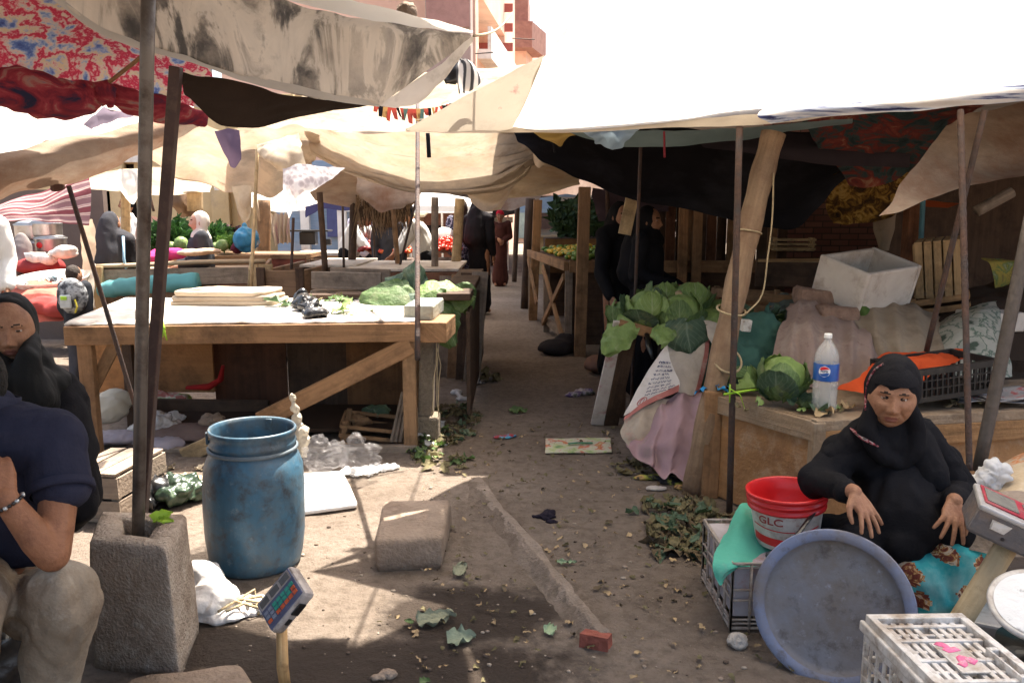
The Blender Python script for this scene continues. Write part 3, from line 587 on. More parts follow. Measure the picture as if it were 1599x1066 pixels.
sheet('bundled_cloth', 'pale blue cloth bunched up below the white canopy hem', [
    [(912, 200, 4.3), (955, 198, 4.3), (1000, 200, 4.3)], [(918, 216, 4.25), (955, 214, 4.15), (985, 212, 4.25)], [(930, 228, 4.3), (958, 236, 4.25), (976, 226, 4.3)]], BLUEC, 24, 16, .03, (8, 8, 8), 17, cat='cloth')
sheet('bundled_cloth', 'ochre yellow cloth corner hanging beside the pale blue cloth', [
    [(828, 200, 4.5), (860, 200, 4.5), (915, 200, 4.5)], [(845, 214, 4.45), (868, 215, 4.4), (900, 210, 4.45)], [(866, 222, 4.5), (878, 226, 4.5), (885, 214, 4.5)]], cloth('ochre_cloth', (.52, .36, .12), .45), 18, 10, .015, (8, 8, 8), 19, cat='cloth')
# dark canopies of the right side
sheet('canopy', 'black canopy sagging low over the cabbage stall', [
    [(796, 204, 6.6), (900, 206, 6.8), (1000, 206, 6.9), (1120, 206, 6.9), (1240, 206, 6.8), (1360, 208, 6.5)],
    [(815, 222, 6.3), (900, 240, 6.4), (1000, 252, 6.5), (1110, 262, 6.5), (1230, 262, 6.4), (1360, 230, 6.3)],
    [(838, 240, 6.1), (900, 270, 6.2), (1000, 292, 6.2), (1110, 310, 6.2), (1220, 318, 6.1), (1345, 245, 6.0)],
    [(850, 252, 6), (905, 284, 6.0), (1000, 312, 5.9), (1100, 340, 5.9), (1210, 362, 5.8), (1250, 355, 5.8), (1300, 300, 5.8), (1340, 252, 5.9)]], BLACKC, 60, 34, .05, (1.5, 1.5, 3), 22)
sheet('canopy', 'charcoal grey cloth lying along the top of the black canopy', [
    [(1090, 214, 5.6), (1200, 208, 5.5), (1330, 204, 5.4), (1420, 200, 5.3)], [(1100, 232, 5.5), (1200, 228, 5.4), (1300, 232, 5.3), (1420, 236, 5.2)], [(1130, 236, 5.45), (1210, 246, 5.35), (1300, 258, 5.25), (1420, 262, 5.2)]], cloth('charcoal_cloth', (.04, .032, .038), .05), 36, 12, .02, (2, 2, 7), 24)
DFL = mk('dark_floral', [(.32, (.012, .02, .02)), (.45, (.03, .055, .055)), (.52, (.13, .025, .02)), (.6, (.20, .045, .03)), (.68, (.26, .16, .09)), (.75, (.05, .07, .06))], scale=7, dist=1.0, detail=8, trans=.14, bump=.1)
sheet('canopy', 'dark red and green floral canopy below the white one at right', [
    [(1240, 172, 4.9), (1340, 160, 4.8), (1440, 156, 4.6), (1560, 146, 4.5)], [(1262, 205, 5.1), (1340, 200, 5.0), (1420, 198, 4.9), (1510, 188, 4.8)], [(1290, 245, 5.4), (1350, 250, 5.3), (1410, 240, 5.2), (1465, 222, 5.0)], [(1330, 292, 5.6), (1360, 296, 5.5), (1400, 282, 5.4), (1430, 262, 5.3)]], DFL, 36, 28, .03, (3, 3, 3), 26)
GFL = mk('golden_leaf_cloth', [(.35, (.03, .02, .012)), (.48, (.12, .065, .02)), (.56, (.34, .19, .04)), (.64, (.55, .36, .10)), (.72, (.10, .08, .03))], scale=13, dist=1.1, detail=8, trans=.4, bump=.1)
sheet('hanging_cloth', 'brown and gold leaf patterned cloth hanging by the brick wall', [
    [(1302, 275, 6.1), (1350, 262, 6.0), (1420, 270, 5.8), (1445, 288, 5.7)], [(1290, 315, 6.2), (1340, 310, 6.1), (1390, 312, 6.0), (1425, 310, 5.9)], [(1300, 348, 6.3), (1330, 350, 6.2), (1370, 346, 6.1), (1400, 330, 6.1)]], GFL, 30, 20, .03, (4, 4, 4), 28, cat='cloth')
sheet('canopy', 'stained beige canopy drooping at the far right edge', [
    [(1480, 196, 4.40), (1540, 172, 4.60), (1640, 158, 4.80), (1760, 150, 4.90)], [(1450, 236, 4.20), (1530, 222, 4.40), (1640, 205, 4.60), (1760, 200, 4.70)], [(1410, 285, 4.00), (1500, 268, 4.20), (1620, 252, 4.40), (1760, 250, 4.50)], [(1372, 338, 3.80), (1470, 304, 4.00), (1600, 272, 4.20), (1760, 270, 4.40)]], BEIGEC, 44, 26, .025, (2.5, 2.5, 2.5), 33)
# sheets added out of view, shaped to throw shade on ground and stalls
def overhead(label, pts, mat, seed, z=2.9):
    mb = MB(); patch(mb, [[V((x, y, z+dz)) for x, y, dz in r] for r in pts], 20, 14, .02, (2, 2, 2), seed)
    tag(put(mb, 'canopy', mat, smooth=True), label, 'canopy')

OVC = cloth('brown_shade_sheet', (.16, .12, .09), .05, .7)
overhead('unseen brown sheet added to shade the front left of the lane', [[(-5, 4.6, 0), (-2.5, 4.25, 0), (-1.2, 4.15, 0), (-.55, 3.9, 0), (-.27, 3.81, 0), (-.07, 3.7, 0), (.19, 3.94, 0), (.33, 4.12, 0)],
    [(-5, 2.8, .1), (-2.5, 2.8, .1), (-1.2, 2.7, .1), (-.5, 2.6, .1), (-.25, 2.6, .1), (0, 2.6, .1), (.3, 2.6, .1), (.5, 2.8, .1)],
    [(-5, -1, 0), (-2.5, -1, 0), (-1.2, -1, 0), (-.5, -1, 0), (-.2, -1, 0), (0, -1, 0), (.3, -1, 0), (.6, -1, 0)]], OVC, 3, 3.0)
overhead('unseen dark strip added behind the white canopy to shade the right', [[(1.5, 4.2, .0), (3, 4.05, .05), (7, 3.9, .1)], [(1.5, 4.6, 0), (3, 4.6, .05), (7, 4.6, .1)], [(1.4, 5.5, 0.02), (3, 5.5, .05), (7, 5.5, .1)]], OVC, 7, 2.3)
overhead('unseen dark sheet added behind the white canopy to shade aisle and right stalls', [[(0.0, 5.3, 0), (.5, 5.3, 0), (1.5, 5.25, .05), (3.5, 5.2, .1), (8, 5, .2)], [(-.09, 7.1, .16), (.5, 7, .18), (1.5, 7, .2), (3.5, 7, .2), (8, 7, .25)],
    [(-.05, 9.5, .35), (.6, 9.5, .4), (1.5, 9.5, .4), (3.5, 9.5, .4), (8, 9.5, .4)], [(.0, 14, 1.2), (.7, 14, 1.1), (1.8, 14, 1.0), (3.5, 14, .8), (8, 14, .6)], [(-.5, 21, 1.9), (.7, 21, 1.8), (1.8, 21, 1.6), (3.5, 21, 1.4), (8, 21, 1.2)], [(-1.2, 33, 3.2), (.7, 33, 3.2), (1.8, 33, 3.0), (3.5, 33, 2.6), (8, 33, 2.4)]], OVC, 5, 2.2)
# ------------------------------------------------------------------ posts and rods
def pole(name, label, a, b, r, mat, n=10, square=False, group=None, wob=.0, cat='post', r2=None):
    mb = MB(); a, b = V(a), V(b)
    if square: mb.bar(a, b, r*2, r*2)
    else:
        k = 8; pts = [a.lerp(b, i/k)+V((R_(-wob, wob), R_(-wob, wob), 0)) for i in range(k+1)]
        mb.tube(pts, [r+(r2-r)*i/k if r2 else r for i in range(k+1)], n)
    o = put(mb, name, mat, smooth=not square, bevel=.004 if square else 0)
    return tag(o, label, cat, group)
BLKC_ = sum((Z(u, v, .445) for u, v in ((140, 842), (260, 856), (291, 803), (158, 797))), V())/4; BLKC_.z = 0
pole('iron_pole', 'round steel pole standing in the concrete block', BLKC_+V((-.012, .02, .33)), P(232, -40, 2.46), .0205, STEEL, 14)
pole('iron_post', 'dark brown square post leaning behind the round steel pole', Z(214, 905), P(275, 104, 2.90), .019, mk('brown_paint', (.060, .034, .028), scale=12, rough=.6, bump=.1, dirt=((.11, .07, .05), .3, 12)), square=True)
pole('thin_rod', 'thin dark rod leaning from the beige strip to the ground', Z(248, 757), P(107, 290, 3.95), .0115, RUST)
pole('iron_rod', 'thin rusty rod standing between the big table and the aisle', Z(652, 560, .85) , P(652, 150, 6.0), .014, RUST)
pole('iron_rod', 'straight iron pole holding up the front of the white canopy', Z(1139, 800), P(1155, 196, 3.88), .0165, RUST)
pole('iron_rod', 'slender iron rod in front of the left cabbages', Z(985, 655), P(1001, 215, 5.5), .012, RUST)
pole('iron_rod', 'tall iron rod between the two wooden posts of the pepper stall', Z(955, 590), P(948, 285, 7.5), .02, RUST)
# ribbed bar with two leaning poles, far right
rb = MB(); a, b = P(1514, 735, 3.15), P(1500, 172, 3.6); k = 70
rb.tube([a.lerp(b, i/k) for i in range(k+1)], [.0135*(1.12 if i % 2 and i > 28 else .97) for i in range(k+1)], 8)
tag(put(rb, 'ribbed_bar', RUST, smooth=True), 'ribbed iron reinforcing bar standing right of the seated woman', 'post')
pole('thin_rod', 'dark flat rod slanting across the wooden crates at right', P(1447, 548, 3.95), P(1538, 172, 3.62), .0135, RUST)
pole('iron_pole', 'grey bent iron pole leaning at the right edge of the counter', P(1528, 735, 3.3), P(1612, 330, 3.3), .026, mk('grey_iron', (.10, .085, .075), scale=20, rough=.6, metal=.4, bump=.2))
lg = MB(); pts = [Z(1082, 770), P(1104, 660, 4.14), P(1135, 520, 4.2), P(1160, 400, 4.25), P(1186, 290, 4.28), P(1208, 208, 4.3)]
q = [catmull(pts, i/30) for i in range(31)]
lg.tube(q, [.062+.004*math.sin(i*1.3) for i in range(31)], 14); lgo = put(lg, 'wooden_post', wood('post_brown', (.29, .195, .12), dirt=((.17, .10, .06), .5, 4)), smooth=True)
tag(lgo, 'thick leaning wooden post bound with rope at the counter', 'post')
def loop(name, label, c, r, tilt, rr=.006, mat=ROPE):
    mb = MB(); n = 28; R = rot(*tilt); c = V(c)
    mb.tube([c+R @ V((r[0]*math.cos(2*PI*i/n), r[1]*math.sin(2*PI*i/n), 0)) for i in range(n+1)], rr, 6, cap=False)
    return tag(put(mb, name, mat, smooth=True), label, 'rope')
loop('rope_loop', 'loose tan rope loop hanging on the leaning post above the counter', P(1136, 562, 4.16), (.075, .085), (42, 8, 0))
loop('rope_loop', 'rope turns round the leaning post at cabbage height', P(1142, 484, 4.2), (.075, .08), (14, 6, 0))
loop('rope_loop', 'white rope wound round the leaning post below the canopy', P(1168, 362, 4.26), (.07, .07), (-6, 10, 0), .005)
rp = MB(); rp.tube([catmull([P(1208, 270, 4.22), P(1206, 340, 4.2), P(1199, 400, 4.2), P(1190, 460, 4.2), P(1165, 490, 4.14)], i/20) for i in range(21)], .0045, 6)
tag(put(rp, 'rope', ROPE, smooth=True), 'slack cord hanging down beside the leaning post', 'rope')
# wooden posts of the pepper stall and far stalls
GP = 'wooden posts along the right of the aisle'
for (u, v0, v1, Y, w, lab) in ((905, 556, 292, None, .06, 'squared wooden post at the near corner of the pepper stall'), (832, 500, 312, None, .06, 'pale brown wooden post at the far corner of the pepper stall'),
                               (820, 482, 310, None, .075, 'dark round log post just left of the pale brown post')):
    a = Z(u, v0); b = P(u+8, v1, a.y); pole('wooden_post', lab, a, b, w, WD if u != 820 else WDK, square=(u != 820), group=GP)
GR = 'thin rods holding up the far canopies'
for (u0, v0, u1, v1, Y, r, m, lab) in ((392, 448, 402, 232, 6.9, .016, WDP, 'pale thin pole with a string, beside the dark wooden boxes'), (455, 420, 458, 340, 7.5, .014, RUST, 'short dark rod under the embroidered cloth'),
        (508, 425, 499, 300, 7.8, .03, WDK, 'dark leaning wooden post right of the embroidered cloth'), (537, 428, 535, 322, 9, .014, RUST, 'thin black rod left of the person in the white shirt'),
        (549, 430, 553, 300, 10, .05, WDK, 'thick dark post under the dull tan awning'), (585, 424, 583, 332, 10.5, .014, RUST, 'thin rod before the dark robed seller'), (622, 425, 612, 300, 9.5, .03, WD, 'brown post leaning left of the tomato stall'),
        (624, 416, 650, 312, 9.3, .014, RUST, 'slanting dark rod crossing the tomato stall'), (679, 425, 679, 308, 9, .04, WDG, 'grey wooden post beside the bending person in white'), (711, 430, 718, 310, 10, .06, WDP, 'pale squared wooden post left of the women in the aisle'),
        (803, 440, 808, 320, 16, .05, WDK, 'dark post behind the man with the red cap'), (770, 420, 768, 318, 24, .06, RUST, 'far thin post beyond the man with the red cap'), (240, 330, 229, 285, 12, .02, RUST, 'short thin rod before the tan shop wall'), (305, 330, 303, 285, 12, .12, WDP, 'stout pale post behind the woman in the white headscarf'),
        (196, 380, 196, 285, 12, .07, WDP, 'pale post in front of the shop wall behind the black headscarf'), (412, 400, 412, 312, 12, .1, WD, 'brown post by the hanging clothes')):
    pole('canopy_rod' if r < .03 else 'wooden_post', lab, P(u0, v0, Y), P(u1, v1, Y), r, m, group=GR, n=8)
pl = MB(); pl.bar(P(975, 366, 6.4), P(988, 305, 6.4), .1, .03, (0, 1, 0)); tag(put(pl, 'plank', WDP, bevel=.003), 'pale short plank hanging above the black clad seller', 'plank')
# ------------------------------------------------------------------ buildings behind
PINK = mk('salmon_plaster', [(.3, (.70, .43, .32)), (.6, (.78, .53, .41)), (.8, (.80, .58, .47))], scale=.9, rough=.9, bump=.2, bscale=5, dirt=((.45, .30, .24), .25, .6))
GREYP = mk('grey_rose_render', [(.3, (.30, .22, .19)), (.6, (.38, .28, .24)), (.8, (.34, .20, .17))], scale=1.2, rough=.95, bump=.3, bscale=6)
TAN = mk('tan_wall', [(.3, (.46, .33, .17)), (.6, (.58, .43, .24)), (.8, (.64, .50, .32))], scale=1.2, rough=.9, bump=.3, bscale=8, dirt=((.33, .25, .17), .35, 1.1))
DARKH = mk('dark_opening', (.03, .022, .02), scale=3, rough=.9, bump=0); REDS = mk('red_band', (.36, .10, .08), scale=4, rough=.9, bump=.1)
WHP = mk('white_paint_wall', (.72, .68, .62), scale=2, rough=.8, bump=.1, dirt=((.5, .4, .32), .3, 2))
def facade(t, name, m, corners, mat=None):
    mb = MB(); mb.box(*corners); return put(mb, name, mat or m, t, bevel=.02)
# long salmon block with recessed balconies on its sunny side
b1 = thing('apartment_building', 'salmon plastered apartment building with a boxed grey balcony and red striped recess', 'building', (-1.5, 34, 0))
x0, x1 = P(560, 0, 25).x, P(803, 0, 34).x
bb = MB(); y0 = 26; xr = P(737, 0, y0).x
bb.box((xr-4.2-.4, y0+6.5, 9), (8.4-.8, 10, 18)); put(bb, 'wall', PINK, b1)
# side wing built of strips so that the balcony is a true recess
xe = P(804, 0, 37).x
def strip(ya, yb, za, zb, mat, name='wall', xa=xr-.8, off=0):
    mb = MB(); fx = lambda y: xr+(xe-xr)*(y-y0)/(37-y0)+off
    pts = [(xa, ya), (fx(ya), ya), (fx(yb), yb), (xa, yb)]; mb.plank(pts, za, zb); return put(mb, name, mat, b1)
zt = P(735, 20, y0+1).z; zb_ = P(770, 92, y0+4).z
strip(y0+.6, 37, 0, zb_-.4, PINK); strip(y0+.6, 37, zt+.7, 18, PINK); strip(33.6, 37, zb_-.4, zt+.7, PINK); strip(y0+.6, y0+1.2, zb_-.4, zt+.7, PINK)
mb = MB(); mb.plank([(xr-1.0, y0+1.2), (xr-.7, y0+1.2), (xe-1.6, 33.6), (xe-1.9, 33.6)], zb_-.4, zt+.7); put(mb, 'recess_wall', PINK, b1)
for k in range(5):
    z = zb_+.2+k*.75; mb = MB(); fx = lambda y: xr-.69+(xe-1.6-xr+.7)*(y-y0-1.2)/(33.6-y0-1.2)
    mb.plank([(fx(y0+1.25), y0+1.25), (fx(y0+1.25)+.03, y0+1.25), (fx(33.5)+.03, 33.5), (fx(33.5), 33.5)], z, z+.32); put(mb, 'red_stripe', REDS, b1)
    mb = MB(); mb.box((fx(33.55)+.75, 33.55, z+.16), (1.5, .06, .32)); put(mb, 'red_stripe', REDS, b1)
mb = MB(); mb.box((fx(30.5)+.3, 31, zb_+1.2), (.12, 2.0, 2.6)); put(mb, 'door', DARKH, b1)
mb = MB(); fo = lambda y: xr+(xe-xr)*(y-y0)/(37-y0)
mb.plank([(fo(y0+1)-.9, y0+1), (fo(y0+1)+.45, y0+1), (fo(34)+.45, 34), (fo(34)-.9, 34)], zb_-.55, zb_-.25); put(mb, 'balcony_slab', WHP, b1)
mb = MB(); mb.plank([(fo(y0+1)+.33, y0+1), (fo(y0+1)+.45, y0+1), (fo(34)+.45, 34), (fo(34)+.33, 34)], zb_-.25, zb_+.45); put(mb, 'balcony_parapet', WHP, b1)
mb = MB(); gx0 = P(664, 0, 25).x; mb.box(((gx0+xr)/2, y0+.2, 8), (xr-gx0, 2.4, 16)); put(mb, 'grey_bay', GREYP, b1, bevel=.03)
mb = MB(); mb.box(((gx0+xr)/2, y0-1.02, P(700, 18, 25).z), (xr-gx0-.06, .06, .9)); put(mb, 'rose_panel', mk('rose_panel', (.36, .20, .17), scale=3, rough=.95), b1)
for z in (3.4, 11.5): mb = MB(); mb.box((P(600, 0, 27).x, 27.45, z), (1.3, .15, 1.5)); w = put(mb, 'window', DARKH, b1); mb = MB(); mb.box((P(600, 0, 27).x, 27.38, z), (1.5, .08, .1)); put(mb, 'sill', WHP, w)
b2 = thing('apartment_building', 'unfinished brick building with a dark overhanging bay and salmon side, farthest back', 'building', (1.5, 48, 0))
yb = 46; xa, xb = P(803, 0, yb).x, P(831, 0, yb).x; xc = P(857, 0, yb+9).x
BRK = mk('dark_brick', [(.3, (.22, .11, .09)), (.6, (.30, .16, .125)), (.8, (.34, .20, .16))], scale=3, rough=.95, bump=.4, bscale=6)
ztop, zmid = P(0, 42, yb).z, P(0, 74, yb).z
mb = MB(); mb.plank([(xa-2, yb+1), (xb-.3, yb+1), (xc, yb+9), (xa-2, yb+9)], 0, ztop-.8); put(mb, 'wall', PINK, b2)
mb = MB(); mb.plank([(xa-2, yb), (xb, yb), (xb+.9, yb+3), (xa-2, yb+3)], zmid, ztop+.3); put(mb, 'overhanging_bay', BRK, b2)
mb = MB(); mb.plank([(xa-2, yb+2), (xa+.8, yb+2), (xa+1, yb+6), (xa-2, yb+6)], ztop, ztop+2.5); put(mb, 'roof_room', BRK, b2)
mb = MB()
for i in range(5): mb.bar((xa+.4+i*.28, yb+2.5, ztop), (xa+.5+i*.3, yb+2.6, ztop+R_(.8, 2.0)), .03, .03)
put(mb, 'roof_bars', RUST, b2)
for k in range(3):
    mb = MB(); mb.box((xa+.25+k*.42, yb+.97, zmid-1.6), (.22, .1, 1.4)); put(mb, 'pillar', PINK if k % 2 else BRK, b2)
# tan shop wall at far left with a door
sh = thing('shop_building', 'low tan plastered shop with a dark doorway behind the left stalls', 'building', (P(260, 330, 16).x, 16, 0))
xl, xr2 = P(-260, 0, 16).x, P(470, 0, 16).x
dx0, dx1 = P(168, 0, 16).x, P(190, 0, 16).x
mb = MB(); mb.box(((xl+dx0)/2, 16.2, 1.9), (dx0-xl, .4, 3.8)); mb.box(((dx1+xr2)/2, 16.2, 1.9), (xr2-dx1, .4, 3.8)); mb.box(((dx0+dx1)/2, 16.2, 3.15), (dx1-dx0, .4, 1.3)); put(mb, 'wall', TAN, sh)
mb = MB(); mb.box(((dx0+dx1)/2, 16.3, 1.25), (dx1-dx0, .1, 2.5)); put(mb, 'door', DARKH, sh)
for px in (140, 162, 330, 440): mb = MB(); mb.box((P(px, 0, 16).x, 15.93, 1.9), (.35, .16, 3.8)); put(mb, 'pilaster', TAN, sh, bevel=.01)
mb = MB(); mb.box(((dx0+dx1)/2, 15.96, 2.62), (.9, .1, .2)); put(mb, 'lintel', WHP, sh)
mb = MB(); mb.box((P(432, 0, 15.5).x, 15.4, 2.1), (2.2, 1.2, .05), rot(12, 0, 0)); put(mb, 'awning', mk('corrugated_white', (.75, .73, .7), scale=(30, 1, 1), pat='wave', rough=.5, bump=.5), sh)
# grey blue shuttered kiosk and further far backdrop buildings
ks = thing('kiosk', 'grey blue shuttered kiosk with white posts beyond the middle stalls', 'kiosk', P(495, 400, 15))
mb = MB(); mb.box((P(500, 0, 15).x, 15.8, 1.25), (1.95, 1.5, 2.5)); put(mb, 'shutter', mk('blue_grey_shutter', (.20, .27, .36), scale=(2, 2, 34), pat=None, rough=.6, bump=.2, dirt=((.3, .32, .36), .3, 3)), ks)
for px in (463, 523): mb = MB(); mb.box((P(px, 0, 15).x, 15, 1.25), (.16, .12, 2.5)); put(mb, 'post', WHP, ks)
mb = MB(); mb.box((P(513, 0, 15).x, 14.98, 1.5), (.32, .06, .8)); put(mb, 'sign_panel', mk('navy_panel', (.06, .07, .17), scale=5, rough=.5), ks)
mb = MB(); mb.box((P(533, 0, 15.5).x, 15.8, 1.5), (.5, .8, 3.0)); put(mb, 'wing', mk('pale_louvre', (.55, .57, .52), scale=(2, 2, 40), rough=.7), ks)
sheet('hanging_cloth', 'navy cloth scrap draped along the kiosk top', [[(476, 322, 12), (520, 316, 12), (570, 326, 12)], [(478, 338, 12), (510, 326, 12), (565, 330, 12)]], cloth('navy_cloth', (.05, .05, .12), .15), 14, 6, .03, (3, 3, 3), 1, cat='cloth')
fb = thing('row_building', 'pale sunlit building closing the far end of the market lane', 'building', P(760, 340, 44))
mb = MB(); mb.box((P(830, 0, 44).x, 45, 2.4), (22, 1, 4.8)); put(mb, 'wall', mk('cream_render', (.62, .54, .44), scale=.6, rough=.9, bump=.2, dirt=((.4, .3, .22), .4, .5)), fb)
for i in range(9):
    mb = MB(); mb.box((P(600+i*52, 0, 44).x, 44.45, 1.4), (1.1, .12, 2.3)); put(mb, 'shop_opening' if i % 2 else 'shop_shutter', DARKH if i % 2 else mk('faded_green', (.2, .3, .3), scale=3, rough=.6), fb)
UMB = cloth('white_parasol', (.80, .78, .76), .5, .95, scale=1)
for i, (u, v, Y, w, mt, lab) in enumerate(((640, 318, 16, 1.5, UMB, 'white market parasol behind the tomato stall'), (690, 322, 19, 1.2, UMB, 'white parasol between the grey posts'), (884, 322, 20, 1.3, BLUEC, 'pale blue parasol beyond the pepper stall'), (793, 318, 22, 1.3, cloth('red_parasol', (.42, .05, .07), .4), 'red parasol at the end of the aisle'), (752, 318, 26, 1.5, UMB, 'small white parasol far down the aisle'))):
    p = P(u, v, Y); t = thing('parasol', lab, 'parasol', (p.x, Y, 0), 'parasols far down the lane')
    mb = MB(); n = 16; prof = [(0.02, p.z+.30), (w*.5, p.z+.2), (w, p.z-.06), (w*.99, p.z-.16)]; mb.lathe(prof[::-1], (p.x, Y, 0), n, cap0=False); put(mb, 'parasol_cover', mt, t, smooth=False)
    mb = MB(); mb.tube([(p.x, Y, 0), (p.x, Y, p.z+.3)], .025, 8); put(mb, 'parasol_pole', WHP, t)
# brick wall and plank partition that close the dark side on the right
def brickmat():
    m = bpy.data.materials.new('old_brickwork'); m.use_nodes = True; t = m.node_tree; L = t.links.new; b = t.nodes['Principled BSDF']
    tc = _n(t, 'ShaderNodeTexCoord'); mp = _n(t, 'ShaderNodeMapping'); mp.inputs['Rotation'].default_value = (PI/2, 0, 0); L(tc.outputs['Object'], mp.inputs[0])
    br = _n(t, 'ShaderNodeTexBrick'); br.inputs['Scale'].default_value = 4.2; br.inputs['Color1'].default_value = (.20, .095, .08, 1); br.inputs['Color2'].default_value = (.28, .145, .12, 1)
    br.inputs['Mortar'].default_value = (.10, .075, .06, 1); br.inputs['Mortar Size'].default_value = .03; br.inputs['Brick Width'].default_value = .9; br.inputs['Row Height'].default_value = .3
    L(mp.outputs[0], br.inputs[0]); L(br.outputs[0], b.inputs['Base Color']); b.inputs['Roughness'].default_value = .95
    bp = _n(t, 'ShaderNodeBump'); bp.inputs['Strength'].default_value = .6; L(br.outputs['Fac'], bp.inputs['Height']); bp.invert = True; L(bp.outputs[0], b.inputs['Normal'])
    return m
BRKW = brickmat()
mb = MB(); xa, xb = P(1215, 0, 9.5).x, P(1900, 0, 9.5).x; mb.box(((xa+xb)/2, 9.65, 1.35), (xb-xa, .3, 2.7)); tag(put(mb, 'brick_wall', BRKW), 'old purple brown brick wall behind the styrofoam box', 'wall')
mb = MB(); mb.box((8.5, 6.0, 1.3), (.3, 9, 2.6)); tag(put(mb, 'side_wall', BRKW), 'brick wall closing the market on the far right', 'wall')
pt = thing('plank_partition', 'dark plank hut front behind the black clad seller', 'partition', P(1100, 430, 8.8))
for i in range(15):
    u = 1000+i*16; a = P(u, 330, 8.8+.04*(i % 3)); mb = MB(); mb.box((a.x, a.y, 1.02), (.105, .03, 2.05+.1*R_(-1, 1)), jit=.004)
    put(mb, 'plank', (WDK, WD, WDK, wood('red_brown_wood', (.17, .075, .04)))[i % 4], pt, bevel=.003)
for i, (u, m) in enumerate(((1068, WDO), (1090, WD))): a = P(u, 330, 8.6); mb = MB(); mb.box((a.x, a.y, 1.05), (.1, .06, 2.1)); put(mb, 'frame_post', m, pt, bevel=.004)
mb = MB(); mb.bar(P(1002, 308, 8.65), P(1240, 326, 8.65), .06, .12); put(mb, 'beam', wood('red_brown_wood', (.17, .075, .04)), pt, bevel=.004)
sheet('hanging_cloth', 'dusky lilac cloth hung across the back of the right stalls', [[(925, 290, 7.6), (985, 306, 7.6), (1045, 318, 7.6)], [(930, 322, 7.5), (985, 335, 7.5), (1045, 330, 7.5)], [(935, 348, 7.5), (965, 340, 7.5), (1045, 322, 7.5)]], cloth('dusky_lilac', (.09, .065, .08), .2), 24, 14, .03, (4, 4, 4), 3, cat='cloth')
# ------------------------------------------------------------------ leaf and cabbage builders
def leaf(mb, base, d, nrm, L_, W_, curl=.3, ruf=.12, seed=0, m=0, nu=9, nv=9, cup=.25):
    base, d, nrm = V(base), V(d).normalized(), V(nrm); nrm = (nrm-d*nrm.dot(d)).normalized(); s = d.cross(nrm)
    def fn(u, v):
        a = (u-.5)*2; w = W_*math.sin(PI*min(1, .12+.86*v)**.8)**.7*.5
        p = base + d*(L_*v) + s*(a*w) + nrm*(-curl*L_*v*v + cup*W_*a*a*.5)
        e = abs(a)**2*ruf*L_; q = V((u*4, v*5, seed*3.1))
        return p + nrm*(noise.noise(q*1.3)*e*1.6) + s*(noise.noise(q+V((9, 0, 0)))*e*.6) - nrm*(.012*L_*(1-abs(a))**4) + d*(e*noise.noise(q*2)*.5*(v > .5))
    return mb.grid(fn, nu, nv, m)
def cabbage(label, c, r, seed, n=8, spread=1.0, group=None, face=None, open_=.5):
    rd = random.Random(seed); c = V(c); t = thing('cabbage', label, 'cabbage', c-V((0, 0, r*.9)), group)
    h = MB(); h.ico(c, (r, r, r*.92), 4, .07, 2.2, seed=seed); put(h, 'head', CABB, t, smooth=True)
    def wrapleaf(az, el0, el1, half, k, fl, sd):
        """leaf that follows the head from its foot upwards and peels off at the rim"""
        b = MB()
        def fn(u, v):
            a = (u-.5)*2; el = el0+(el1-el0)*v; w = half*math.sin(PI*min(1, .2+.78*v))**.6
            th = az+a*w/max(.35, math.cos(el*.8)); q = V((u*5, v*5, sd*2.3))
            lift = k+fl*(v**3)*1.0+.32*fl*abs(a)**3+.05*noise.noise(q)+.16*(abs(a)**2*.6+v**2*.5)*noise.noise(q*1.9)-.03*(1-abs(a))**6
            return c+V((math.cos(el)*math.cos(th), math.cos(el)*math.sin(th), math.sin(el)*.95))*(r*lift)
        b.grid(fn, 17, 15); return b
    for i in range(n):
        az = 2*PI*i/n+rd.uniform(-.35, .35)
        o = put(wrapleaf(az, rd.uniform(-1.25, -.9), (rd.uniform(-.05, .5) if i % 2 else rd.uniform(.6, 1.15)), rd.uniform(.7, 1.0), rd.uniform(1.02, 1.08), rd.uniform(.08, .42)*spread*(1 if i % 2 else .45), seed+i), 'leaf', (LEAFD if rd.random() < .55 else LEAF) if i % 2 else (PALEL if rd.random() < .7 else LEAF), t, smooth=True)
    return t
def scatter_leaves(name, label, cat, c, r, n, mats, size, z=0, seed=0, flat=.2, kind='stuff', group=None):
    rd = random.Random(seed); mb = MB(); c = V(c)
    for i in range(n):
        a = rd.uniform(0, 2*PI); q = math.sqrt(rd.random()); s = size*rd.uniform(.5, 1.4)
        p = c+V((r[0]*q*math.cos(a), r[1]*q*math.sin(a), z+rd.uniform(.004, .02+r[2]*(1-q)))); d = V((rd.uniform(-1, 1), rd.uniform(-1, 1), rd.uniform(-flat, flat)))
        leaf(mb, p, d, V((rd.uniform(-.5, .5), rd.uniform(-.5, .5), 1)), s, s*rd.uniform(.35, .8), rd.uniform(-.2, .5), .3, seed+i, m=rd.randrange(len(mats)), nu=5, nv=6, cup=rd.uniform(-.4, .6))
    return tag(put(mb, name, mats, smooth=True), label, cat, group, kind)
def sack_blob(name, label, cat, parts, mat, vox=.012, wr=(.012, (9, 9, 9), 1), smooth=5, group=None, parent=None):
    mb = MB()
    for c, r in parts: mb.ico(c, r, 3, .12, 2, seed=len(mb.v) % 17)
    for (c, r), (c2, r2) in zip(parts, parts[1:]): mb.tube([c, c2], [max(min(r)*.8, vox*1.6), max(min(r2)*.8, vox*1.6)], 8)
    o = put(remesh(mb, vox, smooth, wr), name, mat, parent, smooth=True)
    return tag(o, label, cat, group) if parent is None else o
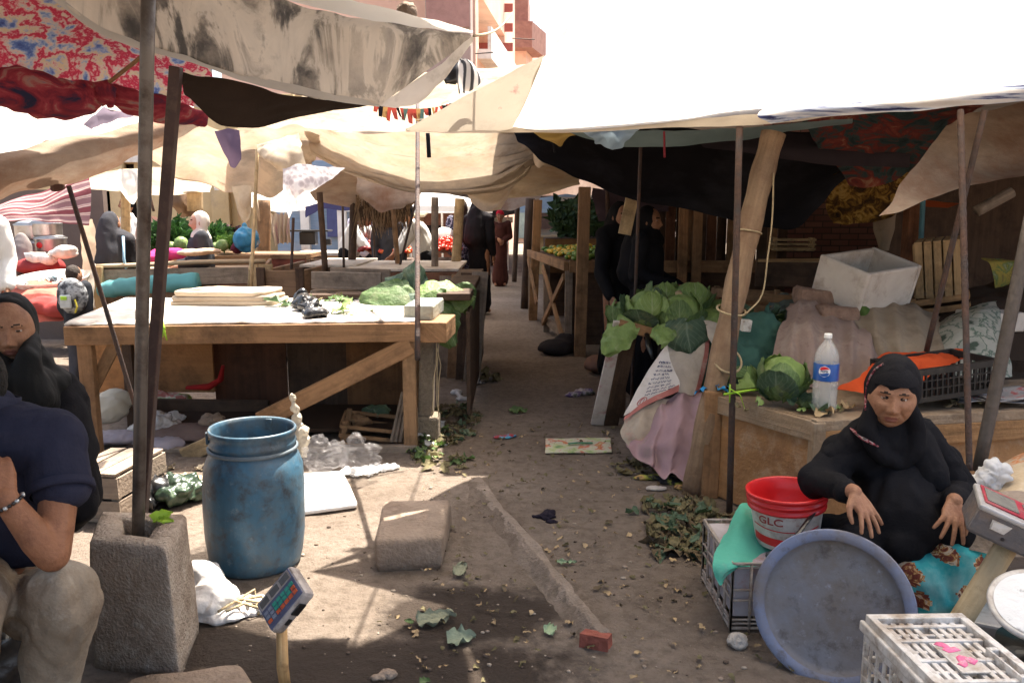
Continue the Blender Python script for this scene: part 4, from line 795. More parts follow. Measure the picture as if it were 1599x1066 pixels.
# ------------------------------------------------------------------ concrete block that carries the steel pole
cn = [Z(u, v, .445) for u, v in ((140, 842), (260, 856), (291, 803), (158, 797))]
mb = MB(); ce = sum(cn, V())/4
prof = [(1.13, -.02), (1.13, .03), (1.10, .12), (1.075, .22), (1.05, .32), (1.035, .40), (1.02, .434), (.96, .446), (.62, .446), (.42, .44), (.36, .40), (.34, .33), (.30, .32)]
quadring(mb, cn, prof, 120, .09, .006, 9, 3)
tag(put(mb, 'concrete_block', CONC, smooth=True), 'tall rough concrete block with a steel pole in its hole', 'block')
mb = MB(); b = Z(238, 812, .452); leaf(mb, b, (1, .35, .5), (0, -1, .6), .065, .04, .5, .2, 3, cup=.8); leaf(mb, b+V((.02, 0, 0)), (.8, -.2, .3), (0, -.5, 1), .05, .03, .5, .2, 5)
tag(put(mb, 'leaf_scrap', mk('lime_leaf', (.35, .55, .06), scale=20, rough=.5, trans=.3), smooth=True), 'small lime green leaf scrap lying on the concrete block', 'leaf')
# stone block in the sun
mb = MB(); cn = [Z(u, v, 0) for u, v in ((586, 893), (692, 888), (672, 818), (566, 838))]
quadring(mb, [(cn[0].x, cn[0].y), (cn[1].x, cn[1].y), (cn[1].x-.0, cn[1].y+.50), (cn[0].x-.05, cn[0].y+.50)], [(.93, -.02), (1.0, .03), (1.01, .07), (.99, .115), (.955, .132), (.88, .139), (.5, .142), (.1, .143)], 120, .11, .006, 7, 8)
tag(put(mb, 'stone_block', STONE, smooth=True), 'dusty squared stone block lying on the ground in front of the big table', 'stone')
mb = MB(); cn = [Z(u, v, .05) for u, v in ((150, 1110), (420, 1110), (378, 1036), (205, 1058))]
quadring(mb, cn, [(1, -.02), (1.01, .03), (.985, .05), (.9, .056), (.1, .056)], 64, .18, .005, 8, 5); tag(put(mb, 'paving_slab', STONE, smooth=True), 'grey brown paving slab at the bottom edge beside the concrete block', 'slab')
# ------------------------------------------------------------------ blue barrel
BLUEB = mk('scuffed_blue_drum', [(.25, (.022, .065, .11)), (.5, (.042, .12, .19)), (.8, (.085, .185, .26))], scale=(7, 7, 1.3), rough=.42, bump=.12, bscale=20, spec=.45,
           dirt=[((.10, .105, .10), .5, 4), ((.045, .04, .038), .35, 13), ((.17, .22, .25), .12, 30)])
bc = Z(395, 884); bc.y += .05
t = thing('barrel', 'open scuffed blue plastic barrel standing beside the concrete block', 'barrel', bc)
mb = MB(); prof = [(.172, 0), (.188, .012), (.197, .05), (.208, .14), (.212, .26), (.211, .36), (.205, .44), (.190, .485), (.176, .505), (.1745, .53), (.180, .54), (.181, .552), (.1755, .56), (.1755, .582), (.181, .588), (.182, .603), (.178, .61), (.172, .606), (.168, .59), (.166, .5), (.19, .42), (.195, .2), (.18, .02)]
mb.lathe(prof, bc, 56, R=rot(0, 1.2, 0), cap0=True, cap1=True, wob=.004); put(mb, 'drum', BLUEB, t, smooth=True)
mb = MB(); mb.lathe([(.1795, .512), (.187, .514), (.188, .526), (.1795, .529)], bc, 56, R=rot(0, 1.2, 0), cap0=False); put(mb, 'ring', mk('grey_band', (.13, .16, .18), scale=8, rough=.5), t, smooth=True)
for a in (80, 200): mb = MB(); mb.box(bc+V((.172*math.cos(rad(a)), .172*math.sin(rad(a)), .575)), (.03, .012, .05), rot(0, 0, a+90)); put(mb, 'lug', BLUEB, t, bevel=.004)
# ------------------------------------------------------------------ digital price scale on a stick
t = thing('price_scale', 'grey digital scale head with keypad tilted on a bamboo stick', 'scale', Z(440, 1130))
c = P(446, 936, 2.3); R = rot(0, 0, 12) @ rot(0, -38, 0) @ rot(-12, 0, 0)
GREYPL = mk('grimy_grey_plastic', (.42, .37, .34), scale=14, rough=.45, bump=.1, dirt=((.16, .12, .09), .45, 14))
# head: a shallow wedge box; its face (+Z of R) looks up left
R = Matrix((V((.62, .2, .76)).normalized(), V((0, 0, 0)), V((0, 0, 0)))).transposed()
xa = V((.60, .10, .72)).normalized(); zn = V((-.50, -.72, .50)); zn = (zn-xa*zn.dot(xa)).normalized(); ya = zn.cross(xa); R = Matrix((xa, ya, zn)).transposed()
def loc(x, y, z): return c+R @ V((x, y, z))
mb = MB(); mb.box(c, (.165, .125, .05), R); put(mb, 'housing', GREYPL, t, bevel=.014)
mb = MB(); mb.box(loc(0, 0, .026), (.15, .108, .004), R); put(mb, 'face_plate', mk('blue_grey_face', (.11, .12, .19), scale=20, rough=.4), t, bevel=.0015)
LCD = mk('lcd_grey', (.13, .125, .12), scale=30, rough=.2, spec=.6, bump=0)
mb = MB(); mb.box(loc(.0, .034, .0285), (.14, .032, .002), R); put(mb, 'display_strip', GREYPL, t)
for i in range(3): mb = MB(); mb.box(loc(-.047+.047*i, .034, .030), (.037, .022, .002), R); put(mb, 'display', LCD, t)
KG = mk('key_green', (.05, .33, .24), scale=30, rough=.5); KO = mk('key_orange', (.65, .13, .05), scale=30, rough=.5); KB = mk('key_grey', (.25, .27, .33), scale=30, rough=.5)
mb = MB()
for i in range(7):
    for j in range(3):
        mm = 2 if i < 2 else (1 if (j == 2 or i == 6 and j > 0) else 0); 
        if i == 0 and j == 2: mm = 1
        mb.box(loc(-.06+.0195*i, .006-.0155*j-.006, .0292), (.0155, .0115, .004), R, mm)
put(mb, 'keypad', [KG, KO, KB], t)
mb = MB(); e = loc(.02, -.064, 0); mb.box(e, (.045, .006, .030), R); put(mb, 'socket', BLKP, t, bevel=.003)
mb = MB(); mb.box(loc(-.03, -.064, 0), (.022, .006, .014), R); put(mb, 'switch', BLKP, t, bevel=.002)
mb = MB(); b = P(440, 985, 2.31); q = Z(438, 1130); mb.tube([b+V((.0, 0, .01)), b.lerp(q, .4)+V((.004, 0, 0)), V((b.x-.002, 2.33, 0))], [.0165, .018, .0175], 12)
put(mb, 'stick', mk('bamboo', [(.3, (.38, .22, .09)), (.6, (.52, .33, .15)), (.8, (.58, .40, .2))], scale=(4, 60, 60), coord='UV', rough=.5, dirt=((.2, .11, .05), .3, 20)), t, smooth=True)
# ------------------------------------------------------------------ big table, front left
zt = .85
FL, FR, BR, BL = Z(100, 505, zt), Z(652, 501, zt), Z(672, 467, zt), Z(196, 466, zt)
t = thing('market_table', 'big sheet topped wooden market table with a diagonal brace', 'table', (FL.lerp(BR, .5).x, FL.lerp(BR, .5).y, 0))
TOPM = mk('dirty_white_board', [(.25, (.42, .37, .32)), (.5, (.58, .53, .47)), (.8, (.66, .61, .55))], scale=4, rough=.8, bump=.15, dirt=[((.28, .22, .17), .4, 2.5), ((.3, .25, .2), .3, 11)])
mb = MB(); patch(mb, [[BL, BL.lerp(BR, .35), BL.lerp(BR, .7), BR], [FL, FL.lerp(FR, .35), FL.lerp(FR, .7), FR]], 50, 16, .007, (3, 3, 3), 4)
for k in range(50): mb.v[-50+k].z += .012*noise.noise(V((k*.5, 0, 0)))-.008
put(mb, 'top_sheet', TOPM, t, solid=.012, smooth=True)
dz = V((0, 0, 1)); dn = lambda p, h: p-dz*h
mb = MB(); mb.bar(dn(FL, .075), dn(FR, .07), .045, .115); put(mb, 'front_rail', WDO, t, bevel=.006)
mb = MB(); mb.bar(dn(BL, .07), dn(BR, .07), .04, .1); put(mb, 'back_rail', WD, t, bevel=.005)
for a, b in ((FL, BL), (FR, BR)): mb = MB(); mb.bar(dn(a, .07)+V((0, .03, 0)), dn(b, .07), .04, .1); put(mb, 'side_rail', WDO, t, bevel=.005)
zl = lambda p, x=0, y=0: V((p.x+x, p.y+y, 0))
fl, fr = zl(FL, .10, .04), zl(FR, -.06, .03)
for (p, w) in ((fl, .09), (fr, .085), (zl(BL, .08, -.05), .08), (zl(BR, -.08, -.05), .08)): mb = MB(); mb.bar(p, p+dz*.79, w, .06, (0, 1, 0)); put(mb, 'leg', WDO if p is not fr else WD, t, bevel=.006)
mb = MB(); mb.bar(fr+V((.02, -.035, .70)), V((P(408, 655, fr.y).x, fr.y-.03, P(408, 655, fr.y).z)), .035, .115, (0, 0, 1)); put(mb, 'diagonal_brace', WDO, t, bevel=.006)
mb = MB(); a = P(183, 530, fl.y+.05); mb.bar(a, P(137, 622, fl.y+.05), .03, .075); put(mb, 'short_brace', WD, t, bevel=.005)
mb = MB(); mb.bar(P(225, 712, fr.y-.02), P(652, 707, fr.y-.02), .05, .11); put(mb, 'bottom_rail', WDG, t, bevel=.006)
mb = MB(); mb.bar(P(286, 712, fr.y-.12), P(330, 692, fr.y-.12), .04, .10); put(mb, 'rail_stub', WDP, t, bevel=.006)
# boards that close the back of the table
for (u0, v0, u1, v1, Y, m) in ((148, 528, 336, 612, 6.0, wood('orange_ply', (.34, .16, .06), dark=.7, k=.4)), (332, 528, 452, 640, 6.1, wood('red_dark_ply', (.10, .042, .022), k=.4)), (448, 528, 545, 642, 6.12, WDK), (540, 528, 640, 640, 6.06, wood('brown_ply', (.20, .095, .04), k=.5))):
    a, b = P(u0, v0, Y), P(u1, v1 if u0 == 148 else 668, Y); mb = MB(); mb.box(((a.x+b.x)/2, Y, (a.z+b.z)/2), (b.x-a.x, .02, a.z-b.z)); put(mb, 'back_board', m, t, bevel=.003)
mb = MB(); a, b = P(220, 690, 5.4), P(640, 690, 5.4); mb.bar((a.x, 5.55, .07), (b.x, 5.55, .07), .7, .025); put(mb, 'lower_shelf', cloth('dark_brown_board', (.05, .033, .024)), t, bevel=.003)  # shelf coloured an even, very dark brown
a = P(205, 630, 5.5); mb = MB(); mb.bar((a.x-.02, 5.55, 0), (a.x-.02, 5.55, .8), .07, .05, (0, 1, 0)); put(mb, 'inner_post', WDK, t, bevel=.004)
mb = MB(); mb.bar(P(228, 632, 5.7), P(420, 634, 5.7), .04, .09); put(mb, 'inner_rail', WDK, t, bevel=.004)
# lime twine
LIME = mk('lime_twine', (.36, .60, .05), scale=20, rough=.5, trans=.2)
mb = MB(); a = P(254, 500, FL.y-.03)
for dx, L_ in ((0, .1), (.012, .12), (-.01, .07)): mb.tube([a+V((dx*.3, -.01, 0)), a+V((dx, -.02, -L_*.5)), a+V((dx*2, -.015, -L_))], [.006, .008, .004], 6)
mb.tube([a+V((-.03, -.02, -.03)), a+V((.02, -.02, -.045))], .005, 6); tag(put(mb, 'plastic_tie', LIME, smooth=True), 'lime green plastic tie hanging from the big table edge', 'tie')
# block, beam and boards right of the table
mb = MB(); a = P(676, 512, 5.15); mb.box(a, (.24, .42, .13), rot(0, 0, -4)); tag(put(mb, 'beam_end', WDO, bevel=.008), 'sawn orange brown beam end just right of the big table', 'beam')
mb = MB(); a = P(663, 482, 5.3); mb.box(a, (.19, .5, .10), rot(0, 0, -3)); tag(put(mb, 'stone_beam', mk('grey_green_stone', (.36, .36, .30), scale=9, rough=.9, bump=.5), bevel=.012), 'pale grey squared beam lying on the brown beam end', 'beam')
mb = MB(); a = P(667, 595, 5.25); mb.box((a.x, a.y, .46), (.10, .12, .60), rot(0, 2, 0)); mb.box((a.x, a.y, .09), (.16, .2, .17)); tag(put(mb, 'foam_post', mk('grey_cork', (.27, .215, .16), scale=40, rough=.95, bump=.9, bscale=120), bevel=.02), 'grey crumbly block post standing against the right table leg', 'post')
for i, (u, lean, m) in enumerate(((690, .0, WDG), (708, .01, WD), (722, .02, WDK), (735, .05, WDG))):
    mb = MB(); a = Z(u-2, 600+i*3); mb.bar(a+V((0, .35, 0)), V((a.x+lean+.03, a.y+.55, .93+.02*i)), .035, .15, (1, 0, 0)); tag(put(mb, 'plank', m, bevel=.005), ('grey upright plank nearest the big table', 'brown upright plank, second in the row right of the big table', 'dark upright plank, third in the row right of the big table', 'leaning grey plank at the aisle end of the row')[i], 'plank', 'upright planks between table and aisle')
mb = MB(); a = P(726, 470, 6.1); mb.bar((a.x-.05, 5.6, .93), (a.x-.05, 8.2, .93), .24, .05); mb.bar((a.x+.05, 5.6, .45), (a.x+.05, 8.2, .45), .03, .75); tag(put(mb, 'side_bench', WDK, bevel=.006), 'dark narrow wooden bench running back along the aisle', 'bench')
# white twine hanging from the table corner
mb = MB()
for u in (679, 684, 687):
    a = P(u, 515, 5.0); mb.tube([a+V((R_(-.02, .02), -.02*k, -.11*k+.01*(k % 2))) for k in range(6)], .0028, 5)
tag(put(mb, 'twine', ROPE, smooth=True), 'pale twine strands hanging from the beam end by the aisle', 'twine')
# things on the table
CANV = cloth('folded_canvas', (.36, .29, .22), .05, .8, dirt=((.25, .19, .14), .3, 5))
t = thing('folded_canvas', 'folded pale brown canvas pile lying on the big table', 'canvas', P(355, 468, 6.0))
for i, (w, h0) in enumerate(((.80, .0), (.76, .035), (.72, .07))):
    mb = MB(); c = Z(358, 468, zt+.03); 
    quadring(mb, [(c.x-w/2, c.y-.18), (c.x+w/2-.02*i, c.y-.22), (c.x+w/2, c.y+.2), (c.x-w/2+.06, c.y+.22)], [(.98, c.z-.025+h0), (1.0, c.z-.008+h0), (.99, c.z+.006+h0), (.9, c.z+.012+h0), (.1, c.z+.013+h0)], 64, .22, .012, 5, i); put(mb, 'fold', CANV if i % 2 else cloth('folded_canvas_pale', (.48, .39, .29), .05, .85), t, smooth=True)
sack_blob('plastic_bag', 'crumpled black plastic bag lying on the big table', 'bag', [(Z(478, 475, zt+.05), (.11, .09, .05)), (Z(492, 488, zt+.035), (.09, .07, .03)), (Z(470, 466, zt+.07), (.06, .05, .05))], BLKP, .006, (.05, (8, 8, 8), 2, 1), 3)
for i, (u, v, w, lab, m) in enumerate(((530, 470, .24, 'heap of wilted pale leaves beside the black bag on the table', [WILT, LEAF]), (612, 466, .17, 'strewn green leaves at the back right of the table', [LEAF, WILT]), (455, 478, .09, 'dark greens lying behind the black plastic bag', [LEAFD]), (540, 488, .10, 'few pale green scraps near the table front', [CABB]))):
    scatter_leaves('leaf_heap', lab, 'leaves', Z(u, v, zt+.012), (w, .12, .05), (16, 12, 8, 5)[i], m, .11, 0, 30+i)
mb = MB()
a = Z(500, 462, zt+.03); mb.box(a, (.35, .12, .03), rot(0, 0, 8)); mb.box(a+V((.3, .0, .01)), (.36, .13, .025), rot(4, 0, -4)); tag(put(mb, 'board_pair', WDK, bevel=.003), 'two dark boards lying along the back of the table', 'board')
# big cabbage leaves at the table's right end and on the bench
GL = 'large loose cabbage leaves at the aisle end of the table'
def bigleaf(label, u, v, Y, d, n, L_, W_, seed, m=LEAF, curl=.5):
    mb = MB(); leaf(mb, P(u, v, Y), d, n, L_, W_, curl, .14, seed, nu=15, nv=15, cup=-.25)
    tag(put(mb, 'cabbage_leaf', m, smooth=True), label, 'leaf', GL)
bigleaf('broad pale green cabbage leaf left of the thin rusty rod', 640, 470, 5.75, (-.75, .0, .35), (.3, -.8, .6), .36, .34, 1, LEAF)
bigleaf('upright dusty cabbage leaf behind the thin rusty rod', 645, 462, 5.9, (.05, .1, 1), (0, -1, .2), .27, .2, 2, LEAFD, .2)
bigleaf('bright cabbage leaf arching over the pale grey beam', 650, 470, 5.7, (.75, -.1, .4), (.1, -.7, .7), .34, .34, 3, CABB, .7)
bigleaf('long cabbage leaf drooping past the beam ends', 672, 455, 5.6, (.42, -.2, -.75), (.5, -.8, .3), .42, .28, 4, LEAF, .1)
bigleaf('dark cabbage leaf in the middle of the leaf pile', 632, 458, 5.8, (.3, -.4, -.3), (.1, -.9, .5), .26, .3, 5, LEAFD, .4)
bigleaf('dull leaf lying low at the back of the leaf pile', 600, 448, 5.95, (.6, -.1, .15), (0, -.8, .7), .34, .26, 7, LEAFD, .35)
bigleaf('single cabbage leaf hanging on the bench by the aisle', 716, 442, 6.0, (.35, -.3, -.8), (.2, -1, .3), .24, .22, 6, LEAF, .3)
# under the table: crates, sacks, plastic
def slat_crate(name, label, c, size, R, m, n=4, group=None, gap=.3, cat='crate'):
    c = V(c); t = thing(name, label, cat, c-V((0, 0, size[2]/2)), group); sx, sy, sz = size
    L = lambda x, y, z: c+R @ V((x, y, z))
    for x in (-1, 1):
        for y in (-1, 1): mb = MB(); mb.box(L(x*(sx/2-.02), y*(sy/2-.02), 0), (.035, .035, sz), R); put(mb, 'corner_post', m, t, bevel=.003)
    h = sz/n
    for k in range(n):
        z = -sz/2+h*(k+.5)
        for y in (-1, 1): mb = MB(); mb.box(L(0, y*(sy/2+.005), z), (sx+.02, .012, h*(1-gap)), R, jit=.002); put(mb, 'slat', m, t)
        for x in (-1, 1): mb = MB(); mb.box(L(x*(sx/2+.005), 0, z), (.012, sy, h*(1-gap)), R, jit=.002); put(mb, 'slat', m, t)
    for k in range(4): mb = MB(); mb.box(L(-sx/2+sx*(k+.5)/4, 0, -sz/2+.006), (sx/4*.8, sy, .012), R); put(mb, 'bottom_slat', m, t)
    return t
slat_crate('wooden_crate', 'broken thin slatted crate lying under the table by its right leg', P(585, 672, 5.2), (.42, .3, .18), rot(4, 8, 6), WD, 3, gap=.62)
mb = MB()
for i in range(3): mb.bar(P(612+i*7, 690, 5.0), P(630+i*4, 612, 5.1), .02, .025)
tag(put(mb, 'stick_bundle', WDG), 'three grey sticks leaning inside the right table leg', 'sticks')
pcx = P(163, 722, 3.85).x; t = slat_crate('pallet_crate', 'weathered grey crate beside the seated women at left', V((pcx, 3.95, .125)), (.28, .42, .24), rot(0, 0, -6), WDG, 2, gap=.12)
for k in range(3): mb = MB(); mb.box(V((pcx-.10+.10*k, 3.93, .255)), (.085, .44, .018), rot(0, 0, -6), jit=.004); put(mb, 'top_board', WDG, t, bevel=.003)
sack_blob('sack', 'dirty white sack with turquoise edge under the left end of the table', 'sack', [(P(165, 640, 5.3), (.14, .12, .09)), (P(180, 625, 5.4), (.12, .1, .08))], cloth('dirty_white_sack', (.50, .46, .38), 0, .7, dirt=((.12, .28, .26), .15, 5)), .012)
sack_blob('plastic_bag', 'crumpled clear grey plastic bag with yellow print under the table', 'bag', [(P(243, 665, 5.25), (.11, .1, .10)), (P(262, 675, 5.25), (.10, .1, .08))], mk('crinkled_plastic', [(.3, (.24, .22, .22)), (.6, (.42, .40, .39)), (.66, (.50, .40, .12)), (.7, (.45, .43, .42))], scale=9, rough=.25, spec=.6), .007, (.04, (13, 13, 13), 4, 1), 2)
sack_blob('sack', 'flat mauve brown sack lying on the shelf under the table', 'sack', [(P(300, 675, 5.2), (.30, .16, .05)), (P(250, 690, 5.15), (.25, .14, .045))], cloth('mauve_sack', (.20, .14, .12), 0, .7), .012)
sack_blob('plastic_bag', 'flattened pale lilac plastic bag by the table shelf edge', 'bag', [(P(180, 682, 5.1), (.22, .12, .035)), (P(260, 693, 5.0), (.12, .10, .04))], cloth('lilac_plastic', (.40, .36, .40), .1, .8), .01, (.015, (12, 12, 12), 6), 3)
sack_blob('cloth_heap', 'small red and cream cloth heap behind the inner rail', 'cloth', [(P(240, 622, 5.95), (.14, .1, .06)), (P(275, 624, 5.95), (.12, .1, .05)), (P(182, 618, 5.9), (.1, .1, .05))], mk('red_cream_rags', [(.4, (.5, .42, .34)), (.5, (.45, .12, .1)), (.56, (.55, .5, .4)), (.62, (.25, .35, .1))], scale=7, rough=.9), .012)
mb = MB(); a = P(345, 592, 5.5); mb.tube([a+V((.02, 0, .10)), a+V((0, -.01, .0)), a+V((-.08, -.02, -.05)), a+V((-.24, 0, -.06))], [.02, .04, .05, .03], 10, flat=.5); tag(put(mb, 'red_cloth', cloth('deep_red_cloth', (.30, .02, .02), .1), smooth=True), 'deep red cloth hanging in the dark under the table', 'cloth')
# tied sheet, clear bags, white board behind the barrel
a = P(457, 622, 4.5)
sack_blob('tied_plastic', 'pale knotted plastic strip hanging behind the barrel', 'bag', [(a+V((0, 0, .0)), (.018, .015, .03)), (a+V((.012, 0, -.06)), (.022, .018, .035)), (a+V((.022, 0, -.12)), (.026, .02, .04)), (a+V((.03, 0, -.19)), (.055, .04, .05)), (a+V((.05, 0, -.25)), (.04, .035, .045)), (a+V((.045, 0, -.31)), (.03, .03, .04))], mk('yellowed_bag', (.52, .46, .37), scale=8, rough=.35, bump=.2, trans=.2), .005, (.022, (20, 20, 14), 9, 1), 2)
CLEAR = mk('clear_bag', (.40, .38, .38), scale=10, rough=.1, spec=.9, alpha=.16, bump=.6, bscale=30)
sack_blob('plastic_bag', 'clear plastic bag leaning on the bottom rail behind the barrel', 'bag', [(P(510, 712, 4.35), (.13, .08, .085)), (P(500, 705, 4.35), (.07, .06, .10))], CLEAR, .007, (.045, (11, 11, 11), 3, 1), 2)
sack_blob('plastic_bag', 'clear plastic bag beside it, nearer the right table leg', 'bag', [(P(560, 712, 4.4), (.11, .07, .08)), (P(556, 700, 4.4), (.06, .05, .09))], CLEAR, .007, (.045, (11, 11, 11), 5, 1), 2)
mb = MB(); cn = [Z(u, v, 0) for u, v in ((462, 808), (560, 795), (535, 742), (455, 748))]; quadring(mb, cn, [(1, .008), (1.0, .022), (.98, .032), (.1, .033)], 64, .12, .003, 9, 2)
tag(put(mb, 'white_board', mk('white_foam', (.80, .79, .77), scale=14, rough=.8, bump=.2, dirt=((.6, .55, .48), .15, 6)), smooth=True), 'white foam sheet lying in the sun beside the barrel', 'board')
sack_blob('plastic_bag', 'flattened white plastic bags on the ground before the table', 'bag', [(Z(560, 735, .015), (.12, .08, .015)), (Z(600, 730, .012), (.09, .06, .012))], BAGP, .007, (.03, (16, 16, 16), 7, 1), 2)
# white sack by the block
sack_blob('plastic_sack', 'crumpled dirty white sack between the block and the barrel', 'sack', [(Z(328, 930, .06), (.095, .12, .06)), (Z(322, 905, .09), (.08, .08, .07)), (Z(335, 958, .015), (.13, .07, .02)), (Z(380, 945, .012), (.10, .08, .018))], mk('grubby_white_sack', [(.3, (.52, .50, .48)), (.7, (.68, .65, .62))], scale=7, rough=.6, bump=.3, bscale=30, dirt=((.25, .19, .14), .25, 9)), .006, (.026, (7, 7, 7), 8, 1), 4)
mb = MB()
for i in range(5): mb.tube([Z(350+R_(-20, 20), 935+R_(-10, 20), .05), Z(400+R_(-20, 20), 940+R_(-20, 10), .05), Z(412+R_(-10, 10), 955+R_(-8, 8), .012)], .006, 6)
tag(put(mb, 'sacking_strip', ROPE, smooth=True), 'frayed tan sacking strips beside the dirty white sack', 'sacking')
# dark plastic behind the concrete block
b = Z(205, 800); b.y += .12
sack_blob('black_plastic_bag', 'crumpled shiny black plastic bag behind the concrete block', 'bag', [(b+V((-.10, 0, .09)), (.17, .15, .09)), (b+V((.02, .02, .08)), (.14, .13, .08)), (b+V((-.05, -.05, .05)), (.2, .13, .05))], BLKP, .007, (.05, (9, 9, 9), 4, 1), 3)
sack_blob('green_plastic_bag', 'dark green wet plastic lying right of the black bag by the block', 'bag', [(b+V((.17, .03, .07)), (.13, .12, .065)), (b+V((.24, .05, .05)), (.09, .1, .05))], mk('dark_green_plastic', [(.4, (.015, .03, .018)), (.6, (.05, .085, .05)), (.7, (.16, .2, .13))], scale=9, rough=.3, spec=.6), .007, (.045, (10, 10, 10), 6, 1), 3)
# ------------------------------------------------------------------ counter of the seated woman
zc = .575
CA, CB, CC = Z(1112, 612, zc), Z(1277, 656, zc), Z(1640, 636, zc)
dirx = (CC-CB).normalized(); diry = (CA-CB).normalized()
CC = CB+dirx*2.2; CD = CC+diry*(CA-CB).length
t = thing('counter', 'low plywood sided market counter beside the seated woman', 'counter', V((CB.x, CB.y, 0)))
mb = MB()
def lerp2(a, b, c, d, u, v): return a.lerp(b, u).lerp(d.lerp(c, u), v)
up = V((0, 0, 1))
n1 = V((diry.y, -diry.x, 0)); n1 = n1 if n1.x < 0 else -n1        # outward of the left side
n2 = V((dirx.y, -dirx.x, 0)); n2 = n2 if n2.y < 0 else -n2        # outward of the front
def panel(name, a, b, z0, z1, th, m, nrm, off=0.):
    mb = MB(); a2, b2 = V(a)+nrm*off, V(b)+nrm*off; mb.bar(V((a2.x, a2.y, (z0+z1)/2)), V((b2.x, b2.y, (z0+z1)/2)), th, z1-z0); return put(mb, name, m, t, bevel=.003)
DUSTW = wood('dusty_wood', (.30, .21, .135), dark=.6, dirt=[((.36, .28, .2), .4, 6), ((.12, .08, .05), .35, 3)])
PLY2 = wood('plywood_front', (.40, .205, .085), dark=.7, k=.3, dirt=[((.20, .10, .05), .4, 2.2), ((.44, .3, .19), .3, 7)])
panel('side_panel', CA, CB, .01, zc-.10, .02, PLY2, n1, -.03); panel('front_panel', CB, CC, .01, zc-.145, .02, PLY2, n2, -.03)
panel('side_rail', CA-diry*0, CB, zc-.105, zc-.012, .05, DUSTW, n1, -.02); panel('front_rail', CB+dirx*.0, CC, zc-.15, zc-.055, .045, wood('rail_wood', (.36, .19, .08)), n2, -.02)
mb = MB(); mb.bar(CB-up*.03-n2*.03, CC-up*.03-n2*.03, .06, .05); put(mb, 'front_lip', DUSTW, t, bevel=.004)
mb = MB(); mb.plank([(p.x, p.y) for p in (CA+dirx*.02, CB+dirx*.02+diry*.03, CC+diry*.03, CD)], zc-.04, zc-.008); put(mb, 'top', DUSTW, t)
mb = MB(); mb.bar(V((CA.x, CA.y, 0)), V((CA.x, CA.y, zc+.01)), .09, .09, (0, 1, 0)); put(mb, 'corner_post', WDO, t, bevel=.006)
mb = MB(); mb.bar(V((CB.x, CB.y, 0))+dirx*.02+diry*.02, V((CB.x, CB.y, zc-.012))+dirx*.02+diry*.02, .06, .06, (0, 1, 0)); put(mb, 'corner_post', DUSTW, t, bevel=.005)
mb = MB(); mb.ico(P(1474, 687, 3.35), (.012, .006, .010), 2); put(mb, 'knot_hole', DARKH, t)
def onc(a, b, h=0): return CB+dirx*a+diry*b+up*h
# lime tape and blue scrap
mb = MB(); a = P(1138, 605, 3.86); mb.tube([a+V((0, -.02, .02)), a+V((.0, -.025, -.07))], [.012, .008], 6, flat=.3); mb.tube([a+V((0, -.02, 0)), a+V((.05, -.03, -.03)), a+V((.075, -.03, -.10))], [.009, .010, .006], 6, flat=.3); mb.tube([a+V((-.03, -.02, -.03)), a+V((.16, -.02, .0))], [.006, .006], 6)
tag(put(mb, 'plastic_tie', LIME, smooth=True), 'lime green plastic tie knotted round the straight iron pole', 'tie')
scatter_leaves('plastic_scrap', 'bright blue plastic scrap on the counter end post', 'scrap', CA+up*.015, (.05, .03, .02), 5, [mk('bright_blue', (.02, .25, .55), scale=9, rough=.4)], .07, 0, 3)
# cabbage on the counter with its leaves
cabbage('single round green cabbage sitting on the counter beside the bottle', P(1222, 590, 3.85), .115, 51, 8, .9)
for i, (u, v, d, m, lab) in enumerate(((1195, 602, (-1, -.4, .02), CABB, 'pale cabbage leaf lying left of the round cabbage'), (1240, 625, (.6, -1, .03), LEAFD, 'frilly dark leaf before the round cabbage'), (1180, 590, (-1, .2, .05), LEAF, 'green leaf lying at the counter end'))):
    mb = MB(); leaf(mb, Z(u, v, zc+.03), d, (0, -.2, 1), .20, .16, .15, .2, 60+i, nu=12, nv=12, cup=.4); tag(put(mb, 'cabbage_leaf', m, smooth=True), lab, 'leaf')
scatter_leaves('leaf_heap', 'thin wilted leaf bits strewn along the counter top', 'leaves', Z(1235, 640, zc+.0), (.30, .10, .015), 14, [WILT, CABB, WDP], .06, 0, 77)
scatter_leaves('leaf_heap', 'dry leaf bits strewn on the counter behind the woman', 'leaves', Z(1480, 632, zc+.0), (.28, .06, .015), 16, [WILT, WDP], .06, 0, 78)
# cola bottle
bb_ = Z(1286, 643, zc); bt = thing('bottle', 'big clear plastic cola bottle with a blue label, half full of water', 'bottle', bb_)
PET = bpy.data.materials.new('clear_pet'); PET.use_nodes = True; q = PET.node_tree.nodes['Principled BSDF']; q.inputs['Roughness'].default_value = .06; q.inputs['Alpha'].default_value = .38
q.inputs['Base Color'].default_value = (.62, .62, .60, 1); q.inputs['Specular IOR Level'].default_value = .9
k = .363/.34
prof = [(.030, 0), (.047, .004), (.052, .015), (.053, .04), (.0515, .06), (.053, .08), (.053, .135), (.0515, .142), (.0525, .147), (.0525, .225), (.052, .23), (.0525, .24), (.049, .262), (.040, .285), (.028, .305), (.0165, .32), (.0145, .333), (.0145, .337)]
mb = MB(); mb.lathe([(r*k, z*k) for r, z in prof], bb_, 32, wob=.006); put(mb, 'shell', PET, bt, smooth=True)
mb = MB(); mb.lathe([(r*k*.96, z*k) for r, z in ((.04, .004), (.050, .015), (.051, .04), (.050, .06), (.051, .10))], bb_, 28, cap1=True)
WAT = bpy.data.materials.new('bottle_water'); WAT.use_nodes = True; q = WAT.node_tree.nodes['Principled BSDF']; q.inputs['Roughness'].default_value = .05; q.inputs['Alpha'].default_value = .3; q.inputs['Base Color'].default_value = (.55, .56, .52, 1); q.inputs['Specular IOR Level'].default_value = .8
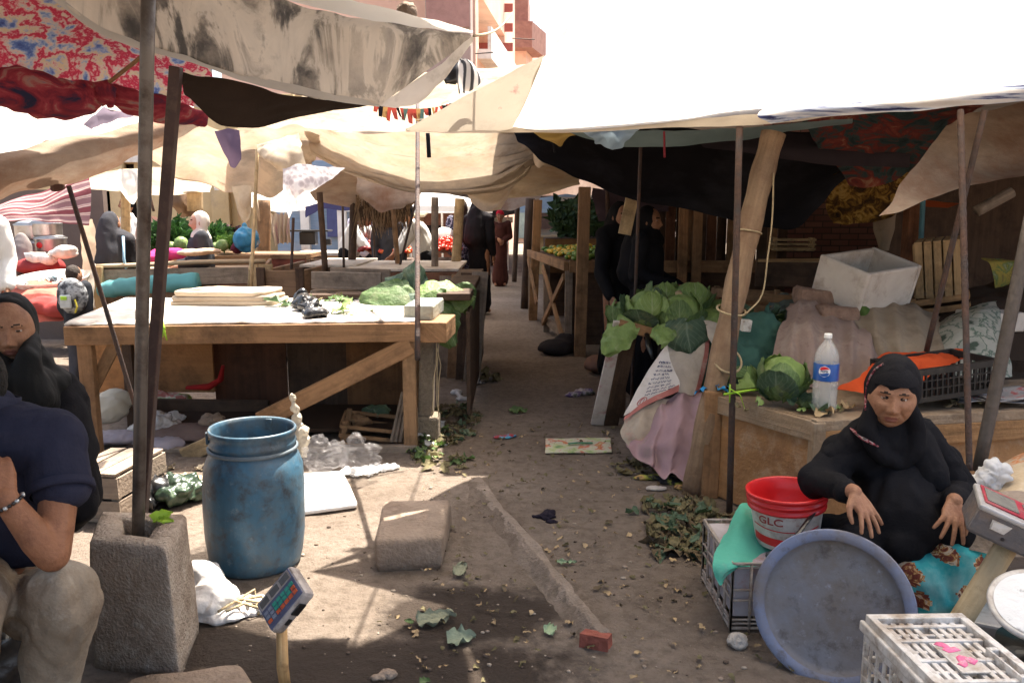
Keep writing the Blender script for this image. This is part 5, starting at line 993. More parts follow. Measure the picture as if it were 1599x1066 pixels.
put(mb, 'water', WAT, bt, smooth=True)
CBL = mk('label_blue', [(.3, (.012, .07, .30)), (.7, (.02, .11, .40))], scale=30, rough=.3, bump=0, spec=.5)
mb = MB(); mb.lathe([(.0535*k, .148*k), (.0538*k, .15*k), (.0538*k, .222*k), (.0535*k, .224*k)], bb_, 40, cap0=False); put(mb, 'label', CBL, bt, smooth=True)
mb = MB(); mb.lathe([(.0165*k, .333*k), (.017*k, .336*k), (.017*k, .350*k), (.015*k, .354*k)], bb_, 20, cap1=True); put(mb, 'cap', mk('white_cap', (.75, .74, .72), scale=9, rough=.4), bt, smooth=True)
fd = (V((0, 0, 0))-V((bb_.x, bb_.y, 0))).normalized(); ang0 = math.atan2(fd.y, fd.x)-.12
def wrap(vs, r, zc_):
    out = []
    for v in vs:
        a = ang0+v.x/r; out.append(V((bb_.x+(r+v.z)*math.cos(a), bb_.y+(r+v.z)*math.sin(a), bb_.z+zc_+v.y)))
    return out
def disc_part(fn, n=28, rr=.026): return [V((rr*math.cos(2*PI*i/n), rr*math.sin(2*PI*i/n), 0)) for i in range(n)]
zl_ = .192*k; rl = .0541*k
def roundel(y0, y1, rr, off, m, name):
    mb = MB(); N = 14; vs = []; fs = []
    for j in range(7):
        y = y0+(y1-y0)*j/6; w = math.sqrt(max(0, rr*rr-y*y))
        yw = lambda s: y
        for i in range(N+1): vs.append(V((-w+2*w*i/N, y+.0022*math.sin((-w+2*w*i/N)/rr*2.6) if abs(y) < rr*.6 else y, off)))
    for j in range(6):
        for i in range(N): fs.append((j*(N+1)+i, j*(N+1)+i+1, (j+1)*(N+1)+i+1, (j+1)*(N+1)+i))
    mb.add(wrap(vs, rl, zl_), fs); return put(mb, name, m, bt)
LW = mk('print_white', (.80, .80, .80), scale=9, rough=.4, bump=0); LR = mk('print_red', (.62, .02, .03), scale=9, rough=.4, bump=0); LN = mk('print_navy', (.01, .02, .10), scale=9, rough=.4, bump=0)
roundel(-.0262, .0262, .0264, .0004, LW, 'emblem'); roundel(.0085, .0235, .0238, .0009, LR, 'emblem_top'); roundel(-.0235, -.0085, .0238, .0009, CBL, 'emblem_base')
tv, tf = text_mesh('PEPSI', .0148, .0002); mb = MB(); mb.add(wrap([V((v.x*1.0, v.y, v.z+.0014)) for v in tv], rl, zl_), tf); put(mb, 'lettering', LN, bt)
# orange cloth, black crate, newspapers on the counter
ORG = cloth('orange_red_cloth', (.58, .085, .025), .12, .7)
sheet('orange_cloth', 'orange red cloth draped into the black crate behind the woman', [
    [(1375, 556, 4.15), (1420, 549, 4.2), (1470, 547, 4.2), (1512, 546, 4.2)], [(1360, 568, 3.95), (1410, 560, 3.95), (1460, 556, 4.0), (1505, 556, 4.05)], [(1345, 588, 3.85), (1395, 580, 3.8), (1450, 575, 3.9), (1490, 568, 3.95)], [(1306, 611, 3.78), (1340, 612, 3.72), (1380, 612, 3.7), (1415, 606, 3.72)]], ORG, 40, 24, .022, (9, 9, 9), 6, cat='cloth')
BLKC = mk('black_crate_plastic', (.016, .015, .015), scale=9, rough=.5, bump=.1, dirt=((.06, .05, .04), .3, 9))
t = thing('vegetable_crate', 'black plastic lattice crate behind the woman on the counter', 'crate', Z(1470, 612, zc))
o = P(1460, 585, 3.9); R = rot(0, -4, 14); sx, sy, sz = .46, .30, .16
L3 = lambda x, y, z: o+R @ V((x, y, z))
for y in (-1, 1):
    mb = MB(); mb.box(L3(0, y*sy/2, sz/2-.015), (sx, .022, .03), R); mb.box(L3(0, y*sy/2, -sz/2+.012), (sx, .018, .024), R)
    for i in range(15): x = -sx/2+sx*(i+.5)/15; mb.box(L3(x, y*sy/2, 0), (.008, .010, sz), R)
    for z in (-.02, .02): mb.box(L3(0, y*sy/2, z), (sx, .009, .006), R)
    put(mb, 'long_side', BLKC, t)
for x in (-1, 1):
    mb = MB(); mb.box(L3(x*sx/2, 0, sz/2-.015), (.022, sy, .03), R); mb.box(L3(x*sx/2, 0, -sz/2+.012), (.018, sy, .024), R)
    for i in range(8): mb.box(L3(x*sx/2, -sy/2+sy*(i+.5)/8, 0), (.010, .008, sz), R)
    for yy in (-1, 1): mb.box(L3(x*sx/2, yy*sy/2, .0), (.032, .032, sz), R)
    put(mb, 'short_side', BLKC, t)
mb = MB(); mb.box(L3(0, 0, -sz/2+.01), (sx, sy, .012), R); put(mb, 'floor', BLKC, t)
NEWS = mk('red_grey_printed_paper', [(.3, (.10, .10, .11)), (.45, (.22, .21, .21)), (.56, (.30, .285, .28)), (.62, (.33, .05, .05)), (.70, (.34, .32, .31))], scale=(7, 7, 7), rough=.55, bump=.1, dist=.8)
t = thing('newspaper_pile', 'pile of red and grey printed papers on the counter right of the woman', 'newspaper', Z(1530, 622, zc))
for i, (a, ang) in enumerate(((0, 12), (.05, -10), (-.04, 28), (.12, 4))):
    o = Z(1525+i*14, 622-i*2, zc+.012+i*.010); R = rot(0, 0, ang); mb = MB()
    mb.grid(lambda u, v: o+R @ V(((u-.5)*.34, (v-.5)*.24, .006*math.sin(u*5+i)+.010*noise.noise(V((u*3, v*3, i)))+.02*abs(v-.5))), 16, 10, su=.4, sv=.3); put(mb, 'paper', NEWS, t, solid=.005, smooth=True)
# sacks, bricks, styrofoam box and crates behind the counter
SACKP = cloth('dusty_rose_sack', (.30, .215, .18), .05, .75, dirt=[((.16, .09, .075), .15, 14), ((.4, .32, .26), .3, 4)]); SACKB = cloth('tan_sack', (.31, .24, .17), .05, .75, dirt=((.18, .13, .09), .35, 5))
def lump(name, label, cat, rows, mat, amp=.03, seed=1, sc=(4, 4, 4), pleat=0, pf=0): return sheet(name, label, rows, mat, 44, 34, amp, sc, seed, cat=cat, pleat=pleat, pf=pf)
lump('sack_heap', 'tall dusty rose sack cloth draped over a heap, topped with two bricks', 'sack', [
    [(1236, 478, 5.2), (1270, 470, 5.3), (1320, 490, 5.3), (1352, 505, 5.3), (1380, 520, 5.3)], [(1228, 486, 4.8), (1262, 476, 4.75), (1310, 494, 4.75), (1350, 508, 4.75), (1378, 530, 4.9)],
    [(1212, 530, 4.5), (1255, 522, 4.4), (1310, 530, 4.4), (1355, 538, 4.4), (1376, 550, 4.6)], [(1198, 590, 4.3), (1250, 600, 4.25), (1310, 606, 4.2), (1360, 600, 4.2), (1380, 596, 4.4)]], SACKP, pleat=.02, pf=13)
lump('sack_heap', 'olive tan sack spread below the styrofoam box', 'sack', [
    [(1330, 470, 5.2), (1380, 462, 5.3), (1430, 476, 5.3), (1470, 500, 5.3)], [(1330, 478, 4.9), (1380, 474, 4.9), (1430, 490, 4.85), (1480, 515, 4.8)], [(1340, 510, 4.6), (1390, 520, 4.5), (1440, 530, 4.5), (1490, 540, 4.5)], [(1360, 560, 4.4), (1400, 575, 4.35), (1450, 585, 4.3), (1510, 580, 4.3)]], SACKB, .03, 5, pleat=.02, pf=9)
lump('sack_heap', 'grey green patterned sack beside the ribbed bar', 'sack', [
    [(1450, 520, 4.9), (1490, 490, 5.0), (1530, 474, 5.0), (1560, 470, 5.0)], [(1448, 530, 4.7), (1490, 504, 4.6), (1535, 486, 4.6), (1562, 486, 4.7)], [(1452, 550, 4.5), (1495, 540, 4.4), (1540, 530, 4.4), (1570, 525, 4.5)], [(1460, 590, 4.3), (1500, 590, 4.25), (1545, 590, 4.2), (1580, 590, 4.3)]],
    mk('swirl_print', [(.2, (.05, .07, .05)), (.3, (.26, .26, .22)), (.5, (.30, .30, .25)), (.55, (.06, .10, .07)), (.65, (.32, .31, .26))], scale=9, pat='voronoi', dist=.5, rough=.8), .025, 9)
lump('cloth_heap', 'green cloth fold under the styrofoam box', 'cloth', [[(1308, 455, 5.0), (1330, 452, 5.0), (1350, 470, 5.0)], [(1320, 470, 4.85), (1340, 468, 4.8), (1365, 490, 4.8)], [(1335, 495, 4.8), (1350, 500, 4.75), (1375, 520, 4.7)]], cloth('moss_green_cloth', (.08, .13, .035), .1), .02, 8)
def brick(label, u, v, Y, size, ang):
    mb = MB(); o = P(u, v, Y); R = rot(*ang); cn = [(-size[0]/2, -size[1]/2), (size[0]/2, -size[1]/2), (size[0]/2, size[1]/2), (-size[0]/2, size[1]/2)]
    b = MB(); quadring(b, cn, [(.9, -size[2]/2), (1.02, -size[2]*.35), (1.03, 0), (1.0, size[2]*.35), (.88, size[2]/2), (.1, size[2]/2)], 48, .35, .012, 9, u)
    b.v = [o+R @ p for p in b.v]; tag(put(b, 'brick', mk('mud_brick', [(.3, (.17, .10, .07)), (.6, (.26, .165, .12)), (.8, (.32, .22, .16))], scale=16, rough=.95, bump=.7, bscale=60), smooth=True), label, 'brick', )
brick('rough pale brick on top of the rose sack, upper of two', 1278, 465, 5.0, (.29, .17, .11), (0, 6, -8)); brick('smooth brown brick on the rose sack, lower of two', 1306, 490, 4.75, (.24, .15, .09), (0, 4, 6))
# styrofoam box
t = thing('foam_box', 'open dirty white styrofoam box perched on the sacks', 'box', P(1360, 475, 5.0))
o = P(1352, 436, 5.0); R = rot(17, -4, 30); sx, sy, sz = .52, .36, .26; L3 = lambda x, y, z: o+R @ V((x, y, z))
FOAM = mk('dirty_styrofoam', [(.3, (.50, .44, .38)), (.7, (.62, .56, .49))], scale=6, rough=.75, bump=.25, bscale=80, dirt=((.33, .25, .19), .35, 5))
mb = MB(); th = .035
for x in (-1, 1): mb.box(L3(x*(sx/2-th/2), 0, 0), (th, sy, sz), R)
for y in (-1, 1): mb.box(L3(0, y*(sy/2-th/2), -.002), (sx-2*th+.002, th, sz), R)
mb.box(L3(0, 0, -sz/2+.02), (sx-2*th, sy-2*th, .04), R); put(mb, 'walls', FOAM, t, bevel=.012)
# wooden crates stacked at right
def stave_crate(label, c, size, R, m, vert=True):
    t = thing('wooden_crate', label, 'crate', c-V((0, 0, size[2]/2)), 'wooden crates by the right poles'); sx, sy, sz = size; L3 = lambda x, y, z: c+R @ V((x, y, z))
    for (ax, s, w) in (('x', sx, sy), ('y', sy, sx)):
        for sg_ in (-1, 1):
            n = 5 if vert else 3
            for i in range(n):
                mb = MB()
                if vert:
                    k = -w/2+w*(i+.5)/n; p = L3(sg_*s/2, k, 0) if ax == 'x' else L3(k, sg_*s/2, 0); mb.box(p, (.012, w/n*.8, sz) if ax == 'x' else (w/n*.8, .012, sz), R)
                else:
                    k = -sz/2+sz*(i+.5)/n; p = L3(sg_*s/2, 0, k) if ax == 'x' else L3(0, sg_*(s/2+.008), k); mb.box(p, (.012, w, sz/n*.62) if ax == 'x' else (w, .012, sz/n*.62), R)
                put(mb, 'slat', m, t)
    for i in range(5):
        k = -sx/2+sx*(i+.5)/5; mb = MB(); mb.box(L3(k, 0, sz/2+.008 if vert else -sz/2), (sx/5*.8, sy+.02, .012), R); put(mb, 'end_slat', m, t)
    for x in (-1, 1):
        for y in (-1, 1): mb = MB(); mb.box(L3(x*(sx/2-.02), y*(sy/2-.02), 0), (.03, .03, sz*.98), R); put(mb, 'corner_post', m, t)
    return t
CRW = wood('crate_pine', (.46, .30, .15), dark=.7); CRD = wood('crate_pine_shaded', (.34, .19, .085), dark=.6)
stave_crate('upright wooden slat crate standing on another at right of the foam box', P(1468, 418, 5.35), (.28, .28, .36), rot(4, -6, -32), CRW)
stave_crate('lower wooden slat crate lying under the upright one', P(1470, 480, 5.35), (.34, .30, .19), rot(0, -12, -30), CRD, False)
slat_crate('wooden_crate', 'small sunlit slat crate on the far brick ledge', P(1238, 381, 8.6), (.42, .2, .14), rot(0, 0, -10), WDP, 3, gap=.5)
mb = MB(); a, b = P(1196, 409, 7.6), P(1350, 407, 7.6); mb.bar(a, b, .5, .03); tag(put(mb, 'shelf_board', WDP, bevel=.004), 'pale sunlit shelf board behind the leaning post', 'board')
mb = MB(); a, b = P(1180, 428, 7.3), P(1400, 430, 7.3); mb.bar(a, b, .05, .22); tag(put(mb, 'dark_plank', WDK, bevel=.004), 'dark wide plank below the sunlit shelf board', 'board')
# right back clutter: posts and hung cloths
for (u0, v0, u1, v1, Y, r, m, lab) in ((1420, 420, 1428, 300, 5.9, .05, wood('redbrown_post', (.20, .08, .035)), 'red brown wooden post behind the slat crates'), (1437, 400, 1442, 300, 5.8, .018, mk('teal_pipe', (.05, .14, .17), scale=9, rough=.5), 'thin teal pipe beside the red brown post'), (1525, 330, 1580, 300, 5.6, .04, WDG, 'short grey pole end under the stained canopy')):
    pole('canopy_post', lab, P(u0, v0, Y), P(u1, v1, Y), r, m, square=r > .045)
lump('hanging_cloth', 'pale tan cloth hanging beside the red brown post', 'cloth', [[(1362, 335, 6.2), (1385, 330, 6.2), (1400, 325, 6.2)], [(1368, 365, 6.2), (1382, 362, 6.15), (1398, 360, 6.2)], [(1374, 390, 6.2), (1380, 392, 6.2), (1390, 390, 6.2)]], SACKB, .02, 3)
lump('hanging_cloth', 'yellow and green cloth slung behind the grey bent pole', 'cloth', [[(1532, 406, 5.6), (1560, 402, 5.6), (1590, 404, 5.6)], [(1550, 420, 5.5), (1572, 416, 5.5), (1592, 418, 5.5)], [(1556, 480, 5.5), (1572, 480, 5.5), (1588, 480, 5.5)], [(1560, 505, 5.5), (1570, 508, 5.5), (1580, 505, 5.5)]], mk('yellow_green_print', [(.35, (.14, .12, .05)), (.5, (.34, .26, .05)), (.6, (.12, .17, .05)), (.7, (.32, .30, .2))], scale=12, dist=1, rough=.8, trans=.1), .03, 4)
lump('dark_heap', 'dark cloth covered heap below the lower slat crate', 'heap', [[(1420, 490, 5.6), (1470, 470, 5.6), (1540, 440, 5.6), (1640, 420, 5.6)], [(1430, 510, 5.2), (1480, 500, 5.1), (1550, 480, 5.1), (1640, 470, 5.1)], [(1440, 560, 4.9), (1490, 560, 4.8), (1560, 560, 4.8), (1640, 560, 4.8)]], cloth('dark_brown_heap', (.05, .034, .025)), .04, 6)
mb = MB(); mb.box(P(1545, 500, 5.0), (.3, .25, .12), rot(0, 0, 10)); tag(put(mb, 'foam_block', FOAM, bevel=.01), 'grey white foam block behind the grey bent pole', 'block')
for i, (u, v, r, lab) in enumerate(((1470, 440, .16, 'first dark sack'),)): pass
mb = MB(); a, b = P(1400, 370, 7.4), P(1700, 362, 7.4); mb.box(((a.x+b.x)/2, 7.6, 1.0), (b.x-a.x, .06, 2.3)); tag(put(mb, 'plank_wall', WDK), 'dark boarded wall at the back right behind the crates', 'wall')
sheet('canopy', 'orange red cloth corner glowing under the stained canopy', [[(1440, 312, 6.6), (1500, 318, 6.6)], [(1445, 322, 6.5), (1480, 324, 6.5)]], cloth('glow_orange', (.55, .12, .04), .5), 10, 6, .01, (5, 5, 5), 3)
# ------------------------------------------------------------------ bucket, wire crate, tray, white crate, right scale
t = thing('wire_crate', 'grey wire and plastic crate standing under the paint bucket', 'crate', Z(1160, 960))
a = Z(1140, 985); zt2 = .262; A1 = V((a.x, a.y, 0)); B1 = Z(1097, 905); e1 = (B1-A1).normalized(); L1 = .42; e2 = V((-e1.y, e1.x, 0)); e2 = e2 if e2.x > 0 else -e2; L2 = .34
WIRE = mk('grimy_grey_wire', (.36, .31, .27), scale=20, rough=.6, dirt=((.2, .12, .08), .4, 14)); LIL = mk('lilac_grey_liner', (.40, .37, .40), scale=6, rough=.5, bump=.1, dirt=((.30, .12, .08), .3, 8))
cr = lambda i, j, z: A1+e1*(L1*i)+e2*(L2*j)+up*z
mb = MB()
for (p, q) in (((0, 0), (1, 0)), ((1, 0), (1, 1)), ((1, 1), (0, 1)), ((0, 1), (0, 0))):
    for z in (.012, .03, .045, .12, .16, .245, .26): mb.tube([cr(*p, z), cr(*q, z)], .006 if z in (.26, .012) else .0045, 6)
    for k in range(6): f = k/5; x = (p[0]+(q[0]-p[0])*f, p[1]+(q[1]-p[1])*f); mb.tube([cr(*x, 0), cr(*x, .262)], .006, 6)
put(mb, 'wire_frame', WIRE, t, smooth=True)
mb = MB(); s = .03
mb.plank([(p.x, p.y) for p in (cr(s, s, 0), cr(1-s, s, 0), cr(1-s, 1-s, 0), cr(s, 1-s, 0))], .05, .252); put(mb, 'liner', LIL, t, bevel=.006)
GRN = mk('mint_cloth', [(.3, (.07, .33, .24)), (.7, (.10, .42, .31))], scale=4, rough=.85, bump=.2, dirt=((.28, .26, .25), .22, 5))
lump('mint_cloth', 'mint green and grey cloth under the paint bucket, hanging over the crate', 'cloth', [
    [(1150, 800, 3.05), (1165, 785, 3.1), (1200, 790, 3.15), (1240, 800, 3.15)], [(1135, 822, 2.98), (1160, 815, 2.95), (1200, 825, 2.95), (1240, 835, 2.95)], [(1118, 862, 2.80), (1150, 862, 2.78), (1185, 868, 2.80), (1235, 875, 2.82)], [(1113, 882, 2.73), (1140, 882, 2.70), (1170, 878, 2.74), (1230, 884, 2.76)], [(1118, 898, 2.70), (1128, 912, 2.68), (1145, 884, 2.69), (1225, 888, 2.74)]], GRN, .010, 3, sc=(9, 9, 9))
bk = P(1228, 848, 2.88); bk.z = .275
t = thing('paint_bucket', 'white paint bucket with a red inside and rim, labelled GLC', 'bucket', bk); R = rot(0, -3, 0) @ Matrix.Diagonal((1, 1, .78))
RED = mk('bucket_red', [(.3, (.50, .012, .015)), (.7, (.62, .02, .02))], scale=4, rough=.35, bump=.05, spec=.5)
mb = MB(); mb.lathe([(.108, 0), (.113, .006), (.133, .20)], bk, 48, R=R); put(mb, 'body', mk('worn_bucket_white', [(.3, (.52, .47, .43)), (.7, (.66, .61, .56))], scale=7, rough=.5, bump=.1, dirt=[((.28, .23, .18), .4, 9), ((.33, .16, .12), .2, 14)]), t, smooth=True)
mb = MB(); mb.lathe([(.133, .185), (.143, .187), (.144, .200), (.138, .203), (.138, .218), (.146, .222), (.147, .232), (.140, .236), (.140, .248), (.149, .252), (.150, .264), (.143, .268), (.138, .262), (.127, .20), (.104, .012)], bk, 48, R=R, cap0=False, cap1=True); put(mb, 'rim', RED, t, smooth=True)
angb = math.atan2(-bk.y, -bk.x)
def onb(vs, z0, off=.0):
    out = []
    for v in vs:
        z = z0+v.y; r = .113+(.133-.113)*(z-.006)/.194+off+v.z; a = angb+v.x/r; out.append(bk+R @ V((r*math.cos(a), r*math.sin(a), z)))
    return out
tv, tf = text_mesh('GLC', .052, .0003); mb = MB(); mb.add(onb([V((v.x-.058, v.y, v.z)) for v in tv], .150, .0015), tf); put(mb, 'lettering', mk('print_maroon', (.30, .05, .045), scale=20, rough=.5), t)
mb = MB()
for (za, zb, f) in ((.115, .122, 1.2), (.035, .075, .9)):
    vs = []; fs = []
    for i in range(25):
        x = -.14+.28*i/24; c_ = .012*math.sin(i/24*PI); vs += [V((x, za-c_, 0)), V((x, zb-c_*f, 0))]
    fs = [(2*i, 2*i+2, 2*i+3, 2*i+1) for i in range(24)]; mb.add(onb([V((v.x, v.y-.1, 0)) for v in vs], .1, .0012), fs)
put(mb, 'red_swoosh', RED, t)
mb = MB(); pts = [P(1275, 795, 2.78), P(1262, 812, 2.72), P(1240, 840, 2.66), P(1220, 856, 2.64), P(1196, 868, 2.66)]
q = [catmull(pts, i/16) for i in range(17)]; mb.tube(q, .009, 8, flat=.4); put(mb, 'handle', BLKP, t, smooth=True)
# tray
t = thing('round_tray', 'big round grey blue plastic tray leaning against the crates', 'tray', Z(1300, 1062))
TR = mk('grey_blue_tray', [(.3, (.155, .18, .27)), (.7, (.20, .235, .345))], scale=4, rough=.5, bump=.08, dirt=[((.17, .145, .13), .45, 3), ((.10, .08, .07), .25, 18)]); TRD = mk('grey_tray_inside', [(.3, (.15, .155, .18)), (.7, (.215, .215, .24))], scale=3, rough=.6, bump=.1, dirt=[((.15, .125, .105), .55, 3.2), ((.07, .058, .05), .28, 14), ((.27, .28, .33), .1, 35)])
c = P(1300, 948, 2.47); nrm = (V((0, 0, 1.25))-c).normalized(); nrm = V((nrm.x-.05, nrm.y, .30)).normalized(); R = nrm.to_track_quat('Z', 'Y').to_matrix()
mb = MB(); mb.lathe([(.248, -.028), (.254, -.01), (.254, .010), (.250, .016), (.222, .012), (.215, .004)], c, 72, R=R); put(mb, 'rim', TR, t, smooth=True)
mb = MB(); mb.lathe([(.216, .006), (.208, -.010), (.196, -.014), (.1, -.013), (.01, -.012)], c, 72, R=R, cap0=False, cap1=True); put(mb, 'floor', TRD, t, smooth=True)
# white plastic crate, front right corner
t = thing('plastic_crate', 'upturned white plastic vegetable crate with pink paint marks, bottom right', 'crate', Z(1480, 1200))
zt3 = .33; K0, K1 = Z(1352, 958, zt3), Z(1502, 956, zt3); K3 = Z(1470, 1075, zt3); ex = (K1-K0); wx = ex.length; ex.normalize(); ey = (K3-K0); ey -= ex*ey.dot(ex)*.0; ly = .52; ey.normalize()
ez = up
def kp_(a, b, z=0): return K0+ex*(wx*a)+ey*(ly*b)+ez*z
Rk = Matrix((ex, (ey-ex*ey.dot(ex)).normalized(), ez)).transposed()
CRP = mk('used_white_crate', [(.3, (.60, .565, .52)), (.7, (.73, .70, .66))], scale=6, rough=.38, bump=.04, spec=.45, dirt=[((.34, .25, .17), .5, 7), ((.22, .16, .11), .34, 22)])
def kb_(mb, a0, b0, a1, b1, z0, z1): mb.plank([tuple(kp_(a, b))[:2] for a, b in ((a0, b0), (a1, b0), (a1, b1), (a0, b1))], zt3+z0, zt3+z1)
mb = MB(); N = 1
for (a0, b0, a1, b1) in ((0, 0, 1, .055), (0, .94, 1, 1), (0, .055, .07, .94), (.92, .055, 1, .94)): kb_(mb, a0, b0, a1, b1, -.035, 0)
for (a0, b0, a1, b1) in ((.07, .09, .92, .12), (.07, .24, .92, .27), (.07, .43, .92, .46), (.07, .62, .92, .65), (.07, .80, .92, .84)): kb_(mb, a0, b0, a1, b1, -.032, -.010)
for a in (.14, .225, .31, .40, .56, .65, .74, .83):
    for (b0, b1) in ((.055, .09), (.12, .24), (.27, .43), (.46, .62), (.65, .80), (.84, .94)): kb_(mb, a-.026, b0, a+.026, b1, -.030, -.014)
for b in (.18, .35, .54, .73): 
    for a0, a1 in ((.07, .114), (.166, .199), (.251, .284), (.336, .374), (.426, .534), (.586, .624), (.676, .714), (.766, .804), (.856, .92)): kb_(mb, a0, b-.012, a1, b+.012, -.028, -.016)
put(mb, 'lattice_base', CRP, t, bevel=.0025)
mb = MB(); kb_(mb, .36, .30, .62, .58, -.009, -.006); put(mb, 'name_plate', CRP, t)
PK = mk('pink_paint', (.78, .16, .30), scale=30, rough=.6, dirt=((.7, .62, .58), .3, 30))
def stroke(pts, w=.012):
    mb = MB(); q = [kp_(a, b, -.004) for a, b in pts]; q = [catmull(q, i/14) for i in range(15)]; mb.tube(q, [w*(1+.3*noise.noise(V((i, 3, 3)))) for i in range(15)], 6)
    for i, v in enumerate(mb.v): mb.v[i].z = zt3-.0055+(v.z-zt3+.004)*.12
    return put(mb, 'paint_mark', PK, t, smooth=True)
stroke([(.40, .33), (.45, .31), (.47, .36), (.42, .38), (.50, .37), (.56, .36)]); stroke([(.41, .52), (.46, .50), (.47, .47), (.50, .44), (.55, .47), (.60, .46), (.52, .50)])
# handle frame and walls (the crate lies upside down)
mb = MB()
for a0, b0, a1, b1 in ((.80, .38, .82, .66), (.90, .38, .92, .66), (.82, .38, .90, .41), (.82, .63, .90, .66)): kb_(mb, a0, b0, a1, b1, -.02, .004)
put(mb, 'handle', CRP, t, bevel=.002)
mb = MB(); hgt = .27
def wall(mb, a0, b0, a1, b1, na):
    for (z0, z1) in ((-.085, -.03), (-.15, -.135), (-.21, -.195), (-hgt, -.235)): kb_(mb, min(a0, a1)-.0, min(b0, b1), max(a0, a1), max(b0, b1), z0, z1)
    for k in range(na+1):
        f = k/na; 
        if abs(a1-a0) > abs(b1-b0): x = a0+(a1-a0)*f; kb_(mb, x-.008, b0+.004, x+.008, b1-.004, -hgt+.003, -.032)
        else: y = b0+(b1-b0)*f; kb_(mb, a0+.004, y-.008, a1-.004, y+.008, -hgt+.003, -.032)
wall(mb, .0, .0, .03, 1, 14); put(mb, 'long_wall', CRP, t); mb = MB(); wall(mb, .97, 0, 1, 1, 14); put(mb, 'long_wall', CRP, t)
for b_ in (0, .975): mb = MB(); wall(mb, .03, b_, .97, b_+.025, 9); put(mb, 'short_wall', CRP, t)
mb = MB()
for (a0, b0, a1, b1) in ((-.045, -.02, .004, 1.02), (.996, -.02, 1.045, 1.02)): kb_(mb, a0, b0, a1, b1, -.055, -.022)
put(mb, 'outer_ledge', CRP, t, bevel=.006)
mb = MB(); kb_(mb, -.03, -.02, 1.03, 1.02, -.33, -.262); put(mb, 'lower_rim', CRP, t, bevel=.004)
# scale at the right edge
t = thing('price_scale', 'silver digital scale with red framed displays on a tan tube, right edge', 'scale', Z(1490, 1000))
c = P(1580, 822, 2.42); xa = (V((.86, -.34, -.36))).normalized(); zn = V((.10, -.15, 1.0)); zn = (zn-xa*zn.dot(xa)).normalized(); ya = zn.cross(xa); R = Matrix((xa, ya, zn)).transposed(); loc = lambda x, y, z: c+R @ V((x, y, z))
SIL = mk('worn_silver_plastic', (.42, .40, .38), scale=9, rough=.4, metal=.2, bump=.05, dirt=((.18, .14, .11), .4, 9))
mb = MB(); mb.box(c, (.26, .17, .095), R); put(mb, 'housing', mk('scale_dark_grey', (.12, .11, .11), scale=9, rough=.45, dirt=((.2, .14, .1), .35, 8)), t, bevel=.012)
mb = MB(); mb.box(loc(0, 0, .048), (.268, .178, .018), R); put(mb, 'top_frame', SIL, t, bevel=.006)
mb = MB(); mb.box(loc(.0, .01, .0595), (.235, .135, .004), R); put(mb, 'red_panel', mk('panel_red', (.36, .03, .05), scale=9, rough=.4, dirt=((.3, .2, .17), .3, 12)), t)
for i in range(2): mb = MB(); mb.box(loc(-.062+.118*i, .01, .0625), (.095, .10, .004), R); put(mb, 'display', mk('display_grey_green', (.20, .19, .165), scale=9, rough=.25, spec=.6), t)
mb = MB(); mb.box(loc(-.055, -.088, .012), (.05, .004, .032), R, jit=.006); put(mb, 'sticker', WPLAS, t)
for x in (-.03, .07): mb = MB(); mb.ico(loc(x, -.086, -.02), .006, 2); put(mb, 'screw', RUST, t)
mb = MB(); a, b = P(1562, 868, 2.44), P(1508, 955, 2.40); mb.tube([a+(a-b)*.15, a, b, b+(b-a)*.35], .034, 20); put(mb, 'tube', mk('tan_tube', [(.3, (.40, .30, .17)), (.6, (.52, .41, .25)), (.8, (.56, .46, .3))], scale=(3, 20, 20), coord='UV', rough=.6, dirt=((.25, .17, .1), .3, 12)), t, smooth=True)
mb = MB(); c2_ = P(1590, 965, 2.5); mb.box(c2_, (.36, .30, .045), rot(0, 0, -30)); put(mb, 'platform', SIL, t, bevel=.01)
mb = MB(); mb.box(c2_-up*.07, (.26, .22, .08), rot(0, 0, -30)); put(mb, 'base', BLKP, t, bevel=.01)
mb = MB(); c3_ = P(1622, 945, 2.15); RR = rot(24, -16, 0)
mb.lathe([(.125, -.012), (.13, 0), (.124, .006), (.112, .002)], c3_, 48, R=RR, cap1=True); t2 = thing('tin_lid', 'round lid smeared with white paint at the right edge', 'lid', c3_); put(mb, 'rim', SIL, t2, smooth=True)
mb = MB(); mb.lathe([(.112, .004), (.06, .006), (.01, .005)], c3_, 48, R=RR, cap1=True); put(mb, 'paint_skin', mk('flaked_white', [(.42, (.30, .29, .28)), (.47, (.66, .65, .62)), (.7, (.72, .70, .67))], scale=9, rough=.6, bump=.2), t2)
mb = MB(); c4 = P(1640, 1010, 2.2); mb.lathe([(.12, -.4), (.14, -.1), (.14, 0)], c4, 32, cap1=True); tag(put(mb, 'dark_tub', BLKP, smooth=True), 'black tub under the paint smeared lid at the right edge', 'tub')
lump('carton_pile', 'flattened printed cartons beside the woman at the right edge', 'carton', [[(1545, 738, 3.25), (1600, 706, 3.3), (1680, 690, 3.3)], [(1540, 752, 3.1), (1600, 742, 3.0), (1680, 735, 3.0)], [(1545, 775, 2.95), (1600, 780, 2.85), (1680, 780, 2.85)]], mk('orange_cream_carton', [(.4, (.46, .36, .24)), (.5, (.5, .42, .31)), (.56, (.50, .16, .04)), (.62, (.46, .38, .28)), (.7, (.2, .16, .2))], scale=6, rough=.7), .008, 3)
mb = MB(); mb.bar(P(1535, 788, 2.85), P(1680, 800, 2.85), .3, .05); tag(put(mb, 'low_bench', DUSTW, bevel=.006), 'low dusty board beneath the printed cartons', 'board')
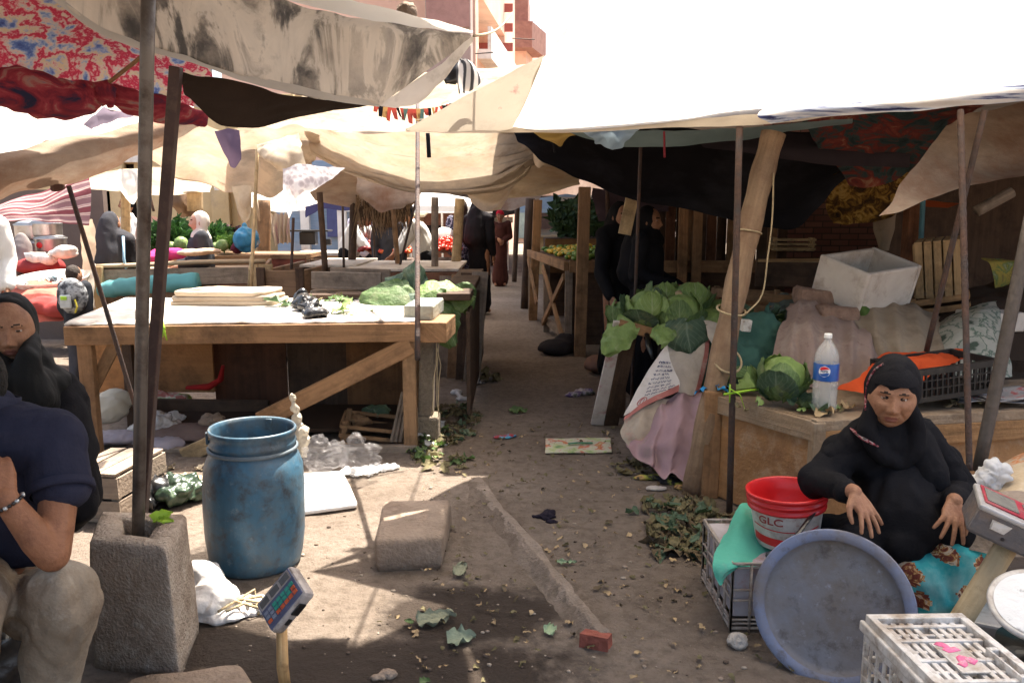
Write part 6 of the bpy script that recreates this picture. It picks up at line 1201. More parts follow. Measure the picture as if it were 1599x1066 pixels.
sack_blob('plastic_bag', 'small crumpled white plastic bag beside the seated woman', 'bag', [(P(1545, 748, 3.0), (.055, .04, .05)), (P(1555, 738, 3.0), (.05, .04, .045)), (P(1520, 755, 3.0), (.05, .04, .03))], BAGP, .005, (.03, (18, 18, 18), 3, 1), 2)
lump('sack_heap', 'dusty grey brown sack under the right scale', 'sack', [[(1510, 770, 2.9), (1560, 765, 2.9), (1640, 770, 2.9)], [(1512, 800, 2.7), (1560, 800, 2.65), (1640, 810, 2.6)], [(1515, 860, 2.6), (1560, 870, 2.55), (1640, 870, 2.5)]], mk('grey_brown_sack', (.24, .19, .15), scale=7, rough=.95, bump=.5, dirt=((.14, .11, .09), .3, 9)), .015, 3)
# ------------------------------------------------------------------ cabbage stall in the middle right
t = thing('cabbage_stall', 'wooden crate stall draped with sacks under the cabbages', 'stall', Z(1020, 650))
def zb(u, v, Y): return P(u, v, Y)
sy0 = 5.15; a, b = P(972, 512, sy0), P(1185, 512, sy0); zt4 = a.z
mb = MB(); mb.box(((a.x+b.x)/2, sy0+.38, zt4), (b.x-a.x, .8, .05)); put(mb, 'top_board', WD, t, bevel=.005)
mb = MB(); mb.bar(P(966, 506, sy0-.03), P(1035, 524, sy0-.03), .04, .07); put(mb, 'front_lip', WDO, t, bevel=.004)
mb = MB(); q = Z(953, 662); mb.bar((q.x, q.y-.02, 0), P(984, 515, sy0), .04, .10, (1, 0, 0)); put(mb, 'leg', WDK, t, bevel=.004)
for x in (a.x+.1, b.x-.1): mb = MB(); mb.bar((x, sy0+.7, 0), (x, sy0+.7, zt4), .06, .06, (0, 1, 0)); put(mb, 'leg', WDK, t)
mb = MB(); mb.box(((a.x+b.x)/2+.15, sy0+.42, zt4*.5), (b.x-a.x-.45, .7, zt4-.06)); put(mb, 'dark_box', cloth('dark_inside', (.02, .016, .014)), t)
mb = MB(); q = Z(933, 662); mb.bar((q.x, q.y, 0), P(970, 502, sy0-.04), .022, .10, (1, 0, 0)); o = tag(put(mb, 'painted_board', mk('white_red_board', [(.4, (.60, .54, .50)), (.6, (.68, .62, .57))], scale=7, rough=.7, dirt=[((.42, .10, .10), .25, 6), ((.2, .15, .1), .35, 3)]), bevel=.003), 'whitewashed board with red smears leaning at the cabbage stall', 'board')
mb = MB(); mb.tube([P(1010, 520, 5.1), P(1013, 540, 5.05), P(1019, 560, 5.0)], [.015, .022, .008], 8, flat=.4); tag(put(mb, 'tape_strip', BLKP, smooth=True), 'black and white tape strip dangling in the stall opening', 'tape')
SW = mk('woven_white_sack', [(.3, (.42, .36, .30)), (.6, (.54, .475, .41)), (.8, (.60, .54, .47))], scale=5, rough=.7, bump=.2, bscale=120, dirt=((.33, .26, .2), .35, 4)); SR = mk('sack_red_band', (.44, .16, .14), scale=9, rough=.8, dirt=((.5, .42, .36), .2, 8)); SG = cloth('sea_green_sack', (.055, .125, .10), .05, .7)
sheet('woven_sack', 'cream woven sack with a red band hanging from the cabbage stall', [
    [(1035, 505, 5.15), (1065, 508, 5.05), (1105, 510, 5.05)], [(1038, 540, 5.02), (1070, 545, 4.95), (1102, 540, 4.95)], [(1046, 575, 4.95), (1072, 580, 4.88), (1094, 585, 4.88)], [(1050, 612, 4.9), (1070, 616, 4.82), (1084, 616, 4.82)]], SW, 30, 24, .014, (8, 8, 3), 4, cat='sack')
sheet('red_band', 'red woven band along the edge of the cream sack', [[(1104, 508, 5.04), (1110, 510, 5.05)], [(1100, 545, 4.93), (1107, 548, 4.94)], [(1092, 585, 4.86), (1099, 588, 4.87)], [(1082, 618, 4.81), (1089, 620, 4.82)]], SR, 5, 20, .006, (8, 8, 3), 4, cat='sack')
sheet('green_sack', 'sea green sack strip behind the leaning post', [[(1110, 508, 5.1), (1140, 515, 5.1)], [(1108, 545, 5.0), (1135, 555, 5.0)], [(1100, 588, 4.95), (1128, 600, 4.95)], [(1090, 622, 4.9), (1125, 632, 4.9)]], SG, 16, 20, .015, (7, 7, 3), 5, cat='sack')
sheet('woven_sack', 'pale sack corner between the red band and the leaning post', [[(1098, 500, 5.0), (1125, 505, 5.0), (1150, 520, 5.0)], [(1106, 525, 4.95), (1128, 535, 4.92), (1148, 540, 4.95)], [(1118, 550, 4.92), (1132, 562, 4.9), (1142, 568, 4.92)]], SW, 18, 16, .014, (8, 8, 8), 8, cat='sack')
# folded printed sack flap with scribbled lines
fl_rows = [[(1042, 535, 4.92), (1040, 538, 4.91)], [(1015, 575, 4.84), (1052, 575, 4.80)], [(990, 618, 4.76), (1061, 600, 4.72)], [(974, 650, 4.70), (1060, 606, 4.70)]]
t = thing('printed_sack', 'white sack flap printed with dark script and a red edge band', 'sack', P(1015, 640, 4.8))
sheet('flap', None, fl_rows, mk('white_woven', [(.3, (.55, .50, .47)), (.7, (.66, .61, .57))], scale=6, rough=.7, bump=.2, bscale=120, dirt=((.38, .31, .25), .3, 5)), 20, 24, .014, (8, 8, 4), 6, parent=t)
rr = [[P(*p) for p in r] for r in fl_rows]; fp = lambda u, v: catmull([catmull(r, u) for r in rr], v)+V((0, -.024, .0))
mb = MB()
for ln in range(9):
    v = .24+.056*ln; x0 = .22+.02*math.sin(ln); x1 = .86-.1*abs(math.sin(ln*1.7)); x = x0
    while x < x1:
        L_ = R_(.05, .16); k = 6; q = [fp(min(.95, x+L_*i/k), v+.010*math.sin(i*2.1+ln)+R_(-.008, .008)) for i in range(k+1)]; mb.tube(q, .0020, 4); x += L_+R_(.02, .05)
put(mb, 'script', LN, t)
mb = MB(); n = 18; q = [fp(.24+.09*math.cos(2*PI*i/n), .80+.075*math.sin(2*PI*i/n)) for i in range(n+1)]; mb.tube(q, .0030, 4); q = [fp(.24+.035*math.cos(2*PI*i/n), .80+.06*math.sin(2*PI*i/n)) for i in range(n+1)]; mb.tube(q, .0025, 4); put(mb, 'round_mark', SR, t)
sheet('edge_band', None, [[(975, 650, 4.69), (1015, 622, 4.69), (1061, 600, 4.69)], [(973, 656, 4.68), (1016, 630, 4.68), (1060, 611, 4.685)]], SR, 20, 4, .003, (8, 8, 8), 6, parent=t)
sheet('lower_fold', None, [[(975, 652, 4.72), (1010, 632, 4.72), (1045, 620, 4.74)], [(974, 680, 4.66), (1000, 672, 4.62), (1030, 668, 4.66)], [(982, 698, 4.62), (1005, 700, 4.58), (1025, 702, 4.62)]], mk('beige_fold', (.40, .33, .26), scale=9, rough=.8, dirt=((.44, .16, .14), .2, 5)), 20, 16, .02, (9, 9, 9), 3, parent=t)
LILC = mk('dusty_lilac_cloth', [(.3, (.30, .19, .205)), (.7, (.38, .25, .265))], scale=5, rough=.85, bump=.15, bscale=90, dirt=((.30, .23, .2), .3, 4))
sheet('lilac_cloth', 'dusty lilac cloth over a heap below the printed sack', [
    [(1000, 655, 4.95), (1040, 622, 5.0), (1085, 612, 5.0), (1130, 630, 4.9)], [(996, 672, 4.72), (1040, 636, 4.6), (1090, 628, 4.55), (1132, 645, 4.6)], [(986, 690, 4.6), (1035, 690, 4.42), (1090, 690, 4.35), (1125, 700, 4.42)], [(982, 706, 4.52), (1030, 725, 4.36), (1085, 745, 4.24), (1122, 752, 4.26)], [(976, 698, 4.55), (1026, 735, 4.32), (1084, 757, 4.18), (1120, 764, 4.22)]], LILC, 60, 50, .032, (5, 5, 5), 7, cat='cloth', pleat=.035, pf=8)
sack_blob('pink_rag', 'bright pink rag at the foot of the lilac cloth heap', 'cloth', [(Z(1105, 752, .02), (.05, .04, .025)), (Z(1112, 745, .04), (.035, .03, .04))], cloth('bright_pink', (.50, .05, .20)), .006, (.01, (20, 20, 20), 3), 2)
# cabbages on that stall
GCB = 'cabbages piled on the draped crate stall'
for i, (u, v, Y, r, lab) in enumerate(((1012, 482, 5.2, .125, 'bright pale cabbage behind the slender rod'), (1062, 490, 5.12, .13, 'large cabbage wrapped in dark outer leaves at the front'), (1078, 468, 5.45, .125, 'cabbage at the back with a brown cut stalk'), (980, 492, 5.35, .11, 'leafy cabbage spilling over the left end of the stall'), (1110, 505, 5.15, .10, 'half hidden cabbage by the leaning post'), (1035, 470, 5.5, .12, 'dark leafed cabbage at the back left'), (1128, 492, 5.4, .11, 'cabbage tucked behind the leaning post'))):
    cabbage(lab, P(u, v, Y), r*1.05, 100+i, 8, 1.2, GCB)
bigleaf2 = lambda label, u, v, Y, d, n, L_, W_, s, m, c: (lambda mb: (leaf(mb, P(u, v, Y), d, n, L_, W_, c, .16, s, nu=14, nv=14, cup=-.3), tag(put(mb, 'cabbage_leaf', m, smooth=True), label, 'leaf')))(MB())
bigleaf2('big dull leaf hanging over the front of the cabbage stall', 1070, 492, 4.98, (.1, -.35, -.8), (0, -1, .2), .24, .3, 3, LEAFD, .1)
bigleaf2('bright leaf hanging at the left end of the cabbage stall', 985, 500, 5.1, (-.6, -.2, -.7), (-.3, -1, .3), .28, .2, 4, CABB, .1)
bigleaf2('folded dark leaf standing between two cabbages', 1030, 486, 5.25, (.1, .1, 1), (.4, -1, 0), .16, .13, 5, LEAFD, .3)
bigleaf2('pale leaf lying between the two front cabbages', 1040, 505, 5.0, (-.2, -.5, -.3), (0, -.6, 1), .17, .16, 6, CABB, .2)
mb = MB(); mb.tube([P(1062, 466, 5.32), P(1059, 456, 5.3)], [.026, .022], 10); tag(put(mb, 'cut_stalk', WDP, smooth=True), 'brown cut cabbage stalk sticking up on the pile', 'stalk')
# green netting heap and leafy vegetables behind the leaning post
sack_blob('net_sack', 'dark sea green sack heap behind the iron pole', 'sack', [(P(1185, 540, 4.75), (.16, .16, .20)), (P(1165, 575, 4.6), (.13, .13, .14)), (P(1195, 570, 4.7), (.12, .14, .2))], SG, .014, (.03, (8, 8, 8), 3), 4)
scatter_leaves('leaf_heap', 'dark leafy greens heaped behind the leaning post', 'leaves', P(1190, 500, 4.95), (.16, .15, .12), 40, [LEAFD, LEAF, cloth('teal_leaf', (.05, .11, .09))], .14, -.06, 91, 1.0)
mb = MB(); a = P(1165, 508, 4.6); mb.box(a, (.055, .04, .07), rot(5, 5, 10)); tag(put(mb, 'paper_tag', WPLAS, bevel=.006), 'small cream block tied up among the dark greens', 'tag')
sack_blob('net_sack', 'grey net bag in the dark behind the rose sack', 'sack', [(P(1222, 478, 5.5), (.1, .1, .09)), (P(1215, 500, 5.4), (.09, .1, .1))], cloth('grey_teal_net', (.12, .15, .14)), .014)
slat_crate('wooden_crate', 'dark wooden crate behind the leaning post with twine on it', P(1180, 470, 5.6), (.5, .35, .16), rot(0, 4, 8), WD, 2)
# ------------------------------------------------------------------ pepper stall with crossed braces
t = thing('pepper_stall', 'long wooden pepper stall with crossed braces along the aisle', 'stall', Z(900, 520))
A, B = P(829, 419, 11.6), P(884, 433, 8.9); zt5 = .98
A = V((A.x, 11.8, zt5)); B = V((.62, 8.7, zt5)); E = V((2.9, 8.7, zt5)); D = V((2.9, 11.8, zt5))
mb = MB(); mb.plank([(A.x, A.y), (B.x, B.y), (E.x, E.y), (D.x, D.y)], zt5-.03, zt5); put(mb, 'top', WDK, t)
mb = MB(); mb.bar(A-up*.03+V((-.03, 0, 0)), B-up*.03+V((-.03, 0, 0)), .05, .10); put(mb, 'side_rail', WD, t, bevel=.004); mb = MB(); mb.bar(B-up*.03+V((0, -.03, 0)), E-up*.03+V((0, -.03, 0)), .05, .13); put(mb, 'front_rail', WD, t, bevel=.004)
for p in (A.lerp(B, .02), A.lerp(B, .5), B): mb = MB(); mb.bar((p.x, p.y, 0), (p.x, p.y, zt5-.08), .08, .07, (0, 1, 0)); put(mb, 'leg', WDG, t, bevel=.004)
for s in ((A.lerp(B, .5), B), (B, A.lerp(B, .5))): mb = MB(); mb.bar(V((s[0].x-.05, s[0].y, .12)), V((s[1].x-.05, s[1].y, zt5-.14)), .03, .08); put(mb, 'cross_brace', WD, t, bevel=.003)
mb = MB(); mb.bar(V((A.x-.04, A.y-.2, zt5-.1)), V((A.lerp(B, .3).x-.04, A.lerp(B, .3).y, .3)), .03, .07); put(mb, 'cross_brace', WD, t)
mb = MB(); mb.bar(V((A.lerp(B, .5).x, A.lerp(B, .5).y, .16)), V((B.x, B.y, .16)), .04, .09); put(mb, 'low_rail', WDG, t)
mb = MB(); mb.bar(B+V((0, .05, -.5)), E+V((0, .05, -.5)), .03, .8); put(mb, 'front_board', WDK, t)
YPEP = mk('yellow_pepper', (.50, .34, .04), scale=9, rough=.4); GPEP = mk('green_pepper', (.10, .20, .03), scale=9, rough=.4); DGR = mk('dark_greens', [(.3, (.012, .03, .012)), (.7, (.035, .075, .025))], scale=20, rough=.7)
mb = MB()
for i in range(420):
    u_, v_ = random.random(), random.random(); p = A.lerp(B, v_)+V((.12+.9*u_, 0, 0)); h = .10*math.sin(PI*u_)*(.5+.5*noise.noise(V((p.x*3, p.y*2, 0))))
    s = R_(.025, .045); mb.ico(p+V((0, 0, .03+max(0, h))), (s, s*R_(.7, 1.8), s*.8), 1, R=rot(0, 0, R_(0, 180)), m=0 if random.random() < (.55 if v_ < .6 else .2) else 1)
tag(put(mb, 'pepper_heap', [YPEP, GPEP], smooth=True), 'heap of yellow and green peppers on the pepper stall', 'peppers', kind='stuff')
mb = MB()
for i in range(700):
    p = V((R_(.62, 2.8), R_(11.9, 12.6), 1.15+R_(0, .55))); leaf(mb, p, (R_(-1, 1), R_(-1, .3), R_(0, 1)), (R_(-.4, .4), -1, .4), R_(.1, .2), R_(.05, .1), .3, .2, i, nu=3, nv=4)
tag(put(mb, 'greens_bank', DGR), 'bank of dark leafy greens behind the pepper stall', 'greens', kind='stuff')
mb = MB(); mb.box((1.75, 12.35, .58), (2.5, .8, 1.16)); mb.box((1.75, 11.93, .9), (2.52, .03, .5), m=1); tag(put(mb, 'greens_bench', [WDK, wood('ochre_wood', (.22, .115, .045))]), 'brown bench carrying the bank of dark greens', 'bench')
sack_blob('dark_sack', 'dark sack with pale rags on the ground under the pepper stall', 'sack', [(Z(868, 542, .08), (.2, .15, .09)), (Z(885, 536, .10), (.16, .15, .12))], cloth('charcoal_sack', (.03, .026, .028)), .02)
sack_blob('brown_sack', 'brown sack lying by the near post of the pepper stall', 'sack', [(Z(936, 568, .09), (.15, .14, .09)), (Z(945, 565, .1), (.12, .12, .08))], cloth('rust_brown_sack', (.22, .13, .10)), .018)
# ------------------------------------------------------------------ people
def head_mesh(c, R, s=1.0, nu=64, nv=48, age=1.0, ears=False, lips=1, wd=1.0, jw=.24, ht=.118):
    c = V(c); mb = MB(); vs = []
    g2 = lambda x, z, cx, cz, sx, sz: math.exp(-((x-cx)/sx)**2-((z-cz)/sz)**2)
    for j in range(nv+1):
        ph = PI*j/nv
        for i in range(nu):
            q = 2*i/nu-1; th = PI*(.42*q+.58*q**3)
            sx, cy, sz = math.sin(ph)*math.sin(th), math.sin(ph)*math.cos(th), math.cos(ph)
            jaw = 1-jw*max(0, -sz)**1.6
            x = .075*sx*jaw; z = ht*sz
            y = -.090*math.copysign(abs(cy)**.82, cy) if cy > 0 else .100*abs(cy)
            if cy > 0: y *= 1-.05*max(0, -sz)
            if cy > .1:
                ax = abs(x)
                d = .0215*g2(x, z, 0, -.030, .0115, .015)+.013*g2(x, z, 0, -.008, .0085, .022)+.008*g2(ax, z, .014, -.036, .008, .008)
                d -= .0125*g2(ax, z, .031, .013, .017, .011)
                d += .0045*g2(ax, z, .028, .031, .022, .008)+.0055*g2(ax, z, .043, -.018, .018, .016)
                d += .006*g2(x, z, 0, -.0595, .020, .0048)+.007*g2(x, z, 0, -.0725, .017, .0055)-.0045*g2(x, z, 0, -.0660, .023, .0020)
                d += .009*g2(x, z, 0, -.098, .019, .013)-.003*g2(x, z, 0, -.083, .02, .005)
                d -= .0032*age*g2(ax-.5*max(0, -(z+.035)), z, .024, -.05, .0045, .018)+.0022*age*g2(ax, z, .026, -.002, .014, .0035)
                y -= d
            vs.append(c+R @ (V((x*wd, y, z))*s))
    fs = [(j*nu+i, (j+1)*nu+i, (j+1)*nu+(i+1) % nu, j*nu+(i+1) % nu) for j in range(nv) for i in range(nu)]
    mb.add(vs, fs)
    Ri = R.transposed()
    def col(p):
        q = Ri @ (p-c)/s
        if q.y < -.04:
            if lips and abs(q.x) < .024-abs(q.z+.066)*.9 and -.0785 < q.z < -.0545: return 1
            ax = abs(q.x)
            if .013 < ax < .047 and abs(q.z-(.0335-.10*(ax-.030)**2*40+.0)) < .0027-.04*max(0, ax-.035): return 2
        return 0
    paint(mb, col)
    for sd in (-1, 1):
        k = MB(); e = c+R @ (V((sd*.031, -.0665, .0125))*s); k.ico(e, .0127*s, 3)
        def ec(p):
            q = Ri @ (p-e)/s
            if q.z > .0030-.14*abs(q.x) or q.z < -.0044+.08*abs(q.x): return 0
            return 4 if (q.x*q.x+(q.z+.001)**2) < .0062**2 else 3
        paint(k, ec); merge(mb, k)
        if ears: k = MB(); k.ico(c+R @ (V((sd*.079, .012, -.005))*s), (.010*s, .020*s, .033*s), 3, .2, 2, R=R @ rot(0, 0, sd*22)); merge(mb, k)
    return mb
FACE = [SKIN, LIP, BROW, EYEW, IRIS]
def hand(mb, w, d, n, side=1, curl=.35, s=1.0, spread=.1):
    """w wrist, d pointing along the hand, n back of the hand, side = thumb side along d x n"""
    w, d, n = V(w), V(d).normalized(), V(n); n = (n-d*n.dot(d)).normalized(); a = d.cross(n)*side
    for k, o in enumerate((.030, .011, -.009, -.027)):
        mb.limb([w+d*.012*s+a*o*.45*s, w+d*.05*s+a*o*.85*s-n*.002*s, w+d*(.086-.006*abs(k-1.3))*s+a*o*s], [.016*s, .0145*s, .0105*s], 8)
        L_ = (.068, .078, .072, .056)[k]*s; p = w+d*(.086-.006*abs(k-1.3))*s+a*o*s; dd = (d+a*(.03-.021*k)/.03*spread*1.2).normalized(); ang = curl*(1+.12*k); pts = [p]; rr = [.0098*s]
        for q, f in enumerate((.42, .32, .26)):
            c_ = math.cos(ang); s_ = math.sin(ang); dd = (dd*c_-n*s_).normalized(); nn = n; p = p+dd*L_*f; pts.append(p); rr.append((.0088, .0080, .0068)[q]*s); ang = curl*.75
        mb.limb(pts, rr, 8)
    p = w+d*.022*s+a*.024*s; q = p+(d*.65+a*.75-n*.25).normalized()*.036*s; q2 = q+(d*.9+a*.3-n*.3).normalized()*.030*s; q3 = q2+(d+a*.05-n*.35).normalized()*.024*s
    mb.limb([w+d*.015*s+a*.008*s, p, q, q2, q3], [.016*s, .0145*s, .0115*s, .0095*s, .0075*s], 8)
LASTM = {}
def cloth_part(name, mats, parent, build, vox=.014, wr=(.010, (9, 9, 5), 1), smooth=4, fn=None):
    mb = MB(); build(mb); r = remesh(mb, vox, smooth, wr); LASTM[name] = r
    if fn: paint(r, fn)
    return put(r, name, mats, parent, smooth=True)
# ---- seated woman, right
H = P(1393, 619, 2.82); RH = rot(3, 3, -21)
t = thing('person', 'seated woman in black robe and headscarf leaning her arm on the red bucket', 'person', P(1390, 940, 2.8))
shR, elR, wrR = P(1316, 708, 2.90), P(1278, 752, 2.84), P(1334, 768, 2.60); shL, elL, wrL = P(1456, 712, 2.92), P(1500, 774, 2.86), P(1490, 782, 2.62)
hip, bel, che = P(1395, 860, 3.0), P(1392, 790, 2.92), P(1387, 715, 2.92); knR, knL = P(1360, 872, 2.76), P(1490, 868, 2.66); ftR, ftL = P(1355, 975, 2.74), P(1455, 985, 2.64)
body = head_mesh(H, RH, .98, 96, 72, 2.6, wd=1.12, jw=.12, ht=.112)
lo = MB(); lo.limb([H+V((0, .03, -.06)), P(1392, 690, 2.88), che], [.056, .06, .09]); lo.limb([che, bel, hip], [.12, .14, .15]); lo.limb([shR, elR], [.05, .042]); lo.limb([shL, elL], [.05, .042]); lo.limb([shR, che, shL], .06)
lo.limb([hip, knR, ftR], [.09, .06, .045]); lo.limb([hip, knL, ftL], [.09, .06, .045]); lo.limb([ftR, ftR+V((0, -.10, -.02))], [.04, .03]); lo.limb([ftL, ftL+V((0, -.10, -.02))], [.04, .03])
merge(body, remesh(lo, .012, 3))
for (el, w, tip, nn, sd) in ((elR, wrR, P(1372, 826, 2.50), V((.35, -.85, .35)), 1), (elL, wrL, P(1486, 822, 2.55), V((-.1, -.9, .3)), -1)):
    h = MB(); h.limb([el, el.lerp(w, .6), w], [.042, .035, .026], 12); hand(h, w, tip-w, nn, sd, .20, .98, .34); merge(body, remesh(h, .0036, 3))
put(body, 'body', FACE, t, smooth=True)
TEALF = mk('teal_rose_print', [(.2, (.02, .24, .27)), (.5, (.035, .34, .36)), (.68, (.30, .52, .50)), (.8, (.62, .66, .58))], scale=4.5, rough=.7, bump=.1)
ROSE = mk('rose_print', [(.3, (.10, .022, .018)), (.47, (.20, .05, .03)), (.53, (.55, .30, .10)), (.58, (.66, .55, .42)), (.66, (.12, .03, .02))], scale=26, rough=.7, dist=1.5, bump=.1)
rnd = random.Random(5); roses = [P(u, v, 2.58) for u, v in ((1452, 858), (1428, 905), (1486, 872), (1440, 940), (1530, 880), (1400, 850), (1505, 925))]; rr_ = [.030, .042, .034, .032, .026, .022, .03]
def rosefn(p):
    for q, r in zip(roses, rr_):
        dx, dz = p.x-q.x, p.z-q.z
        if math.hypot(dx, dz) < r*(1+.35*noise.noise(V((p.x*40, p.z*40, 2)))): return 1
def skirt(mb):
    kR, kL = P(1420, 884, 2.70), P(1498, 872, 2.66); mb.limb([P(1400, 880, 2.9), kR, P(1440, 985, 2.66)], [.11, .085, .085]); mb.limb([P(1480, 870, 2.9), kL, P(1490, 985, 2.64)], [.12, .10, .10]); mb.limb([P(1350, 890, 2.86), P(1350, 900, 2.78), P(1360, 985, 2.76)], [.1, .085, .09]); mb.limb([P(1445, 900, 2.68), P(1465, 985, 2.64)], .10); mb.limb([P(1520, 880, 2.72), P(1530, 960, 2.72)], [.07, .09])
cloth_part('skirt', [TEALF, ROSE], t, skirt, .009, (.020, (7, 7, 4), 3, 1), 4, rosefn)
def abaya(mb):
    mb.limb([che+V((0, .02, .03)), bel, hip], [.125, .165, .19]); mb.limb([shR, che, shL], [.070, .13, .070]); mb.limb([shR, elR], [.072, .062]); mb.limb([elR, elR.lerp(wrR, .82)], [.066, .044]); mb.limb([shL, elL], [.074, .068]); mb.limb([elL, elL.lerp(wrL, .82)], [.070, .048])
    mb.limb([P(1340, 850, 2.88), P(1340, 852, 2.74)], [.13, .09]); mb.limb([P(1410, 838, 2.88), P(1404, 846, 2.70)], [.13, .085]); mb.limb([P(1470, 825, 2.88), P(1494, 832, 2.68)], [.12, .07]); mb.limb([P(1300, 850, 2.92), P(1296, 880, 2.82)], [.12, .08]); mb.limb([P(1400, 770, 2.85), P(1410, 810, 2.78)], [.15, .15])
cloth_part('robe', BLK, t, abaya, .009, (.024, (6.5, 6.5, 3.6), 7, 1), 4); RB1 = LASTM['robe']
def scarf(mb):
    mb.ico(H+RH @ V((0, .026, .026)), (.094, .108, .126), 4, R=RH); mb.limb([P(1348, 672, 2.88), P(1300, 716, 2.88), P(1284, 738, 2.86)], [.05, .055, .04]); mb.limb([P(1440, 672, 2.88), P(1478, 726, 2.88)], [.05, .055]); mb.limb([H+V((.0, .045, -.09)), H+V((0, .05, -.17))], [.078, .10]); mb.limb([P(1335, 690, 2.90), P(1392, 698, 2.93), P(1448, 694, 2.91)], [.055, .085, .06])
    for u, v, r in ((1352, 660, .030), (1340, 690, .032), (1360, 725, .030), (1395, 735, .026)): pass
    mb.limb([H+RH @ V((-.062, -.02, -.03)), P(1352, 672, 2.80), P(1378, 712, 2.79), P(1402, 722, 2.80)], [.024, .032, .034, .03]); mb.limb([H+RH @ V((.062, -.02, -.03)), P(1432, 668, 2.80), P(1430, 700, 2.79), P(1408, 724, 2.80)], [.024, .034, .034, .03])
    mb.limb([P(1432, 690, 2.84), P(1452, 740, 2.80), P(1462, 790, 2.78)], [.06, .065, .05]); mb.limb([P(1330, 690, 2.87), P(1318, 712, 2.86)], [.05, .03]); mb.limb([P(1455, 700, 2.90), P(1490, 750, 2.86)], [.06, .05])
cloth_part('headscarf', BLK, t, scarf, .007, (.006, (16, 16, 7), 4), 4); SC1 = LASTM['headscarf']
def capf(mb): mb.ico(H+RH @ V((0, .010, .030)), (.0885, .103, .104), 4, R=RH)
k = MB(); capf(k); k2 = MB(); keep = [f for f in k.f if all((RH.transposed() @ (k.v[i]-H)).z > .047 for i in f)]
k2.add(k.v, [tuple(f) for f in keep]); put(k2, 'under_cap', BLK, t, smooth=True)
EMBR = mk('red_grey_trim', [(.42, (.02, .015, .016)), (.5, (.28, .03, .05)), (.56, (.28, .24, .22)), (.64, (.03, .02, .02))], scale=60, rough=.8)
both = merge(merge(MB(), SC1), RB1)
for pts, w in (([(1312, 655), (1328, 668), (1348, 684), (1372, 697)], .011),):
    q = hits(pts, both, .002); q = [catmull(q, i/16) for i in range(17)]; mb = MB(); mb.tube(q, [w*(.4+.6*math.sin(PI*i/16)) for i in range(17)], 8, flat=.5); put(mb, 'scarf_trim', EMBR, t, smooth=True)
q = hits([(1352, 640), (1352, 618), (1356, 596), (1366, 578), (1380, 568)], both, .001); mb = MB(); mb.tube([catmull(q, i/14) for i in range(15)], .0045, 6); put(mb, 'scarf_trim', EMBR, t, smooth=True)
mb = MB(); mb.box(P(1395, 945, 2.98)-V((0, 0, .0)), (.40, .32, .22)); tag(put(mb, 'low_stool', WDG, bevel=.01), 'low wooden stool hidden beneath the seated woman in black', 'stool')
# ---- seated woman, left edge
H2 = P(17, 516, 2.88); R2 = rot(4, 0, 25)
t = thing('person', 'woman in a black glittery headscarf seated at the far left edge', 'person', P(40, 760, 2.95))
body = head_mesh(H2, R2, 1.0, 84, 64, 1.5, wd=1.05, jw=.18, ht=.114)
lo = MB(); ch2 = P(25, 640, 2.98); lo.limb([H2+V((0, .03, -.06)), P(20, 575, 2.92), ch2, P(30, 760, 3.0)], [.055, .06, .12, .14]); s1, s2 = P(-45, 605, 2.95), P(95, 610, 2.98); lo.limb([s1, ch2, s2], .06); e1_, e2_ = P(-70, 700, 2.85), P(118, 705, 2.9); lo.limb([s1, e1_], .045); lo.limb([s2, e2_], .045)
for kx in (-40, 60): lo.limb([P(30, 770, 3.0), P(kx, 775, 2.55), P(kx, 930, 2.5)], [.09, .06, .045])
merge(body, remesh(lo, .012, 3))
for e, w, tp, sd in ((e1_, P(-30, 745, 2.6), P(0, 770, 2.52), 1), (e2_, P(80, 765, 2.62), P(50, 790, 2.54), -1)):
    h = MB(); h.limb([e, w], [.04, .026]); hand(h, w, tp-w, V((0, -.4, .9)), sd, .3); merge(body, remesh(h, .0045, 2))
put(body, 'body', [SKIN]+FACE[1:], t, smooth=True)
def ab2(mb):
    mb.limb([P(22, 600, 2.98), ch2, P(30, 760, 3.0)], [.12, .17, .21]); mb.limb([s1, ch2, s2], [.08, .12, .085]); mb.limb([s1, e1_, P(-40, 740, 2.65)], [.08, .07, .05]); mb.limb([s2, e2_, P(90, 762, 2.68)], [.085, .085, .055])
    for kx in (-40, 50): mb.limb([P(30, 770, 3.0), P(kx, 775, 2.58), P(kx, 920, 2.52)], [.15, .11, .12])
    mb.limb([P(90, 690, 3.0), P(105, 780, 2.95)], [.12, .12])
cloth_part('robe', BLK, t, ab2, .010, (.022, (6, 6, 3.6), 9, 1), 4)
GLIT = mk('black_glitter_scarf', [(.66, (.004, .004, .004)), (.74, (.006, .0055, .005)), (.80, (.09, .065, .05))], scale=55, rough=.8, bump=.12, bscale=90, detail=3)
def sc2(mb):
    mb.ico(H2+R2 @ V((0, .032, .014)), (.088, .100, .121), 4, R=R2); mb.limb([H2+V((0, .04, -.09)), H2+V((0, .045, -.16))], [.085, .115]); mb.limb([P(-35, 592, 2.93), P(22, 590, 2.95), P(80, 600, 2.95)], [.07, .105, .075])
    mb.limb([H2+R2 @ V((.066, -.015, -.03)), P(45, 560, 2.80), P(40, 590, 2.80), P(60, 620, 2.82)], [.026, .04, .06, .06]); mb.limb([H2+R2 @ V((-.066, -.015, -.03)), P(-12, 562, 2.80), P(10, 590, 2.79)], [.026, .04, .06]); mb.limb([P(50, 600, 2.86), P(70, 640, 2.88)], [.08, .06])
cloth_part('headscarf', GLIT, t, sc2, .008, (.008, (14, 14, 6), 5), 4)
